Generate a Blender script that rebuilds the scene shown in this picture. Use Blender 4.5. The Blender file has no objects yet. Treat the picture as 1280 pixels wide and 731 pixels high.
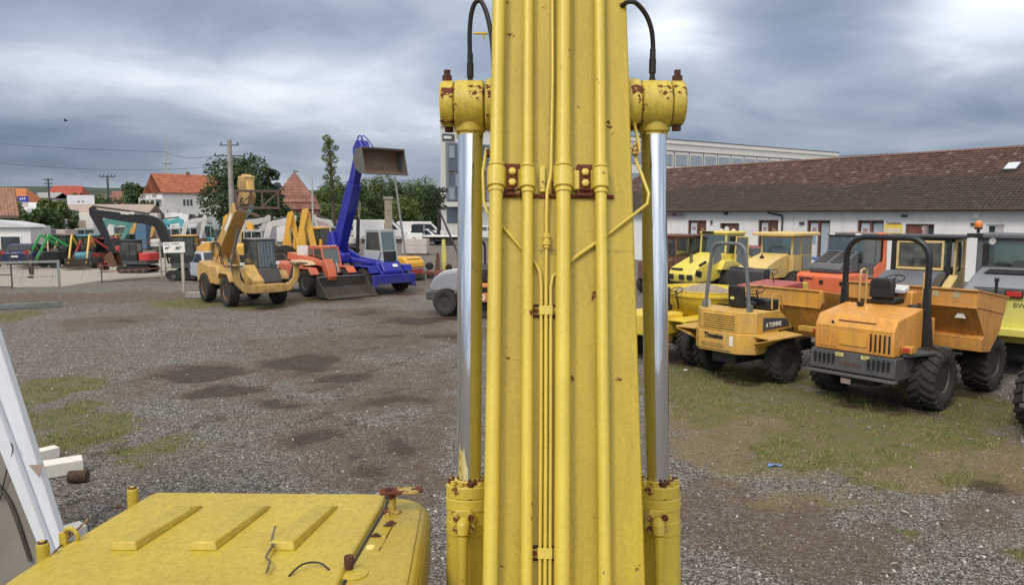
import bpy, bmesh, math, random
import numpy as np
from mathutils import Vector, Matrix, Euler, noise

random.seed(7)
rng = np.random.default_rng(7)
R = math.radians
sc = bpy.context.scene
col = sc.collection

# ---------------------------------------------------------------- camera
CAM_H, FPX, HORIZON = 3.8, 930.0, 268.0
PITCH = math.atan((365.5 - HORIZON) / FPX)
cam_data = bpy.data.cameras.new('camera')
cam_data.sensor_width = 36.0
cam_data.lens = 36.0 * FPX / 1280.0
cam_data.clip_start = 0.05
cam_data.clip_end = 6000.0
cam = bpy.data.objects.new('camera', cam_data)
cam.location = (0, 0, CAM_H)
cam.rotation_euler = (math.pi / 2 - PITCH, 0, 0)
col.objects.link(cam)
sc.camera = cam

def ray(px, py):
    u = (px - 640.0) / FPX
    v = (365.5 - py) / FPX
    c, s = math.cos(PITCH), math.sin(PITCH)
    return Vector((u, c + v * s, -s + v * c))

def G(px, py, z=0.0):
    """point of height z seen in this direction"""
    r = ray(px, py)
    return Vector((0, 0, CAM_H)) + r * ((z - CAM_H) / r.z)

def AT(px, py, Y):
    r = ray(px, py)
    return Vector((0, 0, CAM_H)) + r * (Y / r.y)

# ---------------------------------------------------------------- world
world = bpy.data.worlds.new('World')
sc.world = world
world.use_nodes = True
SUN_EL, SUN_AZ = R(48), R(215)      # behind the camera, to its left

def nn(nt, t, **kw):
    n = nt.nodes.new(t)
    for k, v in kw.items():
        if k == 'ins':
            for a, b in v.items():
                n.inputs[a].default_value = b
        else:
            setattr(n, k, v)
    return n

def math_node(nt, op, a, b=None, clamp=False):
    n = nt.nodes.new('ShaderNodeMath')
    n.operation = op
    n.use_clamp = clamp
    for i, x in enumerate((a, b)):
        if x is None:
            continue
        if isinstance(x, (int, float)):
            n.inputs[i].default_value = x
        else:
            nt.links.new(x, n.inputs[i])
    return n.outputs[0]

def ramp(nt, fac, stops, interp='LINEAR'):
    n = nt.nodes.new('ShaderNodeValToRGB')
    n.color_ramp.interpolation = interp
    e = n.color_ramp.elements
    while len(e) < len(stops):
        e.new(0.5)
    for i, (p, c) in enumerate(stops):
        e[i].position = p
        e[i].color = (c[0], c[1], c[2], 1) if not isinstance(c, (int, float)) else (c, c, c, 1)
    nt.links.new(fac, n.inputs[0])
    return n.outputs[0]

def mixc(nt, fac, a, b, blend='MIX'):
    n = nt.nodes.new('ShaderNodeMix')
    n.data_type = 'RGBA'
    n.blend_type = blend
    for s, x in ((0, fac), (6, a), (7, b)):
        if isinstance(x, (int, float)):
            n.inputs[s].default_value = x
        elif isinstance(x, (tuple, list)):
            n.inputs[s].default_value = (x[0], x[1], x[2], 1)
        else:
            nt.links.new(x, n.inputs[s])
    return n.outputs[2]

def build_world():
    nt = world.node_tree
    nt.nodes.clear()
    out = nn(nt, 'ShaderNodeOutputWorld')
    bg = nn(nt, 'ShaderNodeBackground')
    bg.inputs['Strength'].default_value = 0.1
    sky = nn(nt, 'ShaderNodeTexSky', sky_type='NISHITA', sun_disc=False)
    sky.sun_elevation = SUN_EL
    sky.sun_rotation = SUN_AZ
    tc = nn(nt, 'ShaderNodeTexCoord')
    sep = nn(nt, 'ShaderNodeSeparateXYZ')
    nt.links.new(tc.outputs['Generated'], sep.inputs[0])
    z = math_node(nt, 'MAXIMUM', sep.outputs[2], 0.0)
    zz = math_node(nt, 'ADD', z, 0.20)
    comb = nn(nt, 'ShaderNodeCombineXYZ')
    nt.links.new(math_node(nt, 'DIVIDE', sep.outputs[0], zz), comb.inputs[0])
    nt.links.new(math_node(nt, 'DIVIDE', sep.outputs[1], zz), comb.inputs[1])
    mp = nn(nt, 'ShaderNodeMapping')
    mp.inputs['Rotation'].default_value = (0, 0, R(-14))
    mp.inputs['Scale'].default_value = (1.15, 1.25, 1)
    mp.inputs['Location'].default_value = CLOUD_LOC
    nt.links.new(comb.outputs[0], mp.inputs[0])
    n1 = nn(nt, 'ShaderNodeTexNoise', ins={'Scale': 0.5, 'Detail': 4.0, 'Roughness': 0.45, 'Distortion': 0.35})
    n2 = nn(nt, 'ShaderNodeTexNoise', ins={'Scale': 1.6, 'Detail': 6.0, 'Roughness': 0.55, 'Distortion': 0.5})
    nt.links.new(mp.outputs[0], n1.inputs[0])
    nt.links.new(mp.outputs[0], n2.inputs[0])
    a = math_node(nt, 'MULTIPLY', n1.outputs[0], 0.62)
    b = math_node(nt, 'MULTIPLY', n2.outputs[0], 0.38)
    f = math_node(nt, 'ADD', a, b)
    # thin places of the cloud deck where the day shines through, all round the sky
    def lobe(az, el, w, s, flat=1.0):
        d = Vector((math.sin(R(az)) * math.cos(R(el)), math.cos(R(az)) * math.cos(R(el)), math.sin(R(el))))
        sub = nn(nt, 'ShaderNodeVectorMath', operation='SUBTRACT')
        nt.links.new(tc.outputs['Generated'], sub.inputs[0])
        sub.inputs[1].default_value = d
        ml = nn(nt, 'ShaderNodeVectorMath', operation='MULTIPLY')
        nt.links.new(sub.outputs[0], ml.inputs[0])
        ml.inputs[1].default_value = (1, 1, flat)
        dt = nn(nt, 'ShaderNodeVectorMath', operation='DOT_PRODUCT')
        nt.links.new(ml.outputs[0], dt.inputs[0])
        nt.links.new(ml.outputs[0], dt.inputs[1])
        e = math_node(nt, 'POWER', 2.718, math_node(nt, 'MULTIPLY', dt.outputs['Value'], -1.0 / (w * w)))
        return math_node(nt, 'MULTIPLY', e, s)
    for az, el, w, s, flat in LOBES:
        f = math_node(nt, 'ADD', f, lobe(az, el, w, s, flat))
    cl = ramp(nt, f, [(0.28, (0.115, 0.16, 0.225)), (0.42, (0.19, 0.235, 0.31)), (0.54, (0.31, 0.355, 0.43)), (0.68, (0.54, 0.58, 0.645)), (0.95, (0.97, 0.98, 1.0))])
    # higher up the cloud deck loses the blue of the distance
    bw_ = nn(nt, 'ShaderNodeRGBToBW')
    nt.links.new(cl, bw_.inputs[0])
    cl = mixc(nt, math_node(nt, 'MULTIPLY', math_node(nt, 'SUBTRACT', z, 0.2, True), 2.2, True), cl, mixc(nt, 1.0, bw_.outputs[0], (1.06, 1.0, 0.93), 'MULTIPLY'))
    # an overcast sky is about three times brighter overhead than at the horizon
    g = math_node(nt, 'MULTIPLY', math_node(nt, 'ADD', math_node(nt, 'MULTIPLY', z, 2.2), 0.95), 10.0)
    sc_ = nn(nt, 'ShaderNodeVectorMath', operation='SCALE')
    nt.links.new(cl, sc_.inputs[0])
    nt.links.new(g, sc_.inputs['Scale'])
    m = mixc(nt, 0.95, sky.outputs[0], sc_.outputs[0])
    nt.links.new(m, bg.inputs[0])
    nt.links.new(bg.outputs[0], out.inputs[0])

CLOUD_LOC = (3.1, 1.4, 0)
# azimuth (deg, right of view), elevation, width, strength, vertical squash
LOBES = [(33, 14, .11, .25, 1.2), (28.5, 9.8, .12, .16, 2.0), (11.5, 14, .06, .17, 1.1), (17, 7.2, .12, .12, 3.0), (21, 12.3, .15, -.16, 1.6), (28, 16.5, .12, -.10, 1.4), (31, 5.6, .22, -.14, 4.0), (15, 4.4, .12, -.06, 4.0),
         (-14, 8.6, .17, .15, 2.6), (-30, 8.6, .20, .10, 4.0), (-6, 6.5, .08, .08, 2.5), (-31, 13.6, .22, -.10, 2.2), (-17, 12.8, .12, -.10, 2.6), (-7, 13.5, .10, -.05, 2.0), (-28, 4.2, .32, -.13, 7.0), (-8, 4.0, .16, -.08, 6.0), (-27, 1.2, .3, .08, 12.0), (178, 30, .55, .34, 1.0)]
build_world()

sun_data = bpy.data.lights.new('sun', 'SUN')
sun_data.energy = 1.5
sun_data.angle = R(14)
sun_data.color = (1.0, 0.93, 0.82)
sun = bpy.data.objects.new('sun', sun_data)
# sun_rotation turns clockwise from +Y seen from above
sd = Vector((math.sin(SUN_AZ) * math.cos(SUN_EL), math.cos(SUN_AZ) * math.cos(SUN_EL), math.sin(SUN_EL)))
sun.rotation_euler = sd.to_track_quat('Z', 'Y').to_euler()
col.objects.link(sun)

sc.view_settings.view_transform = 'Standard'
sc.view_settings.look = 'None'
sc.view_settings.exposure = 0.22
sc.view_settings.gamma = 1.0
sc.view_settings.use_curve_mapping = False

# ---------------------------------------------------------------- mesh helpers
class MB:
    def __init__(s):
        s.v, s.f = [], []
    def add(s, vs, fs):
        o = len(s.v)
        s.v += [tuple(v) for v in vs]
        s.f += [tuple(i + o for i in f) for f in fs]
        return s
    def box(s, c, size, rot=None):
        hx, hy, hz = size[0] / 2, size[1] / 2, size[2] / 2
        vs = [Vector((x, y, z)) for z in (-hz, hz) for x, y in ((-hx, -hy), (hx, -hy), (hx, hy), (-hx, hy))]
        if rot is not None:
            m = rot if isinstance(rot, Matrix) else Euler(rot).to_matrix()
            vs = [m @ v for v in vs]
        c = Vector(c)
        return s.add([v + c for v in vs], [(0, 3, 2, 1), (4, 5, 6, 7), (0, 1, 5, 4), (1, 2, 6, 5), (2, 3, 7, 6), (3, 0, 4, 7)])
    def bb(s, x0, x1, y0, y1, z0, z1):
        return s.box(((x0 + x1) / 2, (y0 + y1) / 2, (z0 + z1) / 2), (abs(x1 - x0), abs(y1 - y0), abs(z1 - z0)))
    def beam(s, p, q, w, h=None, up=(0, 0, 1)):
        """square bar from p to q"""
        p, q = Vector(p), Vector(q)
        h = h or w
        d = (q - p)
        L = d.length
        d.normalize()
        up = Vector(up)
        if abs(d.dot(up)) > 0.98:
            up = Vector((1, 0, 0))
        y = up.cross(d).normalized()
        z = d.cross(y)
        m = Matrix((d, y, z)).transposed()
        return s.box((p + q) / 2, (L, w, h), m)
    def prism(s, pts, a0, a1, axis='y', top=None):
        """outline (u, v) swept from a0 to a1; axis y: u=x v=z; axis x: u=y v=z; axis z: u=x v=y. top: outline at a1"""
        n = len(pts)
        t = top or pts
        def P(u, v, a):
            return (u, a, v) if axis == 'y' else ((a, u, v) if axis == 'x' else (u, v, a))
        vs = [P(u, v, a0) for u, v in pts] + [P(u, v, a1) for u, v in t]
        fs = [tuple(range(n)), tuple(range(2 * n - 1, n - 1, -1))]
        fs += [(i, i + n, (i + 1) % n + n, (i + 1) % n) for i in range(n)]
        return s.add(vs, fs)
    def tube(s, pts, r, n=8, caps=True, closed=False):
        pts = [Vector(p) for p in pts]
        k = len(pts)
        rs = r if isinstance(r, (list, tuple)) else [r] * k
        prev = None
        rings = []
        for i, p in enumerate(pts):
            if closed:
                t = pts[(i + 1) % k] - pts[i - 1]
            else:
                t = pts[min(i + 1, k - 1)] - pts[max(i - 1, 0)]
            t.normalize()
            if prev is None:
                a = Vector((0, 0, 1)) if abs(t.z) < 0.9 else Vector((1, 0, 0))
                u = t.cross(a).normalized()
            else:
                u = (prev - t * prev.dot(t)).normalized()
            prev = u
            w = t.cross(u)
            rings.append([p + (u * math.cos(2 * math.pi * j / n) + w * math.sin(2 * math.pi * j / n)) * rs[i] for j in range(n)])
        vs = [v for g in rings for v in g]
        fs = []
        m = k if closed else k - 1
        for i in range(m):
            i2 = (i + 1) % k
            for j in range(n):
                fs.append((i * n + j, i * n + (j + 1) % n, i2 * n + (j + 1) % n, i2 * n + j))
        if caps and not closed:
            fs.append(tuple(range(n - 1, -1, -1)))
            fs.append(tuple((k - 1) * n + j for j in range(n)))
        return s.add(vs, fs)
    def cyl(s, p, q, r, n=12, r2=None):
        return s.tube([p, q], [r, r if r2 is None else r2], n)
    def lathe(s, prof, c, axis='y', n=20):
        """profile of (r, a) turned about an axis through c"""
        c = Vector(c)
        ax = {'x': (Vector((1, 0, 0)), Vector((0, 1, 0)), Vector((0, 0, 1))), 'y': (Vector((0, 1, 0)), Vector((0, 0, 1)), Vector((1, 0, 0))), 'z': (Vector((0, 0, 1)), Vector((1, 0, 0)), Vector((0, 1, 0)))}[axis]
        k = len(prof)
        vs = []
        for r, a in prof:
            for j in range(n):
                t = 2 * math.pi * j / n
                vs.append(c + ax[0] * a + (ax[1] * math.cos(t) + ax[2] * math.sin(t)) * max(r, 1e-4))
        fs = []
        for i in range(k - 1):
            for j in range(n):
                fs.append((i * n + j, i * n + (j + 1) % n, (i + 1) * n + (j + 1) % n, (i + 1) * n + j))
        fs.append(tuple(range(n - 1, -1, -1)))
        fs.append(tuple((k - 1) * n + j for j in range(n)))
        return s.add(vs, fs)
    def lathe_open(s, prof, c, axis='y', n=20):
        s.lathe(prof, c, axis, n)
        s.f = s.f[:-2] + s.f[-1:] if prof[-1][0] < prof[0][0] else s.f[:-2]
        return s
    def quad(s, a, b, c, d):
        return s.add([a, b, c, d], [(0, 1, 2, 3)])
    def slab(s, a, b, c, d, t):
        """four corners given a thickness t along the normal"""
        a, b, c, d = map(Vector, (a, b, c, d))
        n = (b - a).cross(d - a).normalized() * t
        return s.add([a, b, c, d, a - n, b - n, c - n, d - n], [(0, 1, 2, 3), (7, 6, 5, 4), (0, 4, 5, 1), (1, 5, 6, 2), (2, 6, 7, 3), (3, 7, 4, 0)])
    def mesh(s, name, smooth=True, ang=32):
        me = bpy.data.meshes.new(name)
        me.from_pydata(s.v, [], s.f)
        bm = bmesh.new()
        bm.from_mesh(me)
        bmesh.ops.recalc_face_normals(bm, faces=bm.faces)
        bm.to_mesh(me)
        bm.free()
        if smooth:
            me.shade_smooth()
            me.set_sharp_from_angle(angle=R(ang))
        return me
    def build(s, name, mat, parent=None, bevel=0.0, smooth=True, label=None, seg=2, ang=32):
        me = s.mesh(name, smooth, ang)
        me.materials.append(mat)
        o = bpy.data.objects.new(name, me)
        col.objects.link(o)
        o.parent = parent
        if bevel:
            b = o.modifiers.new('bevel', 'BEVEL')
            b.width = bevel
            b.segments = seg
            b.limit_method = 'ANGLE'
            b.angle_limit = R(40)
            b.harden_normals = False
        if label:
            o['label'] = label
        return o

def tag(o, label, cat, group=None, kind=None):
    if label: o['label'] = label
    if cat: o['category'] = cat
    if group: o['group'] = group
    if kind: o['kind'] = kind
    return o

def thing(name, label, cat, loc=(0, 0, 0), deg=0.0, group=None, scale=1.0):
    o = bpy.data.objects.new(name, None)
    o.empty_display_size = 0.3
    col.objects.link(o)
    o.location = loc
    o.rotation_euler = (0, 0, R(deg))
    o.scale = (scale,) * 3
    return tag(o, label, cat, group)

def struct(o):
    o['kind'] = 'structure'
    return o

def copy_tree(o, parent=None):
    c = o.copy()
    col.objects.link(c)
    c.parent = parent
    for ch in list(o.children):
        copy_tree(ch, c)
    return c

def put(name, me, mat_or_none, parent, loc=(0, 0, 0), rot=(0, 0, 0), scale=(1, 1, 1)):
    o = bpy.data.objects.new(name, me)
    if mat_or_none is not None and not me.materials:
        me.materials.append(mat_or_none)
    col.objects.link(o)
    o.parent = parent
    o.location = loc
    o.rotation_euler = rot
    o.scale = scale
    return o

def text(s, size, loc, rot, mat, parent, name='lettering', ext=0.002, bold=0.0, sx=1.0, align='CENTER'):
    cu = bpy.data.curves.new(name, 'FONT')
    cu.body = s
    cu.size = size
    cu.align_x = align
    cu.align_y = 'CENTER'
    cu.extrude = ext
    cu.offset = bold
    cu.resolution_u = 2
    tmp = bpy.data.objects.new(name, cu)
    col.objects.link(tmp)
    me = bpy.data.meshes.new_from_object(tmp.evaluated_get(bpy.context.evaluated_depsgraph_get()))
    bpy.data.objects.remove(tmp)
    me.materials.clear()
    me.materials.append(mat)
    o = bpy.data.objects.new(name, me)
    col.objects.link(o)
    o.parent = parent
    o.location = loc
    o.rotation_euler = rot
    o.scale = (sx, 1, 1)
    return o

# ---------------------------------------------------------------- materials
def base_mat(name):
    m = bpy.data.materials.new(name)
    m.use_nodes = True
    nt = m.node_tree
    b = nt.nodes['Principled BSDF']
    return m, nt, b

def coords(nt, kind='Object', scale=None):
    tc = nn(nt, 'ShaderNodeTexCoord')
    if scale is None:
        return tc.outputs[kind]
    mp = nn(nt, 'ShaderNodeMapping')
    mp.inputs['Scale'].default_value = scale
    nt.links.new(tc.outputs[kind], mp.inputs[0])
    return mp.outputs[0]

def noise_n(nt, co, scale, detail=4.0, rough=0.55, dist=0.0):
    n = nn(nt, 'ShaderNodeTexNoise', ins={'Scale': scale, 'Detail': detail, 'Roughness': rough, 'Distortion': dist})
    nt.links.new(co, n.inputs[0])
    return n.outputs[0]

def bump(nt, b, h, strength, dist=0.01):
    n = nn(nt, 'ShaderNodeBump')
    n.inputs['Strength'].default_value = strength
    n.inputs['Distance'].default_value = dist
    nt.links.new(h, n.inputs['Height'])
    nt.links.new(n.outputs[0], b.inputs['Normal'])

def paint(name, c, rough=0.42, dirt=0.35, rust=0.0, scale=1.0, dirtcol=(0.16, 0.11, 0.065), rustcol=(0.09, 0.028, 0.012), metallic=0.0, pits=0.15, fade=0.25):
    """worn paint: uneven tone, grime in blotches and streaks, rust where rust > 0"""
    m, nt, b = base_mat(name)
    co = coords(nt)
    big = noise_n(nt, co, 1.3 * scale, 5, 0.6)
    fine = noise_n(nt, co, 22 * scale, 5, 0.7)
    faded = tuple(min(1, x * (1 - fade) + 0.5 * fade * (0.25 + 0.75 * sum(c) / 3 + x * .5)) for x in c)
    cc = mixc(nt, ramp(nt, big, [(0.35, 0.0), (0.7, 1.0)]), c, faded)
    st = nn(nt, 'ShaderNodeMapping')
    st.inputs['Scale'].default_value = (7 * scale, 7 * scale, 1.1 * scale)
    nt.links.new(co, st.inputs[0])
    streak = noise_n(nt, st.outputs[0], 1.0, 6, 0.65)
    dm = math_node(nt, 'MULTIPLY', ramp(nt, math_node(nt, 'ADD', math_node(nt, 'MULTIPLY', streak, 0.6), math_node(nt, 'MULTIPLY', fine, 0.4)), [(0.44, 0.0), (0.68, 1.0)]), dirt)
    cc = mixc(nt, dm, cc, dirtcol)
    if not name.startswith(('car', 'crate', 'house', 'office', 'hw_', 'muddy', 'beam_white', 'frame_white', 'white_paint', 'black')):
        # mud thrown up from the yard sits on the lower half of the machines
        sz = nn(nt, 'ShaderNodeSeparateXYZ')
        nt.links.new(co, sz.inputs[0])
        low = ramp(nt, math_node(nt, 'ADD', math_node(nt, 'MULTIPLY', sz.outputs[2], 0.5), math_node(nt, 'MULTIPLY', math_node(nt, 'SUBTRACT', fine, 0.5), 0.9)), [(0.18, 0.6), (0.52, 0.0)])
        mud = math_node(nt, 'MULTIPLY', low, ramp(nt, noise_n(nt, co, 4 * scale, 6, 0.7), [(0.36, 0.15), (0.62, 1.0)]))
        dm = math_node(nt, 'MAXIMUM', dm, mud)
        cc = mixc(nt, mud, cc, (0.11, 0.085, 0.06))
    rg = math_node(nt, 'ADD', math_node(nt, 'MULTIPLY', dm, 0.4), rough, True)
    if rust > 0:
        rn = noise_n(nt, co, 9 * scale, 7, 0.72, 0.3)
        rm = ramp(nt, rn, [(0.70 - rust * 0.25, 0.0), (0.72 - rust * 0.25, 1.0)])
        cc = mixc(nt, rm, cc, mixc(nt, fine, rustcol, tuple(x * 2.6 for x in rustcol)))
        rg = math_node(nt, 'MAXIMUM', rg, math_node(nt, 'MULTIPLY', rm, 0.9))
        if metallic:
            nt.links.new(math_node(nt, 'MULTIPLY', math_node(nt, 'SUBTRACT', 1.0, rm), metallic), b.inputs['Metallic'])
    elif metallic:
        b.inputs['Metallic'].default_value = metallic
    nt.links.new(cc, b.inputs['Base Color'])
    nt.links.new(rg, b.inputs['Roughness'])
    if pits:
        bump(nt, b, fine, pits, 0.004 / scale)
    return m

def plain(name, c, rough=0.6, metallic=0.0, var=0.25, scale=6.0, bmp=0.0):
    m, nt, b = base_mat(name)
    co = coords(nt)
    n = noise_n(nt, co, scale, 5, 0.6)
    cc = mixc(nt, ramp(nt, n, [(0.3, 0.0), (0.7, 1.0)]), tuple(x * (1 - var) for x in c), tuple(min(1, x * (1 + var)) for x in c))
    nt.links.new(cc, b.inputs['Base Color'])
    b.inputs['Roughness'].default_value = rough
    b.inputs['Metallic'].default_value = metallic
    if bmp:
        bump(nt, b, noise_n(nt, co, scale * 6, 4, 0.7), bmp, 0.01)
    return m

def glass(name, tint=(0.55, 0.68, 0.64), clear=0.62, dirt=0.12):
    m, nt, b = base_mat(name)
    nt.nodes.remove(b)
    out = nt.nodes['Material Output']
    tr = nn(nt, 'ShaderNodeBsdfTransparent')
    tr.inputs[0].default_value = (*tint, 1)
    gl = nn(nt, 'ShaderNodeBsdfGlossy')
    gl.inputs['Roughness'].default_value = 0.05
    gl.inputs[0].default_value = (0.9, 0.95, 0.95, 1)
    df = nn(nt, 'ShaderNodeBsdfDiffuse')
    df.inputs[0].default_value = (0.22, 0.24, 0.22, 1)
    fr = nn(nt, 'ShaderNodeFresnel', ins={'IOR': 1.5})
    mx = nn(nt, 'ShaderNodeMixShader')
    nt.links.new(math_node(nt, 'ADD', math_node(nt, 'MULTIPLY', fr.outputs[0], 1.0), (1 - clear) * 0.35, True), mx.inputs[0])
    nt.links.new(tr.outputs[0], mx.inputs[1])
    nt.links.new(gl.outputs[0], mx.inputs[2])
    m2 = nn(nt, 'ShaderNodeMixShader')
    co = coords(nt)
    nt.links.new(math_node(nt, 'MULTIPLY', ramp(nt, noise_n(nt, co, 3, 5, 0.6), [(0.4, 0.1), (0.7, 1.0)]), dirt * 2), m2.inputs[0])
    nt.links.new(mx.outputs[0], m2.inputs[1])
    nt.links.new(df.outputs[0], m2.inputs[2])
    nt.links.new(m2.outputs[0], out.inputs[0])
    return m

def attr_mat(name, attr, c0, c1, rough=0.85, c2=None, transl=0.0):
    """colour picked by a 0..1 attribute stored on the mesh (which leaf, blade or stone it is)"""
    m, nt, b = base_mat(name)
    a = nn(nt, 'ShaderNodeAttribute', attribute_name=attr)
    stops = [(0.0, c0), (1.0, c1)] if c2 is None else [(0.0, c0), (0.5, c1), (1.0, c2)]
    nt.links.new(ramp(nt, a.outputs['Fac'], stops), b.inputs['Base Color'])
    b.inputs['Roughness'].default_value = rough
    return m

M = {}
M['tyre'] = plain('tyre_rubber', (0.022, 0.021, 0.020), 0.82, var=0.5, scale=9, bmp=0.3)
M['tyre_mud'] = paint('muddy_rubber', (0.024, 0.023, 0.022), 0.85, dirt=0.5, dirtcol=(0.09, 0.075, 0.06), fade=0.05)
M['black'] = paint('black_paint', (0.012, 0.013, 0.015), 0.45, dirt=0.10, fade=0.03)
M['dark'] = paint('dark_grey_paint', (0.045, 0.052, 0.062), 0.5, dirt=0.3, fade=0.1)
M['steel'] = paint('bare_steel', (0.30, 0.30, 0.30), 0.4, dirt=0.4, rust=0.25, metallic=0.7)
M['rust'] = paint('rusty_steel', (0.13, 0.060, 0.035), 0.85, dirt=0.5, rust=0.5, fade=0.1)
M['seat'] = plain('seat_vinyl', (0.016, 0.016, 0.018), 0.55, var=0.2)
M['red'] = paint('red_lens', (0.50, 0.02, 0.015), 0.25, dirt=0.1)
M['amber'] = paint('amber_lens', (0.75, 0.22, 0.02), 0.25, dirt=0.1)
M['lamp'] = plain('lamp_glass', (0.75, 0.77, 0.78), 0.15, var=0.1)
M['sticker'] = plain('sticker_white', (0.78, 0.78, 0.74), 0.6, var=0.1)
M['sticker_y'] = plain('sticker_yellow', (0.75, 0.66, 0.22), 0.6, var=0.1)
M['glass'] = glass('cab_glass')
M['glass_d'] = glass('cab_glass_dirty', (0.30, 0.36, 0.35), 0.45, 0.2)
M['glass_win'] = plain('window_glass', (0.05, 0.065, 0.075), 0.08, var=0.5, scale=0.7)
M['white'] = paint('white_paint', (0.78, 0.79, 0.80), 0.45, dirt=0.18, fade=0.05, dirtcol=(0.30, 0.27, 0.23))
M['hose'] = plain('rubber_hose', (0.014, 0.013, 0.013), 0.5, var=0.3, scale=30)

# ---------------------------------------------------------------- ground
_perm = rng.random((256, 256))
def vnoise(x, y):
    xi, yi = np.floor(x).astype(int), np.floor(y).astype(int)
    fx, fy = x - xi, y - yi
    fx, fy = fx * fx * (3 - 2 * fx), fy * fy * (3 - 2 * fy)
    a = _perm[xi % 256, yi % 256]
    b = _perm[(xi + 1) % 256, yi % 256]
    c = _perm[xi % 256, (yi + 1) % 256]
    d = _perm[(xi + 1) % 256, (yi + 1) % 256]
    return (a * (1 - fx) + b * fx) * (1 - fy) + (c * (1 - fx) + d * fx) * fy

def fbm(x, y, s, o=4):
    r = 0
    w = 0.5
    t = 0
    for i in range(o):
        r = r + vnoise(x * s + 17.3 * i, y * s + 9.1 * i) * w
        t += w
        w *= 0.55
        s *= 2.1
    return r / t

def blob(X, Y, lst, warp=0.6):
    """patches of the yard, each at its own place and size on the ground"""
    out = np.zeros_like(X)
    wx = X + (fbm(X, Y, 0.9, 4) - 0.5) * warp * 2.4
    wy = Y + (fbm(X + 50, Y + 20, 0.9, 4) - 0.5) * warp * 2.4
    for (px, py, rx, ry, s) in lst:
        c = G(px, py)
        ax = max(rx * c.y / FPX, 0.1)
        ay = max(abs(G(px, py - ry).y - G(px, py + ry).y) / 2, 0.1)
        d = ((wx - c.x) / ax) ** 2 + ((wy - c.y) / ay) ** 2
        out = np.maximum(out, s * np.exp(-d * 1.1))
    return out

GRASS = [(70, 485, 60, 22, .9), (110, 535, 70, 30, .8), (60, 520, 70, 40, .6), (180, 560, 90, 26, .5), (15, 395, 45, 8, .9), (240, 378, 48, 7, 1.1), (320, 383, 60, 8, .5),
         (370, 375, 80, 5, .5), (920, 475, 110, 22, 1.0), (960, 500, 90, 18, .8), (1010, 520, 70, 18, .8), (1200, 500, 80, 30, .9), (1110, 530, 110, 30, .85), (985, 568, 40, 12, 1.0), (870, 500, 60, 45, .6),
         (1200, 598, 50, 12, .9), (1060, 560, 160, 40, .55), (1130, 650, 30, 8, .6), (1270, 690, 30, 12, .8), (1080, 600, 70, 16, .5), (1190, 450, 90, 20, .5), (1180, 540, 60, 22, .8), (860, 470, 40, 18, .8), (1040, 505, 60, 22, .95), (500, 640, 25, 8, .25), (250, 560, 26, 8, .4), (760, 480, 80, 40, .5)]
STRAW = [(880, 500, 60, 50, .8), (1180, 560, 120, 50, .8), (960, 540, 150, 42, .9), (1120, 590, 90, 22, .9), (880, 560, 60, 34, .7), (1040, 560, 120, 30, .7), (1230, 560, 70, 40, .6), (1000, 620, 140, 20, .45), (110, 545, 90, 40, .35), (1110, 600, 40, 10, 1.0)]
DIRT = [(930, 650, 150, 50, .9), (1040, 690, 160, 50, .85), (900, 600, 60, 20, .6), (1120, 660, 80, 26, .6), (880, 700, 60, 40, .4), (1220, 640, 90, 22, .6), (1260, 585, 40, 14, .7), (870, 530, 50, 16, .5),
        (130, 405, 90, 12, .55), (180, 398, 60, 10, .55), (60, 372, 150, 8, .85), (170, 370, 110, 10, .75), (330, 470, 130, 30, .35), (1180, 520, 60, 16, .4), (60, 430, 90, 12, .3), (230, 350, 160, 4, .5), (480, 450, 120, 24, .3), (410, 455, 60, 18, .5)]
WET_SHADE = [(252, 466, 52, 12, 1.1), (292, 488, 34, 9, 1.0), (390, 452, 52, 13, .85), (430, 470, 40, 10, .7), (350, 505, 42, 5, .7), (415, 545, 45, 14, .6), (500, 500, 60, 10, .5), (510, 400, 60, 7, .65), (560, 420, 40, 6, .6), (340, 384, 26, 4, .6),  # real damp patches; those under the machines are painted-in shade
       (500, 560, 50, 24, .5), (455, 590, 44, 14, .5), (150, 400, 50, 4, .4), (1240, 610, 24, 10, .8), (460, 390, 40, 4, .5), (290, 374, 44, 5, .8), (350, 376, 30, 5, .7), (420, 373, 50, 4, .8), (480, 366, 40, 4, .8), (560, 396, 40, 6, .7),
       (1100, 505, 70, 14, .8), (930, 470, 55, 10, .8), (1200, 485, 40, 10, .8), (850, 450, 30, 8, .8), (545, 540, 18, 60, .3), (490, 420, 50, 6, .5)]

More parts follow.
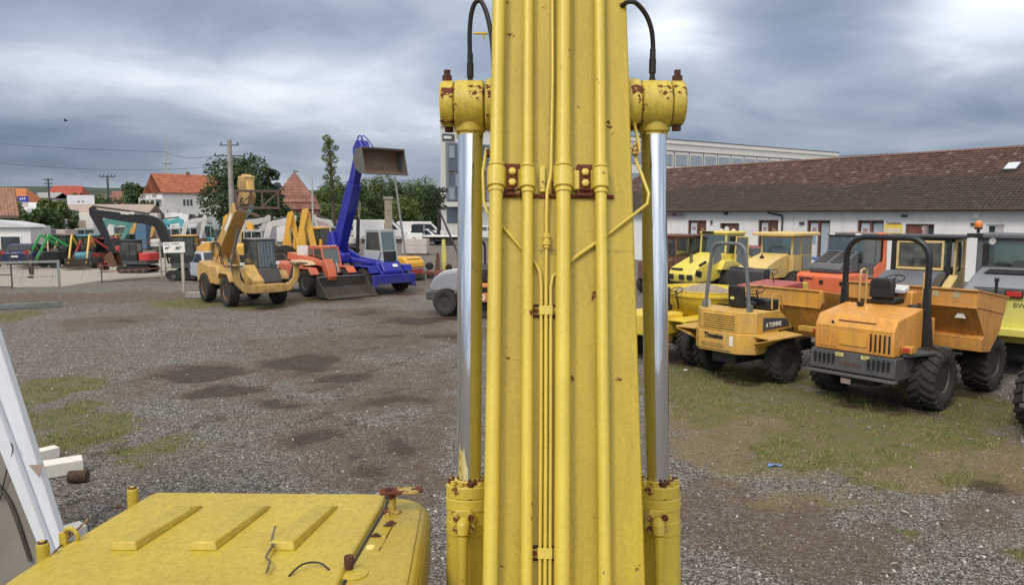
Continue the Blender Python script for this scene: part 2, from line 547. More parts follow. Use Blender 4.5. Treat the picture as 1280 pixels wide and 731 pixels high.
def soil(X, Y):
    n = fbm(X, Y, 1.4, 5)
    n2 = fbm(X + 90, Y - 40, 4.0, 4)
    k = n * 0.6 + n2 * 0.4
    def edge(m, lo=0.30, w=0.28, kk=0.75):
        return np.clip((m - (1 - k) * kk + 0.12 - lo * 0.3) / w, 0, 1)
    g = edge(blob(X, Y, GRASS) * 1.12, 0.05)
    s = edge(blob(X, Y, STRAW) * 1.25, 0.0, 0.4)
    d = edge(blob(X, Y, DIRT + [(a, b, c * 1.7, e * 2.0, .75) for a, b, c, e, f in WET_SHADE] + [(420, 430, 220, 30, .55), (330, 520, 160, 40, .4), (500, 480, 130, 60, .5)]) * 1.2, 0.0, 0.45)
    w = edge(blob(X, Y, WET_SHADE, 0.5) * 1.2, 0.1, 0.35)
    # a long band of weeds where the dumpers stand, thin tracks of bare soil elsewhere
    tr = np.clip((0.035 - np.abs(fbm(X * 0.5, Y * 0.9, 0.35, 3) - 0.5)) / 0.03, 0, 1) * np.clip((n2 - 0.42) * 5, 0, 1) * 0.55
    d = np.maximum(d, tr * (Y > 9))
    # two wheel ruts swinging across the yard
    for (x0, k1, k2) in ((-6.3, .52, -.006), (-4.5, .52, -.006), (-2.6, -.30, .002), (-13, 1.1, -.012)):
        c_ = x0 + k1 * (Y - 12) + k2 * (Y - 12) ** 2
        w = np.maximum(w, np.clip(1 - np.abs(X - c_) / .24, 0, 1) * np.clip((n2 - .44) * 4, 0, .75) * (Y > 8) * (Y < 40))
    far = np.clip((Y - 45) / 30, 0, 1)
    return g, s, d, w, far

def height(X, Y):
    g, s, d, w, _ = soil(X, Y)
    h = (fbm(X, Y, 0.35, 3) - 0.5) * 0.05 + (fbm(X, Y, 2.2, 4) - 0.5) * 0.035
    return h - w * 0.03 - d * 0.012

def grid_obj(name, xs, ys, mat, zoff=0.0):
    X, Y = np.meshgrid(xs, ys)
    g, s, d, w, far = soil(X, Y)
    Z = (fbm(X, Y, 0.35, 3) - 0.5) * 0.05 + (fbm(X, Y, 2.2, 4) - 0.5) * 0.035 - w * 0.03 - d * 0.012 + zoff
    ny, nx = X.shape
    co = np.stack([X, Y, Z], -1).reshape(-1, 3).astype(np.float32)
    i = np.arange(ny * nx).reshape(ny, nx)
    q = np.stack([i[:-1, :-1], i[:-1, 1:], i[1:, 1:], i[1:, :-1]], -1).reshape(-1, 4)
    me = np_mesh(name, co, q)
    for an, a in (('grass', g), ('straw', s), ('dirt', d), ('wet_shade', w)):
        at = me.attributes.new(an, 'FLOAT', 'POINT')
        at.data.foreach_set('value', a.reshape(-1).astype(np.float32))
    me.materials.append(mat)
    o = bpy.data.objects.new(name, me)
    col.objects.link(o)
    return o

def np_mesh(name, co, faces, smooth=True):
    me = bpy.data.meshes.new(name)
    me.vertices.add(len(co))
    me.vertices.foreach_set('co', np.ascontiguousarray(co, dtype=np.float32).reshape(-1))
    k = faces.shape[1]
    me.loops.add(faces.size)
    me.loops.foreach_set('vertex_index', np.ascontiguousarray(faces, dtype=np.int32).reshape(-1))
    me.polygons.add(len(faces))
    me.polygons.foreach_set('loop_start', np.arange(0, faces.size, k, dtype=np.int32))
    me.polygons.foreach_set('loop_total', np.full(len(faces), k, dtype=np.int32))
    me.update(calc_edges=True)
    if smooth:
        me.shade_smooth()
    return me

def ground_mat():
    m, nt, b = base_mat('gravel_yard')
    co = coords(nt)
    A = {k: nn(nt, 'ShaderNodeAttribute', attribute_name=k).outputs['Fac'] for k in ('grass', 'straw', 'dirt', 'wet_shade')}
    vo = nn(nt, 'ShaderNodeTexVoronoi', ins={'Scale': 34.0, 'Randomness': 1.0})
    nt.links.new(co, vo.inputs[0])
    vo2 = nn(nt, 'ShaderNodeTexVoronoi', ins={'Scale': 85.0, 'Randomness': 1.0})
    nt.links.new(co, vo2.inputs[0])
    sp = nn(nt, 'ShaderNodeSeparateColor')
    nt.links.new(vo.outputs['Color'], sp.inputs[0])
    sp2 = nn(nt, 'ShaderNodeSeparateColor')
    nt.links.new(vo2.outputs['Color'], sp2.inputs[0])
    tone = math_node(nt, 'ADD', math_node(nt, 'MULTIPLY', sp.outputs[0], 0.5), math_node(nt, 'MULTIPLY', sp2.outputs[1], 0.5))
    stone = ramp(nt, tone, [(0.2, (0.022, 0.020, 0.018)), (0.45, (0.110, 0.100, 0.092)), (0.65, (0.21, 0.195, 0.18)), (0.9, (0.54, 0.515, 0.49))])
    big = noise_n(nt, co, 0.55, 6, 0.62, 0.6)
    stone = mixc(nt, ramp(nt, big, [(0.44, 0.0), (0.70, 0.75)]), stone, mixc(nt, tone, (0.055, 0.038, 0.026), (0.24, 0.195, 0.155)))
    mid = noise_n(nt, co, 4.0, 6, 0.7)
    fine = noise_n(nt, co, 40, 6, 0.75)
    # the patches break up stone by stone at their edges
    brk = math_node(nt, 'SUBTRACT', math_node(nt, 'ADD', math_node(nt, 'MULTIPLY', mid, 0.8), math_node(nt, 'ADD', math_node(nt, 'MULTIPLY', math_node(nt, 'ADD', fine, sp.outputs[2]), 0.35), noise_n(nt, co, 1.3, 5, 0.65, 0.5))), 1.25)
    for k_, g_ in (('grass', 1.5), ('straw', 1.5), ('dirt', 1.3), ('wet_shade', 1.5)):
        A[k_] = ramp(nt, math_node(nt, 'ADD', A[k_], math_node(nt, 'MULTIPLY', brk, g_)), [(0.30, 0.0), (0.62, 1.0)])
    dirt = mixc(nt, fine, mixc(nt, mid, (0.03, 0.016, 0.009), (0.10, 0.058, 0.034)), mixc(nt, mid, (0.10, 0.060, 0.036), (0.24, 0.165, 0.105)))
    c = mixc(nt, math_node(nt, 'MULTIPLY', A['dirt'], ramp(nt, math_node(nt, 'ADD', math_node(nt, 'MULTIPLY', fine, 0.5), math_node(nt, 'MULTIPLY', mid, 0.5)), [(0.36, 1.0), (0.62, 0.25)])), stone, dirt)
    straw = mixc(nt, fine, (0.07, 0.048, 0.02), (0.32, 0.245, 0.12))
    c = mixc(nt, math_node(nt, 'MULTIPLY', A['straw'], 0.8), c, straw)
    grass = mixc(nt, ramp(nt, mid, [(0.42, 0.0), (0.58, 1.0)]), mixc(nt, fine, (0.06, 0.045, 0.018), (0.24, 0.19, 0.08)), mixc(nt, fine, (0.04, 0.055, 0.01), (0.19, 0.21, 0.04)))
    c = mixc(nt, math_node(nt, 'MULTIPLY', A['grass'], ramp(nt, mid, [(0.3, 0.45), (0.6, 0.95)])), c, grass)
    c = mixc(nt, math_node(nt, 'MULTIPLY', A['wet_shade'], ramp(nt, mid, [(0.3, 0.95), (0.7, 0.7)])), c, mixc(nt, 1.0, c, (0.26, 0.17, 0.12), 'MULTIPLY'))
    nt.links.new(c, b.inputs['Base Color'])
    nt.links.new(math_node(nt, 'SUBTRACT', 0.95, math_node(nt, 'MULTIPLY', A['wet_shade'], 0.3)), b.inputs['Roughness'])
    h = math_node(nt, 'ADD', math_node(nt, 'SUBTRACT', 1.0, vo.outputs['Distance']), math_node(nt, 'MULTIPLY', fine, 0.8))
    bump(nt, b, h, 0.9, 0.03)
    return m

M['ground'] = ground_mat()
near_ground = tag(grid_obj('ground', np.arange(-45, 45.01, 0.16), np.arange(-6, 66.01, 0.16), M['ground']), None, None, kind='structure')
# the rest of the ground out to the horizon, four sheets butted round the near one a little lower
gm = MB()
Z0 = -0.03
for x0, x1, y0, y1 in ((-3000, 3000, 65.9, 4500), (-3000, -44.9, -3000, 65.9), (44.9, 3000, -3000, 65.9), (-44.9, 44.9, -3000, -5.9)):
    gm.quad((x0, y0, Z0), (x1, y0, Z0), (x1, y1, Z0), (x0, y1, Z0))
struct(gm.build('open_ground', M['ground'], smooth=False))

# loose stones of the gravel, as many small real stones
def stones():
    N = 120000
    Y = 6.2 + (rng.random(N) ** 1.7) * 21
    X = (rng.random(N) * 2 - 1) * (0.74 * Y + 1.0)
    g, s, d, w, _ = soil(X, Y)
    keep = rng.random(N) < np.clip(1.0 - 0.75 * g - 0.6 * s - 0.72 * d - 0.3 * w, 0.06, 1)
    X, Y = X[keep], Y[keep]
    n = len(X)
    Z = height(X, Y)
    sz = 0.007 + 0.010 * rng.random(n) ** 2 + 0.018 * (rng.random(n) < 0.04)
    base = np.array([[1, 0, 0], [0, 1, 0], [-1, 0, 0], [0, -1, 0], [0, 0, .75], [0, 0, -.4]])
    v = base[None] * (0.65 + 0.7 * rng.random((n, 6, 1))) * sz[:, None, None]
    a = rng.random(n) * 6.283
    ca, sa = np.cos(a)[:, None], np.sin(a)[:, None]
    vx = v[..., 0] * ca - v[..., 1] * sa * 0.8
    vy = v[..., 0] * sa + v[..., 1] * ca * 0.8
    co = np.stack([vx + X[:, None], vy + Y[:, None], v[..., 2] + Z[:, None]], -1).reshape(-1, 3)
    f = np.array([[0, 1, 4], [1, 2, 4], [2, 3, 4], [3, 0, 4], [1, 0, 5], [2, 1, 5], [3, 2, 5], [0, 3, 5]])
    faces = (f[None] + (np.arange(n) * 6)[:, None, None]).reshape(-1, 3)
    me = np_mesh('loose_stones', co, faces, smooth=False)
    at = me.attributes.new('tone', 'FLOAT', 'FACE')
    at.data.foreach_set('value', np.repeat(rng.random(n), 8).astype(np.float32))
    me.materials.append(attr_mat('stone', 'tone', (0.035, 0.031, 0.027), (0.16, 0.148, 0.136), 0.9, (0.55, 0.53, 0.50)))
    o = bpy.data.objects.new('loose_stones', me)
    col.objects.link(o)
    tag(o, 'grey crushed gravel stones lying loose over the whole yard', 'gravel', kind='stuff')
stones()

def blades(name, N, label, which, c0, c1, c2, hmin, hmax, ymax=30):
    Y = 5.5 + (rng.random(N * 3) ** 1.5) * (ymax - 5.5)
    X = (rng.random(N * 3) * 2 - 1) * (0.74 * Y + 1.0)
    g, s, d, w, _ = soil(X, Y)
    p = g if which == 'g' else s
    clump = fbm(X, Y, 3.0, 4)
    keep = rng.random(N * 3) < p * np.clip((clump - 0.44) * 8, 0.04, 1)
    X, Y = X[keep][:N], Y[keep][:N]
    n = len(X)
    Z = height(X, Y) - 0.005
    a = rng.random(n) * 6.283
    h = hmin + (hmax - hmin) * rng.random(n) ** 1.5
    lean = (0.3 + rng.random(n) * 0.9) * h * (1.0 if which == 'g' else 1.8)
    if which != 'g':
        h = h * 0.45
    wd = 0.0045 + 0.004 * rng.random(n)
    la = rng.random(n) * 6.283
    b0 = np.stack([X - np.cos(a) * wd, Y - np.sin(a) * wd, Z], -1)
    b1 = np.stack([X + np.cos(a) * wd, Y + np.sin(a) * wd, Z], -1)
    t = np.stack([X + np.cos(la) * lean, Y + np.sin(la) * lean, Z + h], -1)
    co = np.stack([b0, b1, t], 1).reshape(-1, 3)
    faces = np.arange(n * 3).reshape(-1, 3)
    me = np_mesh(name, co, faces, smooth=False)
    at = me.attributes.new('tone', 'FLOAT', 'FACE')
    at.data.foreach_set('value', rng.random(n).astype(np.float32))
    me.materials.append(attr_mat(name, 'tone', c0, c1, 0.7, c2))
    o = bpy.data.objects.new(name, me)
    col.objects.link(o)
    tag(o, label, 'grass', kind='stuff')
blades('short_grass', 150000, 'short green weeds and grass growing through the gravel in patches', 'g', (0.05, 0.07, 0.014), (0.13, 0.18, 0.03), (0.32, 0.29, 0.08), 0.02, 0.08, 36)
blades('dry_grass', 60000, 'flattened straw coloured dry grass between the gravel patches', 's', (0.16, 0.12, 0.06), (0.28, 0.22, 0.12), (0.40, 0.33, 0.20), 0.03, 0.09, 24)

# a few bigger cobbles, and the scrap of blue plastic
for i in range(46):
    y = 7.5 + 12 * random.random()
    x = random.uniform(-0.6, 0.7) * y
    if -1.2 < x < 1 and y < 8:
        continue
    mb = MB()
    s_ = random.uniform(0.025, 0.06)
    pr = [(0.001, -.5), (.7, -.3), (1.0, 0.05), (.65, .4), (0.001, .55)]
    mb.lathe([(r * s_ * random.uniform(.85, 1.15), a * s_) for r, a in pr], (0, 0, 0), 'z', 7)
    o = mb.build('cobble_stone', M['cobble'] if 'cobble' in M else M.setdefault('cobble', plain('cobble', (0.27, 0.255, 0.235), 0.9, var=0.4, scale=25)))
    o.location = (x, y, float(height(np.array([x]), np.array([y]))[0]) + s_ * 0.2)
    o.rotation_euler = (random.uniform(-.4, .4), random.uniform(-.4, .4), random.random() * 6)
    o.scale = (1, random.uniform(.6, 1), random.uniform(.6, .9))
    tag(o, 'single larger stone lying among the gravel of the yard', 'stone', 'larger stones in the gravel')
p = G(961, 584)
mb = MB().quad((0, 0, .01), (.10, .03, .035), (.13, .12, .015), (.02, .09, .03)).quad((.10, .03, .035), (.2, .0, .01), (.21, .07, .03), (.13, .12, .015))
o = mb.build('plastic_scrap', plain('blue_plastic', (0.10, 0.25, 0.55), 0.4))
o.location = p
tag(o, 'small crumpled scrap of blue plastic on the ground, right', 'litter')
o = MB().box((0, 0, .015), (.09, .06, .03), (0, 0, .4)).build('plastic_scrap', M['white'], bevel=.008)
o.location = G(857, 463)
tag(o, 'small white scrap lying in the grass before the yellow dumper', 'litter')

# concrete yard beyond the gate, and the earth road in front of it
def concrete_mat():
    m, nt, b = base_mat('concrete')
    co = coords(nt)
    n = noise_n(nt, co, 0.5, 6, 0.65, 0.5)
    f = noise_n(nt, co, 12, 5, 0.7)
    c = mixc(nt, n, (0.27, 0.245, 0.21), (0.47, 0.44, 0.39))
    c = mixc(nt, math_node(nt, 'MULTIPLY', f, 0.35), c, (0.16, 0.14, 0.12))
    nt.links.new(c, b.inputs['Base Color'])
    b.inputs['Roughness'].default_value = 0.85
    bump(nt, b, f, 0.3, 0.01)
    return m
M['concrete'] = concrete_mat()
a, b_, c, d = G(-60, 352), G(255, 347), G(300, 319), G(-60, 319)
pts = [G(-60, 361), G(82, 358), G(128, 351), G(232, 343), G(262, 318), G(-40, 316)]
mb = MB().prism([(p.x, p.y) for p in pts], -0.2, 0.035, 'z')
yard = struct(mb.build('concrete_yard', M['concrete'], bevel=0.02))
# joints between the cast slabs, cut as shallow dark gaps standing proud of nothing: thin strips let in
jm = MB()
for k in range(9):
    t = k / 8
    p0 = pts[0].lerp(pts[3], t)
    p1 = pts[5].lerp(pts[4], t)
    jm.beam((p0.x, p0.y, 0.031), (p1.x, p1.y, 0.031), 0.025, 0.012)
for k in range(1, 5):
    t = k / 5
    p0 = pts[0].lerp(pts[5], t)
    p1 = pts[3].lerp(pts[4], t)
    jm.beam((p0.x, p0.y, 0.030), (p1.x, p1.y, 0.030), 0.05, 0.012)
jm.build('expansion_joint', plain('joint_tar', (0.17, 0.155, 0.135), 0.9), yard, smooth=False)['kind'] = 'stuff'

# ---------------------------------------------------------------- the excavator whose boom and cab roof fill the front
def boom_paint(name, c, dirt, specks, runs=0.0):
    m, nt, b = base_mat(name)
    co = coords(nt)
    big = noise_n(nt, co, 2.2, 6, 0.6, 0.4)
    fine = noise_n(nt, co, 150, 3, 0.6)
    mid = noise_n(nt, co, 75, 6, 0.75)
    cc = mixc(nt, ramp(nt, big, [(0.3, 0.0), (0.7, 1.0)]), c, (c[0] * 0.82, c[1] * 0.80, c[2] * 0.9))
    st = nn(nt, 'ShaderNodeMapping')
    st.inputs['Scale'].default_value = (34, 34, 3.0)
    nt.links.new(co, st.inputs[0])
    streak = noise_n(nt, st.outputs[0], 1.0, 6, 0.7, 0.4)
    dm = math_node(nt, 'MULTIPLY', ramp(nt, math_node(nt, 'ADD', math_node(nt, 'MULTIPLY', streak, 0.45), math_node(nt, 'MULTIPLY', mid, 0.55)), [(0.42, 0.0), (0.66, 1.0)]), dirt)
    cc = mixc(nt, dm, cc, (0.20, 0.145, 0.03))
    if runs:
        # grime washed down from the weld strip under the clamps, in uneven runs
        sx_ = nn(nt, 'ShaderNodeSeparateXYZ')
        nt.links.new(co, sx_.inputs[0])
        rz = ramp(nt, sx_.outputs[2], [(.93, 0.0), (1.165, 1.0), (1.175, 0.0)])
        st2 = nn(nt, 'ShaderNodeMapping')
        st2.inputs['Scale'].default_value = (26, 26, 1.6)
        nt.links.new(co, st2.inputs[0])
        rn_ = math_node(nt, 'ADD', math_node(nt, 'MULTIPLY', noise_n(nt, st2.outputs[0], 1.0, 4, .6), 1.0), math_node(nt, 'MULTIPLY', math_node(nt, 'SUBTRACT', rz, 1.0), .42))
        cc = mixc(nt, math_node(nt, 'MULTIPLY', ramp(nt, rn_, [(.40, 0.0), (.60, 1.0)]), runs), cc, (.035, .022, .012))
        sm = nn(nt, 'ShaderNodeMapping')
        sm.inputs['Scale'].default_value = (90, 90, 5)
        sm.inputs['Rotation'].default_value = (0, R(24), 0)
        nt.links.new(co, sm.inputs[0])
        scr = ramp(nt, noise_n(nt, sm.outputs[0], 1.0, 2, .4), [(.76, 0.0), (.78, 1.0)])
        cc = mixc(nt, math_node(nt, 'MULTIPLY', scr, .5), cc, (.20, .19, .16))
    # chips down to rust, few and sharp-edged
    ch = noise_n(nt, co, 15, 2, 0.5, 0.2)
    ch2 = noise_n(nt, co, 60, 6, 0.7, 0.3)
    k = math_node(nt, 'ADD', math_node(nt, 'MULTIPLY', ch, 0.6), math_node(nt, 'MULTIPLY', ch2, 0.4))
    rm = ramp(nt, k, [(0.735 - specks, 0.0), (0.745 - specks, 1.0)])
    cc = mixc(nt, rm, cc, mixc(nt, ch2, (0.045, 0.012, 0.008), (0.19, 0.05, 0.02)))
    nt.links.new(cc, b.inputs['Base Color'])
    nt.links.new(math_node(nt, 'ADD', 0.38, math_node(nt, 'ADD', math_node(nt, 'MULTIPLY', dm, 0.3), math_node(nt, 'MULTIPLY', rm, 0.5)), True), b.inputs['Roughness'])
    hh = math_node(nt, 'SUBTRACT', math_node(nt, 'ADD', math_node(nt, 'MULTIPLY', fine, 0.5), math_node(nt, 'MULTIPLY', mid, 0.6)), math_node(nt, 'MULTIPLY', rm, 0.8))
    bump(nt, b, hh, 0.32, 0.0022)
    return m
YB = (0.50, 0.375, 0.018)
YP = (0.67, 0.525, 0.07)
M['boom'] = boom_paint('boom_yellow', YB, 0.5, 0.085, .8)
M['pipe'] = boom_paint('pipe_yellow', YP, 0.25, 0.075)
M['chip'] = boom_paint('chipped_yellow', YP, 0.6, 0.165)
M['roofy'] = boom_paint('cab_roof_yellow', (0.56, 0.435, 0.048), 0.5, 0.055)
M['chip2'] = boom_paint('flaking_yellow', YP, 0.5, 0.2)
M['rusty'] = boom_paint('rusting_yellow', (0.50, 0.36, 0.08), 0.8, 0.27)
M['bare_rust'] = plain('dark_rust', (0.085, 0.032, 0.018), 0.9, var=0.6, scale=60, bmp=0.5)
def chrome_mat():
    m, nt, b = base_mat('chromed_rod')
    co = coords(nt)
    b.inputs['Base Color'].default_value = (0.80, 0.81, 0.83, 1)
    b.inputs['Metallic'].default_value = 1.0
    n = noise_n(nt, coords(nt, 'Object', (60, 60, 4)), 1.0, 4, 0.6)
    nt.links.new(math_node(nt, 'ADD', 0.02, math_node(nt, 'MULTIPLY', n, 0.06)), b.inputs['Roughness'])
    return m
M['chrome'] = chrome_mat()

EX = thing('excavator', 'yellow excavator seen from above its cab, boom with four pipes and chromed cylinders', 'excavator')
# boom frame: x right, y away from the viewer, z up along the boom
BF = bpy.data.objects.new('boom', None)   # replaced by the boom mesh below
bpy.data.objects.remove(BF)
bm_ = MB()
W0, W1 = -0.236, 0.232
zt, zb = 2.35, -1.75
# box section of plates: the side plates stand a little proud of the top plate
bm_.bb(W0, W1, 0.0, 0.50, zb, zt)
boom = bm_.build('boom', M['boom'], EX, bevel=0.006)
boom.location = (.152, 2.042, 2.754)
boom.rotation_euler = (R(-20.52), R(0.63), 0)

def bpart(mb, name, mat, bevel=0.0, **k):
    return mb.build(name, mat, boom, bevel=bevel, **k)
# four long pipes: x at z=0 and x at z=1.88
PIPES = [(-.2135, -.2175, .022), (-.111, -.1155, .0175), (-.010, .0085, .0235), (.111, .1315, .0185)]
def pipe_x(i, z):
    a, b, _ = PIPES[i]
    return a + (b - a) * z / 1.88
for i, (a, b, r) in enumerate(PIPES):
    mb = MB()
    y = -0.012 - r
    pts = [(pipe_x(i, z), y + 0.0008 * math.sin(z * 5 + i), z) for z in (-1.6, -.8, 0, .4, .8, 1.17, 1.28, 1.6, 1.88, 2.2)]
    mb.tube(pts, r, 20)
    for zc in (1.185, 1.275):
        mb.tube([(pipe_x(i, zc), y, zc - .006), (pipe_x(i, zc), y, zc + .006)], r + .0035, 20)
    bpart(mb, 'hydraulic_pipe', M['pipe'])
# saddle clamps
def saddle(i, side, zc):
    a, b, r = PIPES[i]
    x = pipe_x(i, zc)
    R1 = r + 0.008
    w = 0.052 if i in (0, 1) else 0.056
    y = -0.012 - r
    prof = []
    for k in range(11):
        t = math.pi * k / 10
        prof.append((x + R1 * math.cos(t), y - R1 * math.sin(t) * 0.92))
    s_ = 1 if side > 0 else -1
    outer = [(x - s_ * R1, -0.001)] + (prof[::-1] if s_ > 0 else prof)
    outer += [(x + s_ * (R1 + .004), -0.022), (x + s_ * (R1 + .038), -0.020), (x + s_ * (R1 + .038), -0.001)]
    mb = MB().prism(outer, zc - .034, zc + .034, 'z')
    return bpart(mb, 'pipe_clamp', M['pipe'], 0.003)
saddle(0, 1, 1.23); saddle(1, -1, 1.23); saddle(2, 1, 1.23); saddle(3, -1, 1.23)
for xc in (-.164, .073):
    pl = MB().bb(xc - .018, xc + .018, -.030, -.0205, 1.19, 1.272)
    pl.bb(xc - .026, xc + .026, -.0195, -.001, 1.175, 1.285)
    pl = bpart(pl, 'clamp_plate', M['rusty'], 0.002)
    for zc in (1.212, 1.25):
        h = MB().tube([(xc, -.042, zc), (xc, -.0302, zc)], .0125, 6)
        h.lathe([(.004, -.0445), (.0095, -.0425), (.0095, -.04), (.004, -.04)], (xc, 0, zc), 'y', 12)
        h.build('bolt', M['pipe'], pl, bevel=.001)
# weld strip across the boom under the clamps
bpart(MB().bb(-.20, .17, -.010, .001, 1.172, 1.184), 'weld_strip', M['rusty'], 0.003)
bpart(MB().bb(-.075, -.055, -.012, .001, 1.19, 1.285).bb(-.035, -.018, -.012, .001, 1.19, 1.285), 'weld_strip', M['chip'], 0.003)
# thin centre line, its coupling, and the two lines that join it
bpart(MB().tube([(-.030, -.014, 2.2), (-.030, -.014, 1.6), (-.037, -.016, 1.27), (-.040, -.026, 1.235), (-.050, -.022, 1.19), (-.0525, -.016, 1.10), (-.052, -.014, 1.03), (-.0535, -.013, .9), (-.055, -.013, .4), (-.059, -.013, -.2), (-.061, -.013, -1.2)], .0058, 10), 'thin_pipe', M['pipe'])
cp = MB().tube([(-.052, -.015, 1.005), (-.052, -.015, 1.02)], .0135, 6)
cp.tube([(-.052, -.015, 1.02), (-.052, -.015, 1.027)], .010, 12)
cp.tube([(-.052, -.015, 1.028), (-.052, -.015, 1.045)], .0125, 6)
cp.tube([(-.052, -.015, .995), (-.052, -.015, 1.005)], .009, 12)
bpart(cp, 'pipe_coupling', M['pipe'], .0008)
bpart(MB().tube([(-.252, .03, 1.36), (-.262, .02, 1.27), (-.256, .0, 1.16), (-.243, -.012, 1.115), (-.215, -.012, 1.095), (-.19, -.010, 1.066), (-.135, -.010, 1.0), (-.086, -.010, .945), (-.073, -.011, .918), (-.069, -.012, .87), (-.0695, -.012, .4), (-.074, -.012, -.2), (-.077, -.012, -1.2)], .0052, 10), 'thin_pipe', M['pipe'])
bpart(MB().tube([(.262, .10, 1.50), (.268, .05, 1.38), (.2485, .02, 1.32), (.26, .0, 1.27), (.283, -.006, 1.19), (.276, -.011, 1.152), (.235, -.011, 1.118), (.15, -.010, 1.05), (.06, -.010, .985), (-.005, -.010, .93), (-.032, -.011, .903), (-.0385, -.012, .87), (-.040, -.012, .4), (-.0445, -.012, -.2), (-.046, -.012, -1.2)], .0054, 10), 'thin_pipe', M['pipe'])
bpart(MB().tube([(-.003, -.0115, .9315), (.05, -.0112, .976), (.12, -.0112, 1.026)], .0066, 10), 'pipe_sleeve', M['pipe'])
ft = MB().tube([(.2465, .012, 1.335), (.2465, .012, 1.36)], .0115, 6).tube([(.2465, .012, 1.36), (.2465, .012, 1.375)], .008, 10)
bpart(ft, 'pipe_coupling', M['rusty'], .001)
bpart(MB().tube([(-.2455, .03, 1.33), (-.2455, .03, 1.355)], .011, 6), 'pipe_coupling', M['rusty'], .001)
# small clamps over the three thin lines
for zc in (.793, .074):
    xc = -.054 if zc > .5 else -.0575
    s_ = MB().bb(xc - .038, xc + .038, -.004, .001, zc - .012, zc + .012)
    s_.prism([(xc - .024, -.004), (xc - .021, -.019), (xc + .021, -.019), (xc + .024, -.004)], zc - .015, zc + .015, 'z')
    k = bpart(s_, 'thin_pipe_clamp', M['pipe'], .0015)
    for sx in (-1, 1):
        MB().tube([(xc + sx * .031, -.012, zc), (xc + sx * .031, -.0045, zc)], .0085, 6).build('bolt', M['rusty'], k, bevel=.001)
    bpart(MB().bb(xc - .042, xc + .042, -.0035, .001, zc - .022, zc + .022), 'weld_strip', M['bare_rust'], .002)

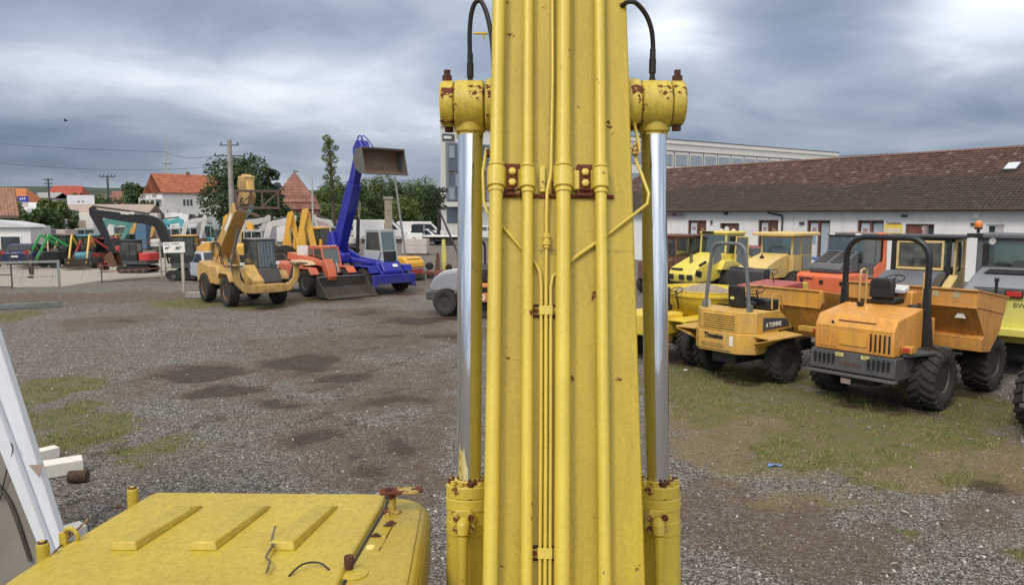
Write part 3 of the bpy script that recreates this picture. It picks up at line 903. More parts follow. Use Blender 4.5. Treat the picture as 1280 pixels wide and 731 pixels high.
# cylinders with chromed rods, both sides
def cylinder(sx, xt, xb):
    """rod from eye (top) down to the barrel; world coordinates under the excavator"""
    top = Vector((xt, 2.703, 4.073))
    bot = Vector((xb, 2.575, 2.85))
    ax = (top - bot).normalized()
    q = Matrix.Rotation(-math.atan2(ax.y, ax.z), 3, 'X') @ Matrix.Rotation(math.atan2(ax.x, ax.z), 3, 'Y')
    rod = MB().tube([(0, 0, -.02), (0, 0, 1.235)], .0445, 40)
    ro = rod.build('piston_rod', M['chrome'], EX)
    ro.location = bot
    ro.rotation_euler = q.to_euler()
    eyec = Vector((xt + (-.002 if sx < 0 else .003), 2.716, 4.188))
    e = MB()
    # collar, then the eye turned about the pin axis
    e.lathe([(.046, -.118), (.048, -.115), (.048, -.098), (.056, -.092), (.058, -.060), (.052, -.03), (.04, 0.0)], (0, 0, 0), 'z', 28)
    e.lathe([(.079, -.052), (.086, -.047), (.086, .047), (.079, .052)], (0, 0, 0), 'x', 36)
    eye = e.build('rod_eye', M['chip'], EX, bevel=.0)
    eye.location = eyec
    b1 = MB().lathe([(.084, 0), (.091, .005), (.093, .04), (.093, .10)], (0, 0, 0), 'x', 36)
    bo = b1.build('pin_boss', M['chip'], EX)
    bo.location = eyec + Vector((-sx * .056, 0, .0))
    bo.rotation_euler = (0, 0, 0 if sx < 0 else math.pi)
    cpm = MB().lathe([(.070, 0.0), (.078, .003), (.080, .006), (.080, .040), (.074, .048), (.0, .050)], (0, 0, 0), 'x', 36)
    cpo = cpm.build('pin_cap', M['chip'], EX)
    cpo.location = eyec + Vector((sx * .054, 0, .004))
    cpo.rotation_euler = (0, 0, math.pi if sx < 0 else 0)
    pb = MB().tube([(0, 0, .070), (0, 0, .098)], .019, 6).tube([(0, 0, .098), (0, 0, .118)], .0115, 14)
    pbo = pb.build('bolt', M['bare_rust'], cpo)
    pbo.location = (.026, 0, 0)
    lw = MB().tube([(0, 0, -.097), (0, 0, -.078)], .017, 6)
    lwo = lw.build('bolt', M['bare_rust'], cpo)
    lwo.location = (.022, -.02, 0)
    # barrel
    b = MB()
    b.lathe([(.079, -1.35), (.079, -.175), (.081, -.172), (.081, -.13), (.079, -.127), (.079, -.09), (.082, -.086), (.082, -.05), (.078, -.046), (.078, -.045)], (0, 0, 0), 'z', 44)
    ba = b.build('cylinder_barrel', M['pipe'], EX)
    ba.location = bot
    ba.rotation_euler = q.to_euler()
    g = MB().lathe([(.079, -.0448), (.081, -.042), (.081, -.006), (.078, -.002), (.052, -.0), (.052, .010), (.046, .012)], (0, 0, 0), 'z', 44)
    ga = g.build('gland', M['chip2'], ba)
    for k in range(12):
        t = 2 * math.pi * (k + .3) / 12
        h = MB().tube([(.067 * math.cos(t), .067 * math.sin(t), 0), (.067 * math.cos(t), .067 * math.sin(t), .013)], .010, 8)
        h.build('bolt', M['chip'] if k % 3 else M['bare_rust'], ba)
    # port flange and the pipe that leaves it
    fx = -.012 if sx < 0 else -.022
    f = MB()
    f.prism([(fx - .040, -.095), (fx - .022, -.072), (fx + .022, -.072), (fx + .040, -.095), (fx + .040, -.137), (fx + .022, -.155), (fx - .022, -.155), (fx - .040, -.137)], -.105, -.060, 'y')
    f.tube([(fx, -.106, -.112), (fx, -.128, -.120), (fx, -.134, -.15)], [.024, .022, .0185], 16)
    f.build('port_flange', M['pipe'], ba, bevel=.004)
    for dx in (-.026, .026):
        for dz in (-.094, -.134):
            MB().tube([(fx + dx, -.122, dz), (fx + dx, -.1055, dz)], .0105, 10).build('bolt', M['rusty'], ba, bevel=.001)
    MB().tube([(fx, -.134, -.15), (fx, -.134, -.8), (fx, -.10, -1.2)], .0165, 16).build('port_pipe', M['pipe'], ba)
    # hose
    if sx < 0:
        pts = [(-.149, 2.722, 4.285), (-.150, 2.724, 4.36), (-.150, 2.72, 4.44), (-.1435, 2.71, 4.50), (-.130, 2.70, 4.535), (-.110, 2.69, 4.54), (-.090, 2.68, 4.50), (-.074, 2.665, 4.43), (-.066, 2.66, 4.36), (-.064, 2.72, 4.30), (-.05, 2.85, 4.28)]
    else:
        pts = [(.501, 2.722, 4.30), (.502, 2.724, 4.37), (.500, 2.72, 4.41), (.492, 2.71, 4.45), (.474, 2.70, 4.49), (.448, 2.69, 4.52), (.42, 2.68, 4.535), (.39, 2.70, 4.53), (.36, 2.80, 4.50)]
    MB().tube(catmull(pts, 4), .0085, 10).build('hydraulic_hose', M['hose'], EX)
    p0 = Vector(pts[0])
    h = MB().tube([p0 + Vector((0, 0, -.035)), p0 + Vector((0, 0, -.018))], .0125, 6)
    h.tube([p0 + Vector((0, 0, -.018)), p0 + Vector((0, 0, .0))], .0095, 10)
    h.tube([p0, p0 + Vector((0, 0, .05))], .0125, 10).tube([p0 + Vector((0, 0, .05)), p0 + Vector((0, 0, .085))], .0105, 10)
    h.build('hose_fitting', M['hose'], EX, bevel=.001)

def catmull(pts, k=4):
    pts = [Vector(p) for p in pts]
    out = []
    for i in range(len(pts) - 1):
        p0, p1, p2, p3 = pts[max(i - 1, 0)], pts[i], pts[i + 1], pts[min(i + 2, len(pts) - 1)]
        for j in range(k):
            t = j / k
            out.append(0.5 * ((2 * p1) + (p2 - p0) * t + (2 * p0 - 5 * p1 + 4 * p2 - p3) * t * t + (3 * p1 - 3 * p2 + p3 - p0) * t ** 3))
    out.append(pts[-1])
    return out
cylinder(-1, -.149, -.154)
cylinder(1, .506, .519)
# little bracket beside the left hose
MB().tube([(-.135, 2.70, 4.433), (-.085, 2.70, 4.433)], .0045, 8).tube([(-.1, 2.70, 4.433), (-.1, 2.7, 4.415)], .004, 8).build('bracket', M['pipe'], EX)
text('m', .03, (-.20, 2.487, 2.772), (R(84), 0, 0), M['bare_rust'], EX, ext=.001)

# cab: roof with three pressed ribs, corner posts, glazed sides down to the deck
CZ = 2.72
def rounded(x0, x1, y0, y1, r, k=5):
    out = []
    for cx, cy, a0 in ((x1 - r, y1 - r, 0), (x0 + r, y1 - r, 90), (x0 + r, y0 + r, 180), (x1 - r, y0 + r, 270)):
        for j in range(k + 1):
            a = R(a0 + 90 * j / k)
            out.append((cx + r * math.cos(a), cy + r * math.sin(a)))
    return out
cabx0, cabx1, caby0, caby1 = -1.60, -.245, 1.0, 2.80
# rim of the roof: straight but for the slope to the left rear corner
def rr(x0, x1, y0, y1, r, skew):
    return [(x + (skew * (y - y0) / (y1 - y0) if x < (x0 + x1) / 2 else -.085 * (y - y0) / (y1 - y0)), y) for x, y in rounded(x0, x1, y0, y1, r)]
rf = MB()
o1 = rr(-1.66, -.225, 1.0, 2.80, .12, .22)
o2 = rr(-1.61, -.275, 1.05, 2.75, .09, .22)
rf.prism(o1, CZ - .22, CZ - .045, 'z')
rf.prism(o1, CZ - .045, CZ - .012, 'z', top=rr(-1.635, -.25, 1.02, 2.775, .10, .22))
rf.prism(rr(-1.635, -.25, 1.02, 2.775, .10, .22), CZ - .012, CZ, 'z', top=o2)
roof = rf.build('cab_roof', M['roofy'], EX, bevel=.012, seg=3)
# the raised hatch over most of the roof and its ribs
hp = [(-1.475, 1.2), (-.60, 1.2), (-.54, 1.23), (-.50, 1.30), (-.505, 2.2), (-.478, 2.66), (-.485, 2.76), (-1.375, 2.78), (-1.39, 2.74), (-1.46, 2.25), (-1.475, 2.1)]
hp = [(x, y) for x, y in hp]
hatch = MB().prism(hp, CZ - .02, CZ + .016, 'z').build('roof_hatch', M['roofy'], roof, bevel=.012, seg=3)
seam = MB()
for i in range(2, 8):
    a, b = hp[i], hp[i + 1]
    seam.beam((a[0] * 1.0 + .010, a[1], CZ + .001), (b[0] + .010, b[1], CZ + .001), .009, .006)
seam.build('rubber_seal', M['hose'], roof)
for (x0, x1, x2, x3) in ((-1.285, -1.195, -1.215, -1.13), (-1.03, -.94, -.965, -.88), (-.78, -.69, -.715, -.635)):
    yb, yt = 2.27, 2.64
    z0, z1 = CZ + .0155, CZ + .042
    vs = [(x0, yb, z0), (x1, yb, z0), (x3, yt, z0), (x2, yt, z0), (x0 + .006, yb + .012, z1), (x1 - .012, yb + .012, z1), (x3 - .010, yt - .05, z1 - .006), (x2 + .006, yt - .05, z1 - .006)]
    MB().add(vs, [(0, 3, 2, 1), (4, 5, 6, 7), (0, 1, 5, 4), (1, 2, 6, 5), (2, 3, 7, 6), (3, 0, 4, 7)]).build('rib', M['roofy'], roof, bevel=.005, seg=3)
def post(x, y, r, h, mat):
    p = MB().tube([(x, y, CZ - .02), (x, y, CZ + h)], r, 18).tube([(x, y, CZ + h), (x, y, CZ + h + .004)], [r, r * .8], 18)
    p.tube([(x, y, CZ + h + .0041), (x, y, CZ + h + .012)], r * .45, 10)
    p.build('mounting_post', mat, roof, bevel=.002)
post(-1.425, 2.70, .019, .055, M['roofy'])
post(-1.47, 2.235, .019, .055, M['roofy'])
for px_, py_ in ((-1.425, 2.70), (-1.47, 2.235)):
    MB().tube([(px_, py_, CZ + .0561), (px_, py_, CZ + .064)], .0145, 12).build('post_cap', M['bare_rust'], roof, bevel=.002)
# hook, rusty stud, bracket with a post under a rusty plate
MB().tube(catmull([(-1.475, 2.36, CZ), (-1.468, 2.35, CZ + .045), (-1.445, 2.345, CZ + .058), (-1.425, 2.345, CZ + .035), (-1.43, 2.35, CZ + .012)], 4), .007, 8).bb(-1.488, -1.465, 2.345, 2.36, CZ - .01, CZ + .04).build('hook', M['roofy'], roof)
MB().tube([(-.497, 2.17, CZ - .01), (-.497, 2.17, CZ + .045)], .013, 14).tube([(-.497, 2.17, CZ + .02), (-.497, 2.17, CZ + .047)], .0155, 6).build('stud', M['bare_rust'], roof, bevel=.001)
MB().lathe([(.045, -.002), (.045, .004), (.04, .006)], (-.48, 2.15, CZ), 'z', 26).build('stud_pad', M['roofy'], roof)
bk = MB().tube([(-.437, 2.62, CZ - .01), (-.437, 2.62, CZ + .075)], .014, 16).lathe([(.034, 0), (.034, .006), (.028, .008)], (-.437, 2.62, CZ), 'z', 22)
bk.build('bracket_post', M['rusty'], roof)
MB().prism([(-.475, 2.585), (-.335, 2.60), (-.325, 2.63), (-.335, 2.655), (-.475, 2.645), (-.485, 2.615)], CZ + .075, CZ + .083, 'z').build('bracket_plate', M['rusty'], roof, bevel=.002)
MB().tube([(-.45, 2.615, CZ + .083), (-.45, 2.615, CZ + .092)], .013, 6).tube([(-.36, 2.628, CZ + .0831), (-.36, 2.628, CZ + .0845)], .009, 12).build('bolt', M['bare_rust'], roof)
for x, y in ((-.425, 2.52), (-.43, 2.50), (-.46, 2.415), (-1.46, 2.66), (-1.51, 2.43)):
    MB().lathe([(.011, -.001), (.011, .006), (.007, .009)], (x, y, CZ), 'z', 6).bb(x - .018, x + .018, y - .009, y + .004, CZ - .001, CZ + .003).build('bolt', M['bare_rust'], roof)
MB().lathe([(.016, -.001), (.014, .0035)], (-.462, 2.33, CZ), 'z', 20).build('cap_plug', M['sticker_y'], roof)
MB().box((-1.435, 2.20, CZ + .004), (.05, .03, .004), (0, 0, .3)).build('metal_tab', M['steel'], roof)
MB().tube([(-1.51, 2.55, CZ + .002), (-1.45, 2.15, CZ + .002)], .003, 6).tube([(-.43, 2.30, CZ + .001), (-.415, 2.52, CZ + .001)], .0022, 6).build('weld_bead', M['rusty'], roof)
# a curved wire and a dry twig on the roof
MB().tube(catmull([(-.66, 2.10, CZ + .018), (-.63, 2.14, CZ + .035), (-.585, 2.16, CZ + .03), (-.55, 2.14, CZ + .018)], 4), .003, 6).build('wire', M['hose'], roof)
tw = MB().tube(catmull([(-.725, 2.10, CZ + .03), (-.735, 2.16, CZ + .035), (-.76, 2.20, CZ + .03), (-.762, 2.27, CZ + .034), (-.785, 2.34, CZ + .032), (-.79, 2.39, CZ + .045)], 3), [.004] * 8 + [.005] * 4 + [.0035] * 4, 6).tube([(-.762, 2.27, CZ + .034), (-.748, 2.255, CZ + .045)], .0025, 5).build('twig', plain('bark_dry', (0.15, 0.125, 0.095), 0.9, scale=60))
tag(tw, 'dry crooked twig lying on the yellow cab roof', 'twig')
# glazed cab below the roof
for (x, y) in ((-1.58, 1.08), (-.30, 1.08), (-1.36, 2.70), (-.37, 2.70)):
    MB().tube([(x, y, 1.05), (x, y, CZ - .2)], .04, 8).build('cab_pillar', M['black'], EX)
MB().slab((-.30, 1.08, 1.5), (-.37, 2.70, 1.5), (-.37, 2.70, CZ - .2), (-.30, 1.08, CZ - .2), .008).build('cab_window', M['glass_d'], EX)
MB().slab((-1.58, 1.08, 1.5), (-.30, 1.08, 1.5), (-.30, 1.08, CZ - .2), (-1.58, 1.08, CZ - .2), .008).build('cab_window', M['glass_d'], EX)
MB().slab((-1.36, 2.70, 1.5), (-1.58, 1.08, 1.5), (-1.58, 1.08, CZ - .2), (-1.36, 2.70, CZ - .2), .008).build('cab_window', M['glass_d'], EX)
MB().slab((-.37, 2.70, 1.2), (-1.36, 2.70, 1.2), (-1.36, 2.70, CZ - .2), (-.37, 2.70, CZ - .2), .008).build('cab_window', M['glass_d'], EX)
MB().prism([(-1.60, 1.05), (-.28, 1.05), (-.35, 2.73), (-1.38, 2.73)], 1.05, 1.5, 'z').build('cab_body', M['roofy'], EX, bevel=.03)
MB().bb(-1.1, -.7, 1.5, 1.9, 1.5, 1.9).bb(-1.1, -.7, 1.35, 1.5, 1.5, 2.3).build('driver_seat', M['seat'], EX, bevel=.05)
# deck, engine house, counterweight, undercarriage
MB().prism([(-1.62, -2.2), (1.55, -2.2), (1.55, 1.9), (.6, 2.1), (-.25, 2.1), (-.3, 1.0), (-1.62, 1.0)], .95, 1.10, 'z').build('deck', M['roofy'], EX, bevel=.02)
MB().bb(.62, 1.52, -.5, 1.8, 1.101, 1.9).bb(-1.55, 1.5, -1.7, -.5, 1.101, 1.95).build('engine_house', M['roofy'], EX, bevel=.05)
MB().prism(rounded(-1.5, 1.5, -2.6, -1.71, .3), .98, 2.0, 'z').build('counterweight', M['roofy'], EX, bevel=.05)
for sx in (-1, 1):
    MB().prism([(-2.1, .3), (-1.8, .05), (1.8, .05), (2.1, .3), (2.1, .6), (1.8, .85), (-1.8, .85), (-2.1, .6)], sx * 1.25 - .28, sx * 1.25 + .28, 'x').build('track', M['black'], EX, bevel=.04)
MB().bb(-1.0, 1.0, -1.2, 1.2, .35, .94).build('undercarriage', M['dark'], EX, bevel=.03)

# ---------------------------------------------------------------- building blocks shared by the machines
def P3(name, c, **k):
    if name not in M:
        M[name] = paint(name, c, **k)
    return M[name]

_wheel_cache = {}
def wheel_meshes(Rr, W, rim, rimmat, lugs, tyremat=None, bar=1.0):
    key = (Rr, W, rim, rimmat.name, lugs, bar)
    if key in _wheel_cache:
        return _wheel_cache[key]
    t = MB()
    h = W / 2
    rb = Rr - (0.045 * Rr / .6 if lugs else 0)
    side = Rr - rim
    prof = [(rim * .96, -h * .72), (rim, -h * .80), (rim + side * .3, -h * .98), (rim + side * .65, -h), (rb - .03 * Rr, -h * .90), (rb, -h * .74), (rb + .004, 0), (rb, h * .74), (rb - .03 * Rr, h * .90), (rim + side * .65, h), (rim + side * .3, h * .98), (rim, h * .80), (rim * .96, h * .72)]
    t.lathe(prof, (0, 0, 0), 'y', 40)
    if lugs:
        for k in range(lugs):
            for s in (-1, 1):
                a0 = 2 * math.pi * (k + (0.5 if s > 0 else 0)) / lugs
                lh = Rr - rb + .015
                w1 = 2 * math.pi * Rr / lugs * .36 * bar
                # slanted bar from the centre line out over the shoulder
                vs = []
                for (yy, da, ww, rr) in ((0.02 * s, 0.0, w1, Rr), (h * .55 * s, .8 * w1 / Rr * 1.6, w1, Rr - .002), (h * .98 * s, 1.25 * w1 / Rr * 1.6, w1 * 1.1, Rr - .05 * Rr), (h * 1.015 * s, 1.35 * w1 / Rr * 1.6, w1 * .9, Rr - .20 * Rr)):
                    for (q, r_) in ((-.5, rr), (.5, rr), (.5, rr - lh), (-.5, rr - lh)):
                        a = a0 + da + q * ww / Rr
                        vs.append((r_ * math.cos(a), yy, r_ * math.sin(a)))
                fs = [(3, 2, 1, 0), (12, 13, 14, 15)]
                for j in range(3):
                    o = j * 4
                    for q in range(4):
                        fs.append((o + q, o + (q + 1) % 4, o + 4 + (q + 1) % 4, o + 4 + q))
                t.add(vs, fs)
    tm = t.mesh('wheel', True, 40)
    tm.materials.append(tyremat or M['tyre_mud'])
    r = MB()
    for s in (-1, 1):
        r.lathe_open([(rim * .98, s * h * .82), (rim * .93, s * h * .80), (rim * .90, s * h * .5), (rim * .62, s * h * .34), (rim * .55, s * h * .36), (rim * .30, s * h * .38), (rim * .28, s * h * .55), (0.0, s * h * .56)], (0, 0, 0), 'y', 28)
    rm = r.mesh('rim', True, 35)
    rm.materials.append(rimmat)
    b = MB()
    for s in (-1, 1):
        for k in range(8):
            a = 2 * math.pi * k / 8
            c = (rim * .44 * math.cos(a), s * h * .36, rim * .44 * math.sin(a))
            b.cyl(c, (c[0], s * h * .44, c[2]), rim * .045, 6)
    bm2 = b.mesh('wheel_nuts', False)
    bm2.materials.append(M['steel'])
    _wheel_cache[key] = (tm, rm, bm2)
    return _wheel_cache[key]

def wheel(parent, x, y, z, Rr, W, rim, rimmat, lugs=22, tilt=0.0, spin=None, nuts=True):
    tm, rm, nm = wheel_meshes(Rr, W, rim, rimmat, lugs)
    o = put('wheel', tm, None, parent, (x, y, z), (0, random.random() * 3 if spin is None else spin, tilt))
    put('rim', rm, None, o)
    if nuts:
        nu = put('wheel_nuts', nm, None, o)
        nu['kind'] = 'stuff'
    return o

def cab(parent, x0, x1, w, z0, z1, frame, roofm, sill=None, roof_t=.10, over=(.12, .12, .06), pil=.07, rake_r=0.0, rake_f=0.0, gl=None, roofname='cab_roof', seat=True, panels=True, door_split=None):
    """glazed cab: sill height, sloping rear (rake_r) and front (rake_f) faces"""
    gl = gl or M['glass']
    h = w / 2
    sill = sill if sill is not None else z0 + (z1 - z0) * .35
    def xr(z): return x0 + rake_r * (z - z0) / (z1 - z0)
    def xf(z): return x1 - rake_f * (z - z0) / (z1 - z0)
    fr = MB()
    for y in (-h + pil / 2, h - pil / 2):
        fr.beam((xr(z0), y, z0), (xr(z1), y, z1), pil, pil)
        fr.beam((xf(z0), y, z0), (xf(z1), y, z1), pil, pil)
        fr.beam((xr(z1) + pil * .5, y, z1 - pil / 2), (xf(z1) - pil * .5, y, z1 - pil / 2), pil * .98, pil)
        if door_split:
            xm = x0 + (x1 - x0) * door_split
            fr.beam((xm, y, sill), (xm, y, z1 - pil), pil * .9, pil * .8)
    for xx in (xr(z1), xf(z1)):
        fr.beam((xx, -h + pil, z1 - pil / 2), (xx, h - pil, z1 - pil / 2), pil * .97, pil * .96)
    f = fr.build('cab_frame', frame, parent, bevel=.012)
    if panels:
        pm = MB()
        t = .03
        for y in (-h + .018, h - .018):
            pm.prism([(xr(z0) + pil * .4, z0 + .002), (xf(z0) - pil * .4, z0 + .002), (xf(sill) - pil * .4, sill), (xr(sill) + pil * .4, sill)], y - t / 2, y + t / 2, 'y')
        pm.slab((xr(z0), -h + pil, z0), (xr(z0), h - pil, z0), (xr(sill), h - pil, sill), (xr(sill), -h + pil, sill), t)
        pm.slab((xf(z0), -h + pil, z0), (xf(z0), h - pil, z0), (xf(sill), h - pil, sill), (xf(sill), -h + pil, sill), t)
        pm.build('cab_panel', frame, parent, bevel=.005)
    g = .008
    e = pil * .5
    MB().slab((xr(sill), -h + pil, sill), (xr(sill), h - pil, sill), (xr(z1 - pil), h - pil, z1 - pil), (xr(z1 - pil), -h + pil, z1 - pil), g).build('rear_window', gl, parent)
    MB().slab((xf(sill), -h + pil, sill), (xf(sill), h - pil, sill), (xf(z1 - pil), h - pil, z1 - pil), (xf(z1 - pil), -h + pil, z1 - pil), g).build('windscreen', gl, parent)
    for y in (-h + .02, h - .02):
        MB().slab((xr(sill) + e, y, sill), (xf(sill) - e, y, sill), (xf(z1 - pil) - e, y, z1 - pil), (xr(z1 - pil) + e, y, z1 - pil), g).build('side_window', gl, parent)
    rx0, rx1 = xr(z1) - over[0], xf(z1) + over[1]
    ry = h + over[2]
    rfm = MB()
    rfm.prism(rounded(rx0, rx1, -ry, ry, .08, 3), z1 + .001, z1 + roof_t * .7, 'z')
    rfm.prism(rounded(rx0, rx1, -ry, ry, .08, 3), z1 + roof_t * .7, z1 + roof_t, 'z', top=rounded(rx0 + .08, rx1 - .08, -ry + .08, ry - .08, .06, 3))
    ro = rfm.build(roofname, roofm, parent, bevel=.01)
    if seat:
        xm = xr(z0) * .6 + xf(z0) * .4
        zz = min(sill, z0 + .55)
        MB().bb(xm - .22, xm + .22, -.23, .23, z0 + .1, zz - .05).box((xm - .22, 0, zz + .22), (.12, .44, .62), (0, -.12, 0)).build('driver_seat', M['seat'], parent, bevel=.04)
        steering(parent, xm + .55, 0, zz + .15, .17)
    return ro

def steering(parent, x, y, z, r, tilt=-.5):
    pts = [(x + r * math.cos(a) * math.cos(tilt), y + r * math.sin(a), z + r * math.cos(a) * math.sin(-tilt)) for a in [2 * math.pi * k / 18 for k in range(18)]]
    m = MB().tube(pts, .014, 6, closed=True)
    for a in (0, 2.1, 4.2):
        m.tube([(x, y, z), (x + r * math.cos(a) * math.cos(tilt), y + r * math.sin(a), z + r * math.cos(a) * math.sin(-tilt))], .009, 5)
    m.tube([(x, y, z), (x + .16, y, z - .5)], .02, 6)
    return m.build('steering_wheel', M['seat'], parent)

def skip(parent, prof, hw, mat, band=None, t=.03, hw_low=None, inner=None, name='skip'):
    """open tipping hopper: side outline (x, z) listed from the rear top edge round the bottom to the front top edge"""
    hl = hw_low or hw
    m = MB()
    zs = [p[1] for p in prof]
    zmax, zmin = max(zs), min(zs)
    def W(z):
        k = (z - zmin) / (zmax - zmin)
        return hl + (hw - hl) * min(1, k * 1.6)
    n = len(prof)
    cx = sum(p[0] for p in prof) / n
    cz = zmax + .1
    inn = []
    for (x, z) in prof:
        dx, dz = cx - x, cz - z
        L = math.hypot(dx, dz)
        inn.append((x + dx / L * t * 1.3, z + (dz / L * t if z < zmax - .15 else 0)))
    # floor and ends follow the outline; sides close it
    for i in range(n - 1):
        (xa, za), (xb, zb) = prof[i], prof[i + 1]
        (ia, ja), (ib, jb) = inn[i], inn[i + 1]
        vs = [(xa, -W(za), za), (xa, W(za), za), (xb, W(zb), zb), (xb, -W(zb), zb), (ia, -W(za) + t, ja), (ia, W(za) - t, ja), (ib, W(zb) - t, jb), (ib, -W(zb) + t, jb)]
        m.add(vs, [(0, 1, 2, 3), (7, 6, 5, 4), (0, 4, 5, 1), (3, 2, 6, 7)])
    for s in (-1, 1):
        vs = [(x, s * W(z), z) for x, z in prof] + [(x, s * (W(z) - t), z) for x, z in inn]
        fs = [tuple(range(n)), tuple(range(2 * n - 1, n - 1, -1)), (0, n, 2 * n - 1, n - 1)]
        for i in range(n - 1):
            fs.append((i, i + 1, n + i + 1, n + i))
        m.add(vs, fs)
    return m.build(name, mat, parent, bevel=.008)

def hoop(parent, x, hw, z0, z1, r, mat, rad=.35, lean=0.0, foot=None, hw0=None):
    hw0 = hw0 or hw
    pts = [(x, hw0, z0)]
    n = 8
    zc = z1 - rad
    for k in range(n + 1):
        a = math.pi / 2 * k / n
        pts.append((x, hw - rad + rad * math.cos(a), zc + rad * math.sin(a)))
    pts += [(p[0], -p[1], p[2]) for p in pts[::-1]]
    pts = [(p[0] + lean * (p[2] - z0), p[1], p[2]) for p in pts]
    return MB().tube(pts, r, 14).build('roll_bar', mat, parent)

def rail(parent, pts, r, mat, name='handrail'):
    return MB().tube(catmull(pts, 4), r, 8).build(name, mat, parent)

def catmull_closed(p): return p

# ---------------------------------------------------------------- front dumper of the row
ORG = (0.74, 0.33, 0.04)
def big_dumper(x, y, deg, label, group=None):
    T = thing('site_dumper', label, 'dumper', (x, y, 0), deg, group)
    o1 = P3('dumper_orange', ORG, dirt=.45, rust=.13, rough=.42)
    o2 = P3('skip_orange', (0.66, 0.30, 0.045), dirt=.55, rust=.22, rough=.5)
    dk = P3('dumper_dark', (0.05, 0.058, 0.07), dirt=.45, rough=.5, rust=.06)
    rimm = P3('dumper_rim', (0.10, 0.10, 0.10), dirt=.6, rust=.2)
    for s in (-1, 1):
        for k in range(3):
            MB().tube(catmull([(1.3, s * (.3 + .09 * k), 1.0), (1.55, s * (.32 + .09 * k), .72 + .05 * k), (1.9, s * (.25 + .08 * k), .8), (2.1, s * .2, .95)], 4), .022, 6).build('hydraulic_hose', M['hose'], T)
    MB().tube([(.75, -.72, .7), (.75, -.72, 1.9), (.70, -.74, 2.0)], .035, 10).build('exhaust_stack', M['rust'], T)
    # engine cover
    sec = [(-.78, 1.085), (-.80, 1.58), (-.66, 1.80), (.42, 1.95), (.42, 1.085)]
    MB().prism(sec, -.80, .80, 'y').build('engine_cover', o1, T, bevel=.035, seg=3)
    # louvre slots left and right, each a recess with a slanted blade
    for side in (-1, 1):
        for k in range(5):
            yc = side * (.33 + .088 * k + .03)
            s = MB().box((-.788, yc, 1.335), (.03, .040, .34))
            so = s.build('louvre', M['black'] if side < 0 else o1, T, bevel=.004)
            MB().box((-.797, yc + .026, 1.335), (.045, .014, .35), (0, 0, .5)).build('louvre_blade', o1, so, bevel=.003)
    MB().box((-.801, .0, 1.35), (.012, .56, .26)).build('badge_panel', P3('panel_orange', (.75, .36, .03), dirt=.35), T, bevel=.004)
    MB().box((-.738, -.05, 1.69), (.012, .75, .04), (0, R(-32), 0)).build('badge_remains', M['rust'], T)
    MB().box((-.800, .42, 1.655), (.02, .05, .05)).build('catch', M['black'], T, bevel=.004)
    # lower dark bumper panel with its own slots
    MB().prism([(-.80, 1.078), (-.84, .70), (-.74, .64), (.42, .64), (.42, 1.078)], -.86, .86, 'y').build('bumper', dk, T, bevel=.015)
    for side in (-1, 1):
        for k in range(5):
            yc = side * (.36 + .095 * k)
            MB().box((-.828, yc, .875), (.02, .032, .28), (0, R(-6), 0)).build('slot', M['black'], T)
            MB().box((-.836, yc + .03, .875), (.02, .012, .28), (0, R(-6), 0)).build('slot_blade', dk, T, bevel=.002)
    for yc, w in ((.24, .16), (-.28, .16)):
        MB().box((-.824, yc, 1.02), (.006, w, .07), (0, R(-6), 0)).build('sticker', M['sticker_y'], T)
    text('90.6', .05, (-.829, -.28, 1.02), (R(90), 0, R(-90)), M['black'], T, ext=.0008)
    text('90.5', .05, (-.829, .24, 1.02), (R(90), 0, R(-90)), M['black'], T, ext=.0008)
    text('TEREX', .13, (-.838, .02, .85), (R(84), 0, R(-90)), M['rust'], T, ext=.0015, sx=1.25)
    MB().prism([(-.86, .60), (-.86, .66), (-.74, .66), (-.70, .60)], -.88, .88, 'y').build('bumper_lip', P3('bumper_lip', (.10, .105, .11), dirt=.5, rust=.2), T, bevel=.008)
    MB().box((-.80, .10, .50), (.01, .20, .11), (0, 0, 0)).build('number_plate', P3('dull_plate', (.34, .27, .26), dirt=.3), T)
    MB().bb(-.55, 2.9, -.35, .35, .42, .66).bb(1.0, 1.35, -.45, .45, .4, .95).build('chassis', M['black'], T, bevel=.03)
    for xx in (.4, 2.95):
        MB().tube([(xx, -.8, .6), (xx, .8, .6)], .13, 12).lathe([(.05, -.26), (.2, -.15), (.24, 0), (.2, .15), (.05, .26)], (xx, 0, .6), 'y', 14).build('axle', M['black'], T)
        for s in (-1, 1):
            wheel(T, xx, s * 1.02, .60, .61, .52, .29, rimm, 20, nuts=True)
    # fender platforms
    for s in (-1, 1):
        MB().prism([(-.25, .82 * s), (-.55, .86 * s), (-.50, .98 * s), (.05, 1.16 * s), (.95, 1.16 * s), (1.0, .80 * s), (1.0, .5 * s), (.43, .5 * s), (.43, .82 * s)][::s], 1.10, 1.155, 'z').build('fender', dk, T, bevel=.008)
        MB().slab((-.45, s * .88, 1.10), (-.45, s * .88, .78), (.45, s * .88, .9), (.9, s * .9, 1.10), .03).build('fender_bracket', dk, T)
    # roll bar with flared plates at its feet
    RX = .42
    hoop(T, RX, .84, 1.16, 3.33, .062, P3('roll_bar_black', (.012, .014, .019), dirt=.08, rough=.3, fade=.03), rad=.42)
    for s in (-1, 1):
        MB().prism([(s * .66, 1.16), (s * 1.0, 1.16), (s * .92, 1.9), (s * .905, 2.35), (s * .775, 2.35), (s * .76, 1.9)], RX - .045, RX + .035, 'x').build('roll_bar_foot', M['black'], T, bevel=.012)
        MB().box((RX, s * .84, 1.168), (.36, .32, .02)).build('foot_plate', M['black'], T, bevel=.004)
    # seat with its backrest, steering column
    st = MB()
    st.bb(.38, .82, -.24, .26, 1.96, 2.10)
    st.build('seat', M['seat'], T, bevel=.04, seg=3)
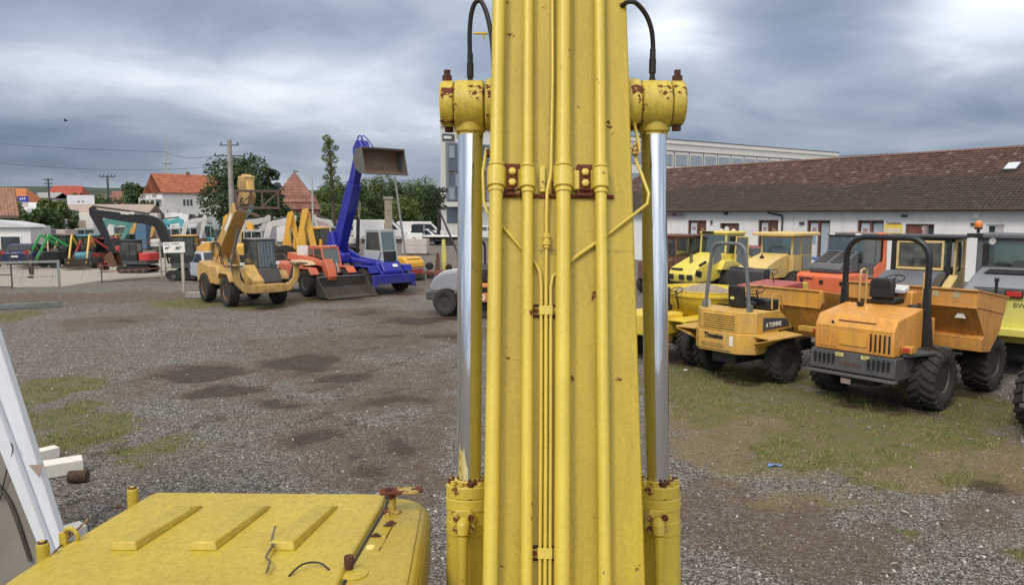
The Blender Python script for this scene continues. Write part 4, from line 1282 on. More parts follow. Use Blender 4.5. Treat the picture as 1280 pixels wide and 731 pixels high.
    MB().prism([(-.23, 2.1), (.27, 2.1), (.26, 2.42), (.19, 2.50), (-.15, 2.50), (-.22, 2.42)], .30, .42, 'x').build('backrest', M['seat'], T, bevel=.035, seg=3)
    MB().box((.292, .02, 2.38), (.012, .28, .11)).build('backrest_recess', M['black'], T, bevel=.02)
    MB().tube([(.12, .34, 1.93), (.12, .34, 2.0)], .07, 12).tube([(.12, .34, 1.88), (.12, .34, 1.93)], .045, 12).build('exhaust_cap', M['black'], T)
    MB().tube([(-.05, .12, 1.88), (-.05, .12, 1.93)], .02, 8).build('filler_cap', M['sticker_y'], T)
    MB().bb(1.0, 1.28, -.30, .28, 1.16, 2.20).build('dash', o1, T, bevel=.03)
    MB().box((.97, .0, 2.24), (.26, .40, .10), (0, -.3, 0)).build('instrument_panel', M['lamp'], T, bevel=.02)
    steering(T, .86, 0.02, 2.46, .20, -.35)
    MB().bb(.72, .95, -.52, -.32, 1.2, 1.95).build('console', M['black'], T, bevel=.03)
    MB().bb(.43, 1.25, -.5, .5, 1.12, 1.2).build('foot_well', dk, T)
    hr = P3('handrail_yellow', (.68, .42, .12), dirt=.2)
    for yy, xx in ((.62, .62), (-.60, .80)):
        rail(T, [(xx, yy, 1.16), (xx, yy, 2.0), (xx, yy, 2.5), (xx + .06, yy, 2.62), (xx + .22, yy, 2.62), (xx + .28, yy, 2.5), (xx + .28, yy, 1.9), (xx + .28, yy, 1.16)], .022, hr)
    MB().bb(.44, .95, -.80, -.62, 1.16, 1.72).build('battery_box', o1, T, bevel=.02)
    tl = MB().bb(-.56, -.36, -1.02, -.84, 1.17, 1.30).build('rear_lamp', o1, T, bevel=.01)
    MB().box((-.567, -.93, 1.235), (.02, .13, .08)).build('lens', M['red'], tl, bevel=.005)
    # skip: deep hopper with an upright upper band
    prof = [(1.52, 2.27), (1.50, 1.93), (2.02, 1.28), (1.86, 1.22), (1.88, .98), (2.35, .93), (2.85, 1.35), (3.15, 2.02)]
    sk = skip(T, prof, 1.33, o2, t=.035)
    MB().beam((1.485, -1.36, 1.925), (1.485, 1.36, 1.925), .03, .035).beam((1.50, -1.36, 2.275), (1.50, 1.36, 2.275), .06, .03).build('rim_strip', o2, sk, bevel=.006)
    for s in (-1, 1):
        MB().beam((1.52, s * 1.345, 2.275), (3.15, s * 1.345, 2.03), .05, .03).prism([(1.52, 2.25), (1.50, 1.94), (2.98, 1.68), (3.13, 2.02)], s * 1.331, s * 1.348, 'y').build('side_band', o2, sk, bevel=.004)
    for yy in (-.95, -.55, .6):
        MB().box((1.508, yy, 2.16), (.008, .13, .12)).build('sticker', P3('faded_sticker', (.50, .42, .24), dirt=.5), sk)
    tri = MB().prism([(-1.12, 1.68), (-.90, 1.68), (-1.01, 1.86)], 1.60, 1.606, 'x').build('warning_sticker', M['sticker'], sk)
    tri.rotation_euler = (0, 0, 0)
    tri.location = (-.0, 0, 0)
    MB().box((1.63, -1.01, 1.715), (.008, .15, .04)).build('sticker_print', P3('print_blue', (.05, .10, .28), dirt=.1), sk)
    rail(T, [(1.50, -.42, 1.78), (1.44, -.42, 1.78), (1.44, -.42, 1.98), (1.50, -.42, 1.98)], .018, hr, 'hook')
    rail(T, [(1.50, -.20, 1.76), (1.44, -.18, 1.86), (1.50, -.2, 1.92)], .015, hr, 'hook')
    MB().slab((2.03, -1.2, 1.27), (2.03, 1.2, 1.27), (1.56, 1.2, 1.86), (1.56, -1.2, 1.86), .02).build('stiffener', o2, sk)
    MB().tube([(1.4, 0, .9), (1.95, 0, 1.25)], .06, 10).build('tip_ram', M['steel'], T)
    return T
T1 = big_dumper(7.35, 15.0, 38, 'orange dumper with black roll bar and dark slotted bumper, nearest of the row', 'dumpers in the front row')

# ---------------------------------------------------------------- second dumper: grey roll bar, square cowl with seven horizontal louvres
def small_dumper(x, y, deg, label, group, body, skipm, hoopm, name_plate=None, tonne=None, with_skip=True):
    T = thing('site_dumper', label, 'dumper', (x, y, 0), deg, group)
    rimm = P3('small_rim', (0.05, 0.05, 0.05), dirt=.5, rust=.1)
    # cowl with chamfered rear corners, wider skirt below
    def outline(x0, x1, hw, ch):
        return [(x0, -hw + ch), (x0 + ch * .9, -hw), (x1, -hw), (x1, hw), (x0 + ch * .9, hw), (x0, hw - ch)]
    MB().prism(outline(-.80, .35, .80, .30), 1.15, 1.63, 'z').build('engine_cover', body, T, bevel=.02, seg=3)
    MB().prism(outline(-.825, .35, .825, .30), .68, 1.149, 'z').build('skirt', body, T, bevel=.02)
    MB().prism([(.0, 1.15), (.35, 1.15), (.95, 1.16), (.60, 1.48), (.35, 1.63), (.0, 1.63)], -.79, .79, 'y').build('side_cover', body, T, bevel=.02)
    for k in range(7):
        zc = 1.24 + k * .049
        so = MB().box((-.795, .0, zc), (.03, .84, .026)).build('louvre', M['black'], T)
        MB().box((-.812, .0, zc + .016), (.045, .84, .012), (0, R(-28), 0)).build('louvre_blade', body, so, bevel=.002)
    MB().box((-.80, 0, 1.39), (.012, .92, .40)).build('grille_plate', body, T, bevel=.004)
    MB().box((-.83, .15, .84), (.012, .62, .10)).build('recess_shade', P3('shaded_slot', tuple(v * .75 for v in (.62, .36, .04)), dirt=.6), T, bevel=.004)  # flat strip; the slot's shade is put into its darker yellow
    MB().box((-.829, .1, .735), (.012, .95, .012)).build('seam', M['rust'], T)
    if name_plate:
        text(name_plate, .155, (-.826, .12, 1.03), (R(90), 0, R(-90)), M['black'], T, ext=.002, bold=.011, sx=.9)
        MB().box((-.828, -.36, .97), (.004, .09, .22)).build('sticker', M['sticker'], T)
        for zz in (1.02, .94):
            t_ = MB().box((-.71, -.64, zz - .03), (.004, .20, .07), (0, 0, R(45)))
            t_.build('sticker', P3('pink_sticker', (.62, .30, .26), dirt=.3), T)
    if tonne:
        MB().prism([(-.28, 1.19), (.78, 1.24), (.62, 1.42), (-.28, 1.50)], -.815, -.80, 'y').build('side_badge', P3('badge_navy', (.04, .05, .075), dirt=.2), T, bevel=.003)
        text(tonne, .14, (.12, -.818, 1.32), (R(90), 0, 0), M['sticker'], T, ext=.002, bold=.003)
    for s in (-1, 1):
        MB().prism([(-.62, s * .80), (-.70, s * 1.32), (.42, s * 1.36), (.60, s * .80)][::s], 1.085, 1.125, 'z').build('fender', body, T, bevel=.008)
        MB().slab((-.70, s * 1.3, 1.085), (-.70, s * .84, .95), (-.4, s * .84, .8), (-.2, s * 1.3, 1.085), .02).build('fender_bracket', body, T)
    # roll bar of square tube, feet on the cowl
    hoop(T, -.52, .46, 1.64, 3.14, .043, hoopm, rad=.24, hw0=.60)
    for s in (-1, 1):
        MB().box((-.52, s * .61, 1.70), (.13, .10, .16)).build('roll_bar_foot', hoopm, T, bevel=.01)
    MB().slab((-.50, -.2, 2.75), (-.50, -.42, 2.62), (-.50, -.42, 2.98), (-.50, -.22, 3.05), .01).build('gusset_plate', hoopm, T)
    MB().slab((-.50, .2, 2.75), (-.50, .42, 2.62), (-.50, .42, 2.98), (-.50, .22, 3.05), .01).build('gusset_plate', hoopm, T)
    MB().box((-.08, .05, 1.90), (.12, .42, .50), (0, -.06, 0)).build('backrest', M['seat'], T, bevel=.04, seg=3)
    MB().bb(-.04, .40, -.18, .28, 1.64, 1.76).build('seat', M['seat'], T, bevel=.04)
    MB().box((-.155, .12, 1.86), (.01, .1, .06)).build('sticker', M['sticker_y'], T)
    MB().bb(.72, 1.0, -.4, .4, 1.1, 1.80).build('dash', M['black'], T, bevel=.04)
    MB().tube([(.66, -.30, 1.62), (.66, -.30, 1.78)], .09, 12).tube([(.62, .1, 1.64), (.62, .1, 1.85)], .07, 12).build('control_box', M['black'], T, bevel=.01)
    steering(T, .62, .0, 2.0, .19, -.45)
    rail(T, [(.48, -.52, 1.55), (.48, -.52, 1.85), (.52, -.52, 1.93), (.72, -.52, 1.93), (.78, -.52, 1.85), (.78, -.52, 1.5)], .018, body)
    MB().bb(-.6, 2.5, -.32, .32, .40, .67).bb(1.0, 1.3, -.4, .4, .4, 1.0).build('chassis', M['black'] if with_skip else body, T, bevel=.03)
    for xx in (.28, 2.45):
        MB().tube([(xx, -.8, .52), (xx, .8, .52)], .10, 12).lathe([(.05, -.2), (.17, -.1), (.17, .1), (.05, .2)], (xx, 0, .52), 'y', 12).build('axle', M['black'], T)
        for s in (-1, 1):
            wheel(T, xx, s * .98, .52, .54, .38, .25, rimm, 18)
    return T

thw_y = P3('weathered_yellow', (0.66, 0.385, 0.055), dirt=.45, rust=.17, rough=.5)
thw_s = P3('weathered_skip', (0.68, 0.33, 0.04), dirt=.55, rust=.24, rough=.55)
T2 = small_dumper(5.35, 17.3, 38, 'yellow dumper with grey roll bar, behind the black barred one', 'dumpers in the front row', thw_y, thw_s, P3('roll_bar_grey', (.13, .15, .16), dirt=.3), 'Thwaites', '6 TONNE')
T2['label'] = 'weathered yellow dumper with grey roll bar and louvred cowl, middle of the front row'
for k in range(4):
    MB().tube(catmull([(1.2, -.2 + .1 * k, .9), (1.5, -.25 + .12 * k, .75), (1.8, -.2 + .1 * k, .85), (2.1, -.1 + .08 * k, 1.0)], 4), .02, 6).build('hydraulic_hose', M['hose'], T2)
sk = skip(T2, [(1.75, 1.98), (1.75, 1.58), (2.20, .78), (2.55, .74), (2.95, 1.0), (3.25, 1.78)], 1.0, thw_s, t=.03, hw_low=.62)
MB().beam((1.735, -1.02, 1.58), (1.735, 1.02, 1.58), .03, .03).beam((1.74, -1.02, 1.985), (1.74, 1.02, 1.985), .06, .035).build('rim_strip', thw_s, sk, bevel=.006)
MB().prism([(-.98, 1.99), (-.98, 1.55), (-1.0, 1.55), (-1.08, 1.7), (-1.06, 1.99)], 1.70, 1.80, 'x').build('corner_plate', thw_s, sk, bevel=.005)
for yy in (-.5, .3):
    MB().slab((1.745, yy - .04, 1.56), (1.745, yy + .04, 1.56), (2.17, yy + .03, .82), (2.17, yy - .03, .82), .03).build('stiffener', thw_s, sk)
rail(T2, [(1.55, -.05, 1.15), (1.5, -.05, 1.7), (1.56, -.05, 1.82), (1.68, -.05, 1.5)], .016, thw_y)
b2 = MB().bb(1.62, 1.80, -1.12, -.52, 1.0, 1.12).build('lamp_bar', thw_y, T2, bevel=.01)
MB().box((1.61, -1.0, 1.05), (.02, .16, .09)).build('lens', M['red'], b2, bevel=.005)
MB().bb(1.5, 2.3, -.5, .5, .55, .76).build('skip_frame', M['black'], T2, bevel=.02)

# ---------------------------------------------------------------- third dumper: bright yellow with a rounded swivel skip full of sand
yel = P3('bright_yellow', (0.76, 0.56, 0.035), dirt=.3, rust=.08, rough=.42)
T3 = thing('site_dumper', 'bright yellow dumper with rounded skip of sand, partly behind the chromed cylinder', 'dumper', (3.85, 19.5, 0), 38, 'dumpers in the front row')
MB().bb(-.9, .3, -.62, .62, .72, 1.28).build('engine_cover', yel, T3, bevel=.05)
for s in (-1, 1):
    MB().prism([(-.3, s * .6), (-.3, s * 1.16), (.75, s * 1.18), (.9, s * .6)][::s], 1.10, 1.15, 'z').build('fender', yel, T3, bevel=.01)
MB().bb(.2, 2.6, -.35, .35, .45, .72).bb(.9, 1.5, -.5, .5, .72, .98).prism([(1.2, .98), (1.5, .98), (1.9, 1.25), (1.7, 1.3)], -.4, .4, 'y').build('chassis', yel, T3, bevel=.03)
MB().tube([(1.2, -.4, .6), (1.25, -.45, 1.0), (1.6, -.5, 1.2)], .05, 8).build('tip_ram', M['steel'], T3)
for xx in (.3, 2.25):
    MB().tube([(xx, -.8, .5), (xx, .8, .5)], .1, 12).build('axle', M['black'], T3)
    for s in (-1, 1):
        wheel(T3, xx, s * .95, .5, .52, .36, .25, P3('blue_rim', (.07, .09, .14), dirt=.4), 18)
# rounded skip, an oval bowl
def oval_bowl(parent, cx, cy, zs, mat):
    m = MB()
    n = 28
    rings = []
    for (z, a, b) in zs:
        rings.append([(cx + a * math.copysign(abs(math.cos(t)) ** .75, math.cos(t)), cy + b * math.copysign(abs(math.sin(t)) ** .75, math.sin(t)), z) for t in [2 * math.pi * k / n for k in range(n)]])
    vs = [v for r_ in rings for v in r_]
    fs = [tuple(range(n - 1, -1, -1))]
    for i in range(len(rings) - 1):
        for j in range(n):
            fs.append((i * n + j, i * n + (j + 1) % n, (i + 1) * n + (j + 1) % n, (i + 1) * n + j))
    fs.append(tuple((len(rings) - 1) * n + j for j in range(n)))
    m.add(vs, fs)
    return m.build('skip', mat, parent, bevel=0)
sk3 = oval_bowl(T3, 1.95, .0, [(.90, .45, .5), (1.12, .85, .95), (1.45, 1.12, 1.25), (1.60, 1.16, 1.30), (1.605, 1.21, 1.35), (1.66, 1.22, 1.36), (1.665, 1.18, 1.31), (1.76, 1.20, 1.34), (1.76, 1.15, 1.29), (1.62, 1.12, 1.26), (1.56, 1.08, 1.22)], yel)
def mound(parent, cx, cy, z, a, b, h, mat, name, label, cat, seed=0):
    m = MB()
    n, k = 22, 7
    vs = [(cx, cy, z + h)]
    for i in range(1, k + 1):
        f = i / k
        for j in range(n):
            t = 2 * math.pi * j / n
            hh = h * (1 - f) ** 1.1 + .05 * (noise.noise(Vector((f * 4 + seed, math.cos(t) * 2, math.sin(t) * 2)))) * (1 - f * .6)
            vs.append((cx + a * f * math.cos(t), cy + b * f * math.sin(t), z + max(hh, -.05)))
    fs = [(0, 1 + j, 1 + (j + 1) % n) for j in range(n)]
    for i in range(k - 1):
        for j in range(n):
            a0 = 1 + i * n
            fs.append((a0 + j, a0 + n + j, a0 + n + (j + 1) % n, a0 + (j + 1) % n))
    m.add(vs, fs)
    o = m.build(name, mat, parent, ang=60)
    if label:
        tag(o, label, cat)
    return o
M['sand'] = plain('sandy_spoil', (0.30, 0.25, 0.19), 0.95, var=.35, scale=9, bmp=.6)
sp = mound(None, 1.95, 0, 1.60, 1.08, 1.2, .30, M['sand'], 'sand_heap', 'heap of damp sand filling the bright yellow dumper skip', 'sand heap')
sp.location = (3.85, 19.5, 0); sp.rotation_euler = (0, 0, R(38))
MB().box((.82, -1.02, 1.52), (.10, .012, .16)).build('reflector', M['sticker'], T3)
MB().tube([(.2, -.2, 1.28), (.2, -.2, 1.9)], .04, 8).bb(-.1, .3, -.25, .25, 1.29, 1.45).build('driver_seat', M['seat'], T3, bevel=.03)
steering(T3, .7, 0, 1.75, .19)
bar3 = P3('skip_rail', (.72, .52, .08), dirt=.4, rust=.2)

# fourth dumper, all but its rear left wheel outside the picture
T4 = copy_tree(T1)
T4.rotation_euler = (0, 0, R(33))
_c = G(1281, 531)
_h = R(33)
T4.location = (_c.x - .4 * math.cos(_h) + 1.28 * math.sin(_h) + 0, _c.y - .4 * math.sin(_h) - 1.28 * math.cos(_h), 0)
T4['label'] = 'dumper at the right edge, only its big muddy rear tyre in view'

# ---------------------------------------------------------------- rollers and tractors of the second row
def roller_front(T, drummat, x=3.0):
    MB().lathe([(.1, -.95), (.70, -.93), (.74, -.90), (.74, .90), (.70, .93), (.1, .95)], (x, 0, .74), 'y', 36).build('drum', M['steel'], T)
    MB().bb(x - 1.1, x + .9, 1.0, 1.12, .6, .95).bb(x - 1.1, x + .9, -1.12, -1.0, .6, .95).bb(x - 1.2, x - 1.0, -1.12, 1.12, .6, .95).bb(x + .8, x + .95, -1.12, 1.12, .6, .95).build('drum_frame', drummat, T, bevel=.02)

# A: bright yellow roller, door open
ya = P3('roller_yellow', (0.80, 0.66, 0.10), dirt=.22, rough=.38)
A_ = thing('roller', 'lemon yellow soil roller with its cab door open, farthest left of the second row', 'roller', (9.55, 34.8, 0), 38)
hood = [(-2.45, .75), (-2.55, 1.15), (-2.35, 1.42), (-1.3, 1.80), (-.32, 2.06), (-.32, .95), (-1.2, .75)]
MB().prism(hood, -.72, .72, 'y').build('engine_hood', ya, A_, bevel=.09, seg=3)
MB().box((-2.42, .28, 1.33), (.10, .62, .14), (0, R(-40), 0)).build('grille', M['black'], A_, bevel=.02)
for yy in (.55, -.05, -.5):
    MB().box((-2.53, yy, 1.02), (.06, .30, .22), (0, R(6), 0)).build('grille', M['black'], A_, bevel=.02)
MB().box((-2.2, -.735, 1.18), (.42, .02, .26), (0, R(15), 0)).build('grille', M['black'], A_, bevel=.01)
MB().box((-1.85, -.66, 1.60), (.5, .10, .10), (0, R(-20), 0)).build('grille', M['black'], A_, bevel=.01)
MB().lathe([(.11, 0), (.11, .04), (.075, .06), (.065, .34), (.075, .42), (.05, .42)], (-1.75, .05, 1.58), 'z', 16).build('exhaust_stack', P3('exhaust_grey', (.10, .10, .10), dirt=.4, rust=.2), A_)
cab(A_, -.3, 1.15, 1.45, 1.3, 2.92, ya, ya, sill=2.0, over=(.10, .1, .06), rake_r=.10)
MB().box((-.33, .25, 2.96), (.12, .6, .13)).build('lamp_bar', M['black'], A_, bevel=.02)
for yy in (-.55, .0):
    MB().lathe([(.09, 0), (.10, .05), (.06, .10), (.0, .11)], (.35 + yy * -.3, yy, 3.02), 'z', 12).build('beacon_mount', P3('beacon_cream', (.80, .62, .50), dirt=.1), A_)
# open door, hinged at the front, swung back along the side
dr = MB().prism([(.15, 1.15), (1.25, 1.28), (1.45, 1.55), (1.45, 1.62), (.95, 1.95), (.1, 1.98)], -.03, .03, 'y')
dro = dr.build('door', ya, A_, bevel=.01)
dro.location = (.1, -.86, 0)
dro.rotation_euler = (0, 0, R(-8))
MB().prism([(.12, 1.98), (.95, 1.98), (.95, 2.75), (.2, 2.75)], -.008, .008, 'y').build('door_window', M['glass'], dro)
MB().beam((.12, 0, 1.98), (.2, 0, 2.78), .05).beam((.2, 0, 2.76), (.95, 0, 2.76), .05).beam((.95, 0, 1.95), (.95, 0, 2.76), .05).build('door_frame', ya, dro, bevel=.008)
MB().bb(-1.1, 1.2, -.6, .6, .55, 1.29).build('chassis', M['black'], A_, bevel=.04)
MB().prism([(-.9, 1.3), (-.65, 1.72), (.2, 1.72), (.5, 1.35), (.5, 1.3)], -.98, -.70, 'y').prism([(-.9, 1.3), (-.65, 1.72), (.2, 1.72), (.5, 1.35), (.5, 1.3)], .70, .98, 'y').build('fender', ya, A_, bevel=.03)
for s in (-1, 1):
    wheel(A_, .0, s * .92, .74, .75, .5, .36, P3('rim_yellow', (.72, .55, .06), dirt=.3), 20)
roller_front(A_, ya, 3.1)
rail(A_, [(1.2, -.9, .8), (1.5, -.95, 1.0), (1.6, -.95, 1.9), (1.5, -.95, 2.2)], .02, P3('grey_tube', (.25, .28, .29)))

# B: pale yellow tractor unit with dark rear weight block
yb = P3('faded_yellow', (0.72, 0.52, 0.17), dirt=.3, rust=.05, rough=.5)
B_ = thing('roller', 'pale yellow road roller with flat overhanging roof and black rear block', 'roller', (10.9, 30.7, 0), 40)
MB().prism([(-1.75, 1.62), (-1.72, 1.72), (-1.1, 1.98), (-.12, 2.22), (-.12, 1.25), (-1.7, 1.25)], -.62, .62, 'y').build('engine_hood', yb, B_, bevel=.03)
MB().prism([(-2.2, .72), (-2.28, .95), (-2.25, 1.60), (-2.1, 1.68), (-1.72, 1.68), (-1.72, .72)], -.80, .80, 'y').build('weight_block', P3('block_black', (.025, .028, .035), dirt=.35), B_, bevel=.04)
MB().box((-2.0, .3, 1.69), (.3, .9, .02)).build('block_lid', M['dark'], B_, bevel=.005)
MB().box((-1.4, -.628, 1.62), (.18, .01, .18)).build('round_badge', P3('badge_cream', (.6, .52, .4), dirt=.2), B_, bevel=.003)
MB().lathe([(.09, 0), (.09, .05), (.04, .08)], (-.9, .1, 2.05), 'z', 12).tube([(-.9, .1, 2.0), (-.9, .1, 2.2)], .03, 8).build('filler_cap', M['black'], B_)
cab(B_, 0, 1.55, 1.42, 1.3, 2.93, yb, yb, sill=2.15, over=(.45, .35, .22), roof_t=.14, rake_r=.06, gl=M['glass'], door_split=.45)
MB().prism([(-.05, 1.3), (.75, 1.3), (.7, 2.15), (0, 2.15)], -.76, -.72, 'y').build('side_panel', yb, B_, bevel=.01)
MB().slab((.80, -.74, 1.55), (1.42, -.74, 1.55), (1.42, -.74, 2.12), (.80, -.74, 2.12), .02).build('lower_window', M['glass_d'], B_)
MB().bb(-1.6, 1.4, -.5, .5, .6, 1.24).build('chassis', M['black'], B_, bevel=.04)
for s in (-1, 1):
    wheel(B_, .1, s * .88, .76, .77, .46, .36, P3('rim_pale', (.5, .40, .2), dirt=.4), 22)
roller_front(B_, yb, 3.2)
for s in (-1, 1):
    MB().box((-.1, s * .5, 3.02), (.08, .14, .08)).build('work_lamp', M['lamp'], B_, bevel=.01)

# C: orange roller with a dark slatted hood
oc = P3('roller_orange', (0.78, 0.155, 0.05), dirt=.22, rough=.4)
gd = P3('hood_anthracite', (0.085, 0.095, 0.115), dirt=.25, rough=.45)
C_ = thing('roller', 'orange red roller with grey slatted engine hood, right of the pale yellow one', 'roller', (12.75, 28.5, 0), 36)
MB().prism([(-1.50, .82), (-1.53, 1.5), (-1.40, 1.62), (-.3, 1.62), (-.3, .82)], -1.05, 1.05, 'y').build('rear_body', oc, C_, bevel=.05, seg=3)
MB().bb(-1.46, -.3, -1.0, 1.0, .55, .815).build('lower_skirt', M['black'], C_, bevel=.02)
for yy, w in ((.80, .14), (.0, .16), (-.80, .14)):
    MB().box((-1.545, yy, 1.30), (.02, w, .14)).build('vent', M['black'], C_, bevel=.005)
text('DYNAPAC', .12, (-1.545, .62, 1.40), (R(90), 0, R(-90)), M['black'], C_, ext=.003, bold=.004)
MB().prism([(-1.35, 1.625), (-1.40, 1.80), (-1.20, 1.98), (-.08, 2.45), (-.08, 1.625)], -.62, .62, 'y').build('engine_hood', gd, C_, bevel=.05, seg=3)
for r_ in range(5):
    for s in (-1, 1):
        t = .12 + r_ * .17
        MB().box((-1.2 + 1.12 * t, s * .30, 1.985 + .47 * t), (.13, .46, .02), (0, R(-22.8), 0)).build('grille_slot', M['black'], C_, bevel=.004)
cab(C_, 0, 1.6, 1.5, 1.5, 3.0, gd, gd, sill=1.95, over=(.10, -.5, .04), rake_r=.12, rake_f=.12, door_split=.55)
MB().prism([(.72, 1.35), (1.5, 1.35), (1.62, 1.8), (1.58, 3.08), (1.05, 3.08), (1.0, 2.9), (1.35, 2.88), (1.35, 2.0), (1.0, 1.9), (.72, 1.75)], -.80, -.755, 'y').build('door', oc, C_, bevel=.015)
MB().bb(1.05, 1.65, -.76, .76, 3.0, 3.10).build('roof_rear', oc, C_, bevel=.03)
MB().box((-.08, .5, 3.05), (.05, .22, .07)).box((-.08, -.55, 3.05), (.05, .22, .07)).build('work_lamp', M['lamp'], C_, bevel=.01)['kind'] = 'stuff'
MB().bb(-.3, 1.6, -.95, .95, .7, 1.34).build('chassis', oc, C_, bevel=.05)
for s in (-1, 1):
    wheel(C_, -.3, s * .80, .62, .63, .4, .3, M['dark'], 0)
roller_front(C_, oc, 3.1)

# D: yellow roller with black roof and wide framed rear window
yd = P3('buff_yellow', (0.70, 0.52, 0.20), dirt=.3, rough=.5)
D_ = thing('roller', 'buff yellow roller with black roof and wide rear window, behind the black roll bar', 'roller', (11.75, 21.4, 0), 46)
bl = M['black']
cab(D_, 0, 1.5, 1.56, 1.4, 3.12, bl, bl, sill=2.25, over=(.15, .1, .18), roof_t=.09, pil=.11, rake_r=.04)
f_ = MB()
yL, yR, zb_, zt_ = .62, -.62, 2.22, 3.06
f_.bb(-.07, -.02, yR, yL, zt_ - .07, zt_).bb(-.07, -.02, yR, yL, zb_, zb_ + .07).bb(-.07, -.02, yL - .06, yL, zb_ + .071, zt_ - .071).bb(-.07, -.02, yR, yR + .06, zb_ + .071, zt_ - .071)
f_.build('window_frame', yd, D_, bevel=.008)
MB().bb(-.045, -.035, -.56, .56, 2.29, 2.99).build('rear_window', glass('smoked_glass', (.16, .17, .17), .4, .25), D_)
MB().prism([(.12, 1.45), (.20, 2.25), (.20, 3.10), (.30, 3.10), (.30, 2.3), (1.15, 2.3), (1.15, 3.02), (.3, 3.02), (.3, 3.11), (1.3, 3.11), (1.3, 1.45)], -.86, -.80, 'y').build('door', yd, D_, bevel=.01)
MB().tube(catmull([(.3, -.90, 2.95), (.28, -.95, 2.9), (.28, -.95, 2.3), (.3, -.90, 2.2)], 3), .025, 6).build('mirror_arm', M['black'], D_)
MB().prism([(-1.55, 1.55), (-1.58, 1.85), (-1.42, 2.05), (-.8, 2.22), (-.08, 2.20), (-.08, 1.5)], -.72, .72, 'y').build('engine_hood', P3('hood_slate', (.10, .115, .14), dirt=.25, rough=.45), D_, bevel=.07, seg=3)
MB().bb(-1.75, .0, -1.0, 1.0, 1.15, 1.52).prism([(-1.0, 1.52), (.0, 1.52), (.0, 2.12), (-.5, 1.95), (-1.0, 1.7)], -1.0, -.76, 'y').bb(-.7, .0, .76, 1.0, 1.52, 1.95).build('rear_body', yd, D_, bevel=.03)
for s in (-1, 1):
    l = MB().bb(-1.80, -1.70, s * .80 - .15, s * .80 + .15, 1.60, 1.76).build('rear_lamp', M['black'], D_, bevel=.01)
    MB().box((-1.81, s * .80, 1.68), (.02, .24, .11)).build('lens', M['red'], l, bevel=.008)
MB().box((-1.40, -.62, 2.06), (.10, .07, .16)).build('marker_post', P3('post_cream', (.62, .55, .30)), D_, bevel=.01)
MB().bb(-1.2, 1.6, -.7, .7, .6, 1.14).build('chassis', M['black'], D_, bevel=.04)
for s in (-1, 1):
    wheel(D_, -.1, s * .90, .74, .75, .45, .35, P3('rim_pale', (.5, .4, .2), dirt=.4), 20)
roller_front(D_, yd, 3.0)

# E: grey hooded, yellow roller on the right edge
ye = P3('acid_yellow', (0.70, 0.66, 0.14), dirt=.3, rough=.42)
ge = P3('hood_blue_grey', (0.20, 0.225, 0.27), dirt=.25, rough=.4)
E_ = thing('roller', 'roller with long blue grey hood, dark cab and acid yellow frame at the right edge', 'roller', (13.3, 19.45, 0), 48)
MB().prism([(-2.75, 1.45), (-2.75, 1.80), (-2.6, 1.92), (-1.2, 2.25), (-.15, 2.42), (-.12, 1.5)], -.86, .86, 'y').build('engine_hood', ge, E_, bevel=.10, seg=4)
MB().slab((-1.05, -.52, 2.300), (-1.05, .62, 2.300), (-.62, .56, 2.372), (-.62, -.50, 2.372), .02).build('vent', M['black'], E_)
MB().slab((-2.70, -.30, 1.86), (-2.70, .50, 1.86), (-2.42, .50, 1.985), (-2.42, -.30, 1.985), .02).build('vent', M['black'], E_)
MB().slab((-2.28, -.52, 2.02), (-2.28, .6, 2.02), (-2.22, .6, 2.035), (-2.22, -.52, 2.035), .01).build('vent', M['dark'], E_)
cab(E_, 0, 1.6, 1.98, 1.5, 3.17, gd, gd, sill=2.42, over=(.16, .1, .10), roof_t=.12, pil=.14, rake_r=.04)
MB().bb(-.035, -.02, .72, .86, 2.45, 3.0).build('inner_pillar', M['black'], E_)
bc = MB().tube([(-.05, .98, 3.30), (-.05, .98, 3.42)], .04, 8).lathe([(.09, 0), (.10, .04), (.10, .05)], (-.05, .98, 3.40), 'z', 14).bb(-.15, .05, .86, 1.22, 3.20, 3.29).build('beacon', M['black'], E_)
MB().lathe([(.085, .05), (.10, .10), (.095, .18), (.06, .23), (.0, .24)], (-.05, .98, 3.40), 'z', 16).build('lens', M['amber'], bc)
for yy in (.62, -.62):
    MB().lathe([(.05, -.05), (.085, -.06), (.085, .0)], (-.11, yy, 3.09), 'x', 16).build('work_lamp', P3('lamp_dull', (.4, .42, .43)), E_)
MB().bb(-3.25, -3.0, -1.1, .38, 1.02, 1.20).bb(-3.0, -2.6, .05, .25, 1.0, 1.25).bb(-3.0, -1.0, -.95, .0, .85, 1.9).build('rear_frame', ye, E_, bevel=.02)
MB().tube(catmull([(-3.1, .30, 1.2), (-3.05, .32, 1.6), (-3.0, .30, 1.95)], 3), .05, 8).tube(catmull([(-3.1, .22, 1.02), (-3.1, .1, .8), (-3.05, -.1, .62), (-2.9, -.2, .55)], 4), .06, 8).build('tow_rail', ye, E_)
MB().tube([(-3.02, .02, 1.9), (-3.02, .02, 2.28)], .035, 8).tube([(-3.02, .02, 2.25), (-3.02, .02, 2.33)], .05, 10).build('lamp_stalk', M['black'], E_)
l = MB().bb(-3.08, -2.98, -.52, -.16, 1.90, 2.07).build('rear_lamp', M['black'], E_, bevel=.01)
MB().box((-3.09, -.34, 1.985), (.02, .30, .12)).build('lens', M['red'], l, bevel=.01)
text('BW', .16, (-3.005, -.45, 1.72), (R(90), 0, R(-90)), M['dark'], E_, ext=.003)
MB().lathe([(.0, -.2), (.5, -.2), (.55, 0), (.5, .2), (.0, .2)], (-2.2, -1.05, 1.05), 'y', 20).build('fender_cap', ge, E_)
MB().bb(-2.8, 1.6, -.7, .7, .55, 1.44).build('chassis', M['black'], E_, bevel=.04)
for s in (-1, 1):
    wheel(E_, -.9, s * 1.0, .76, .77, .55, .36, M['dark'], 20)
roller_front(E_, ye, 3.0)

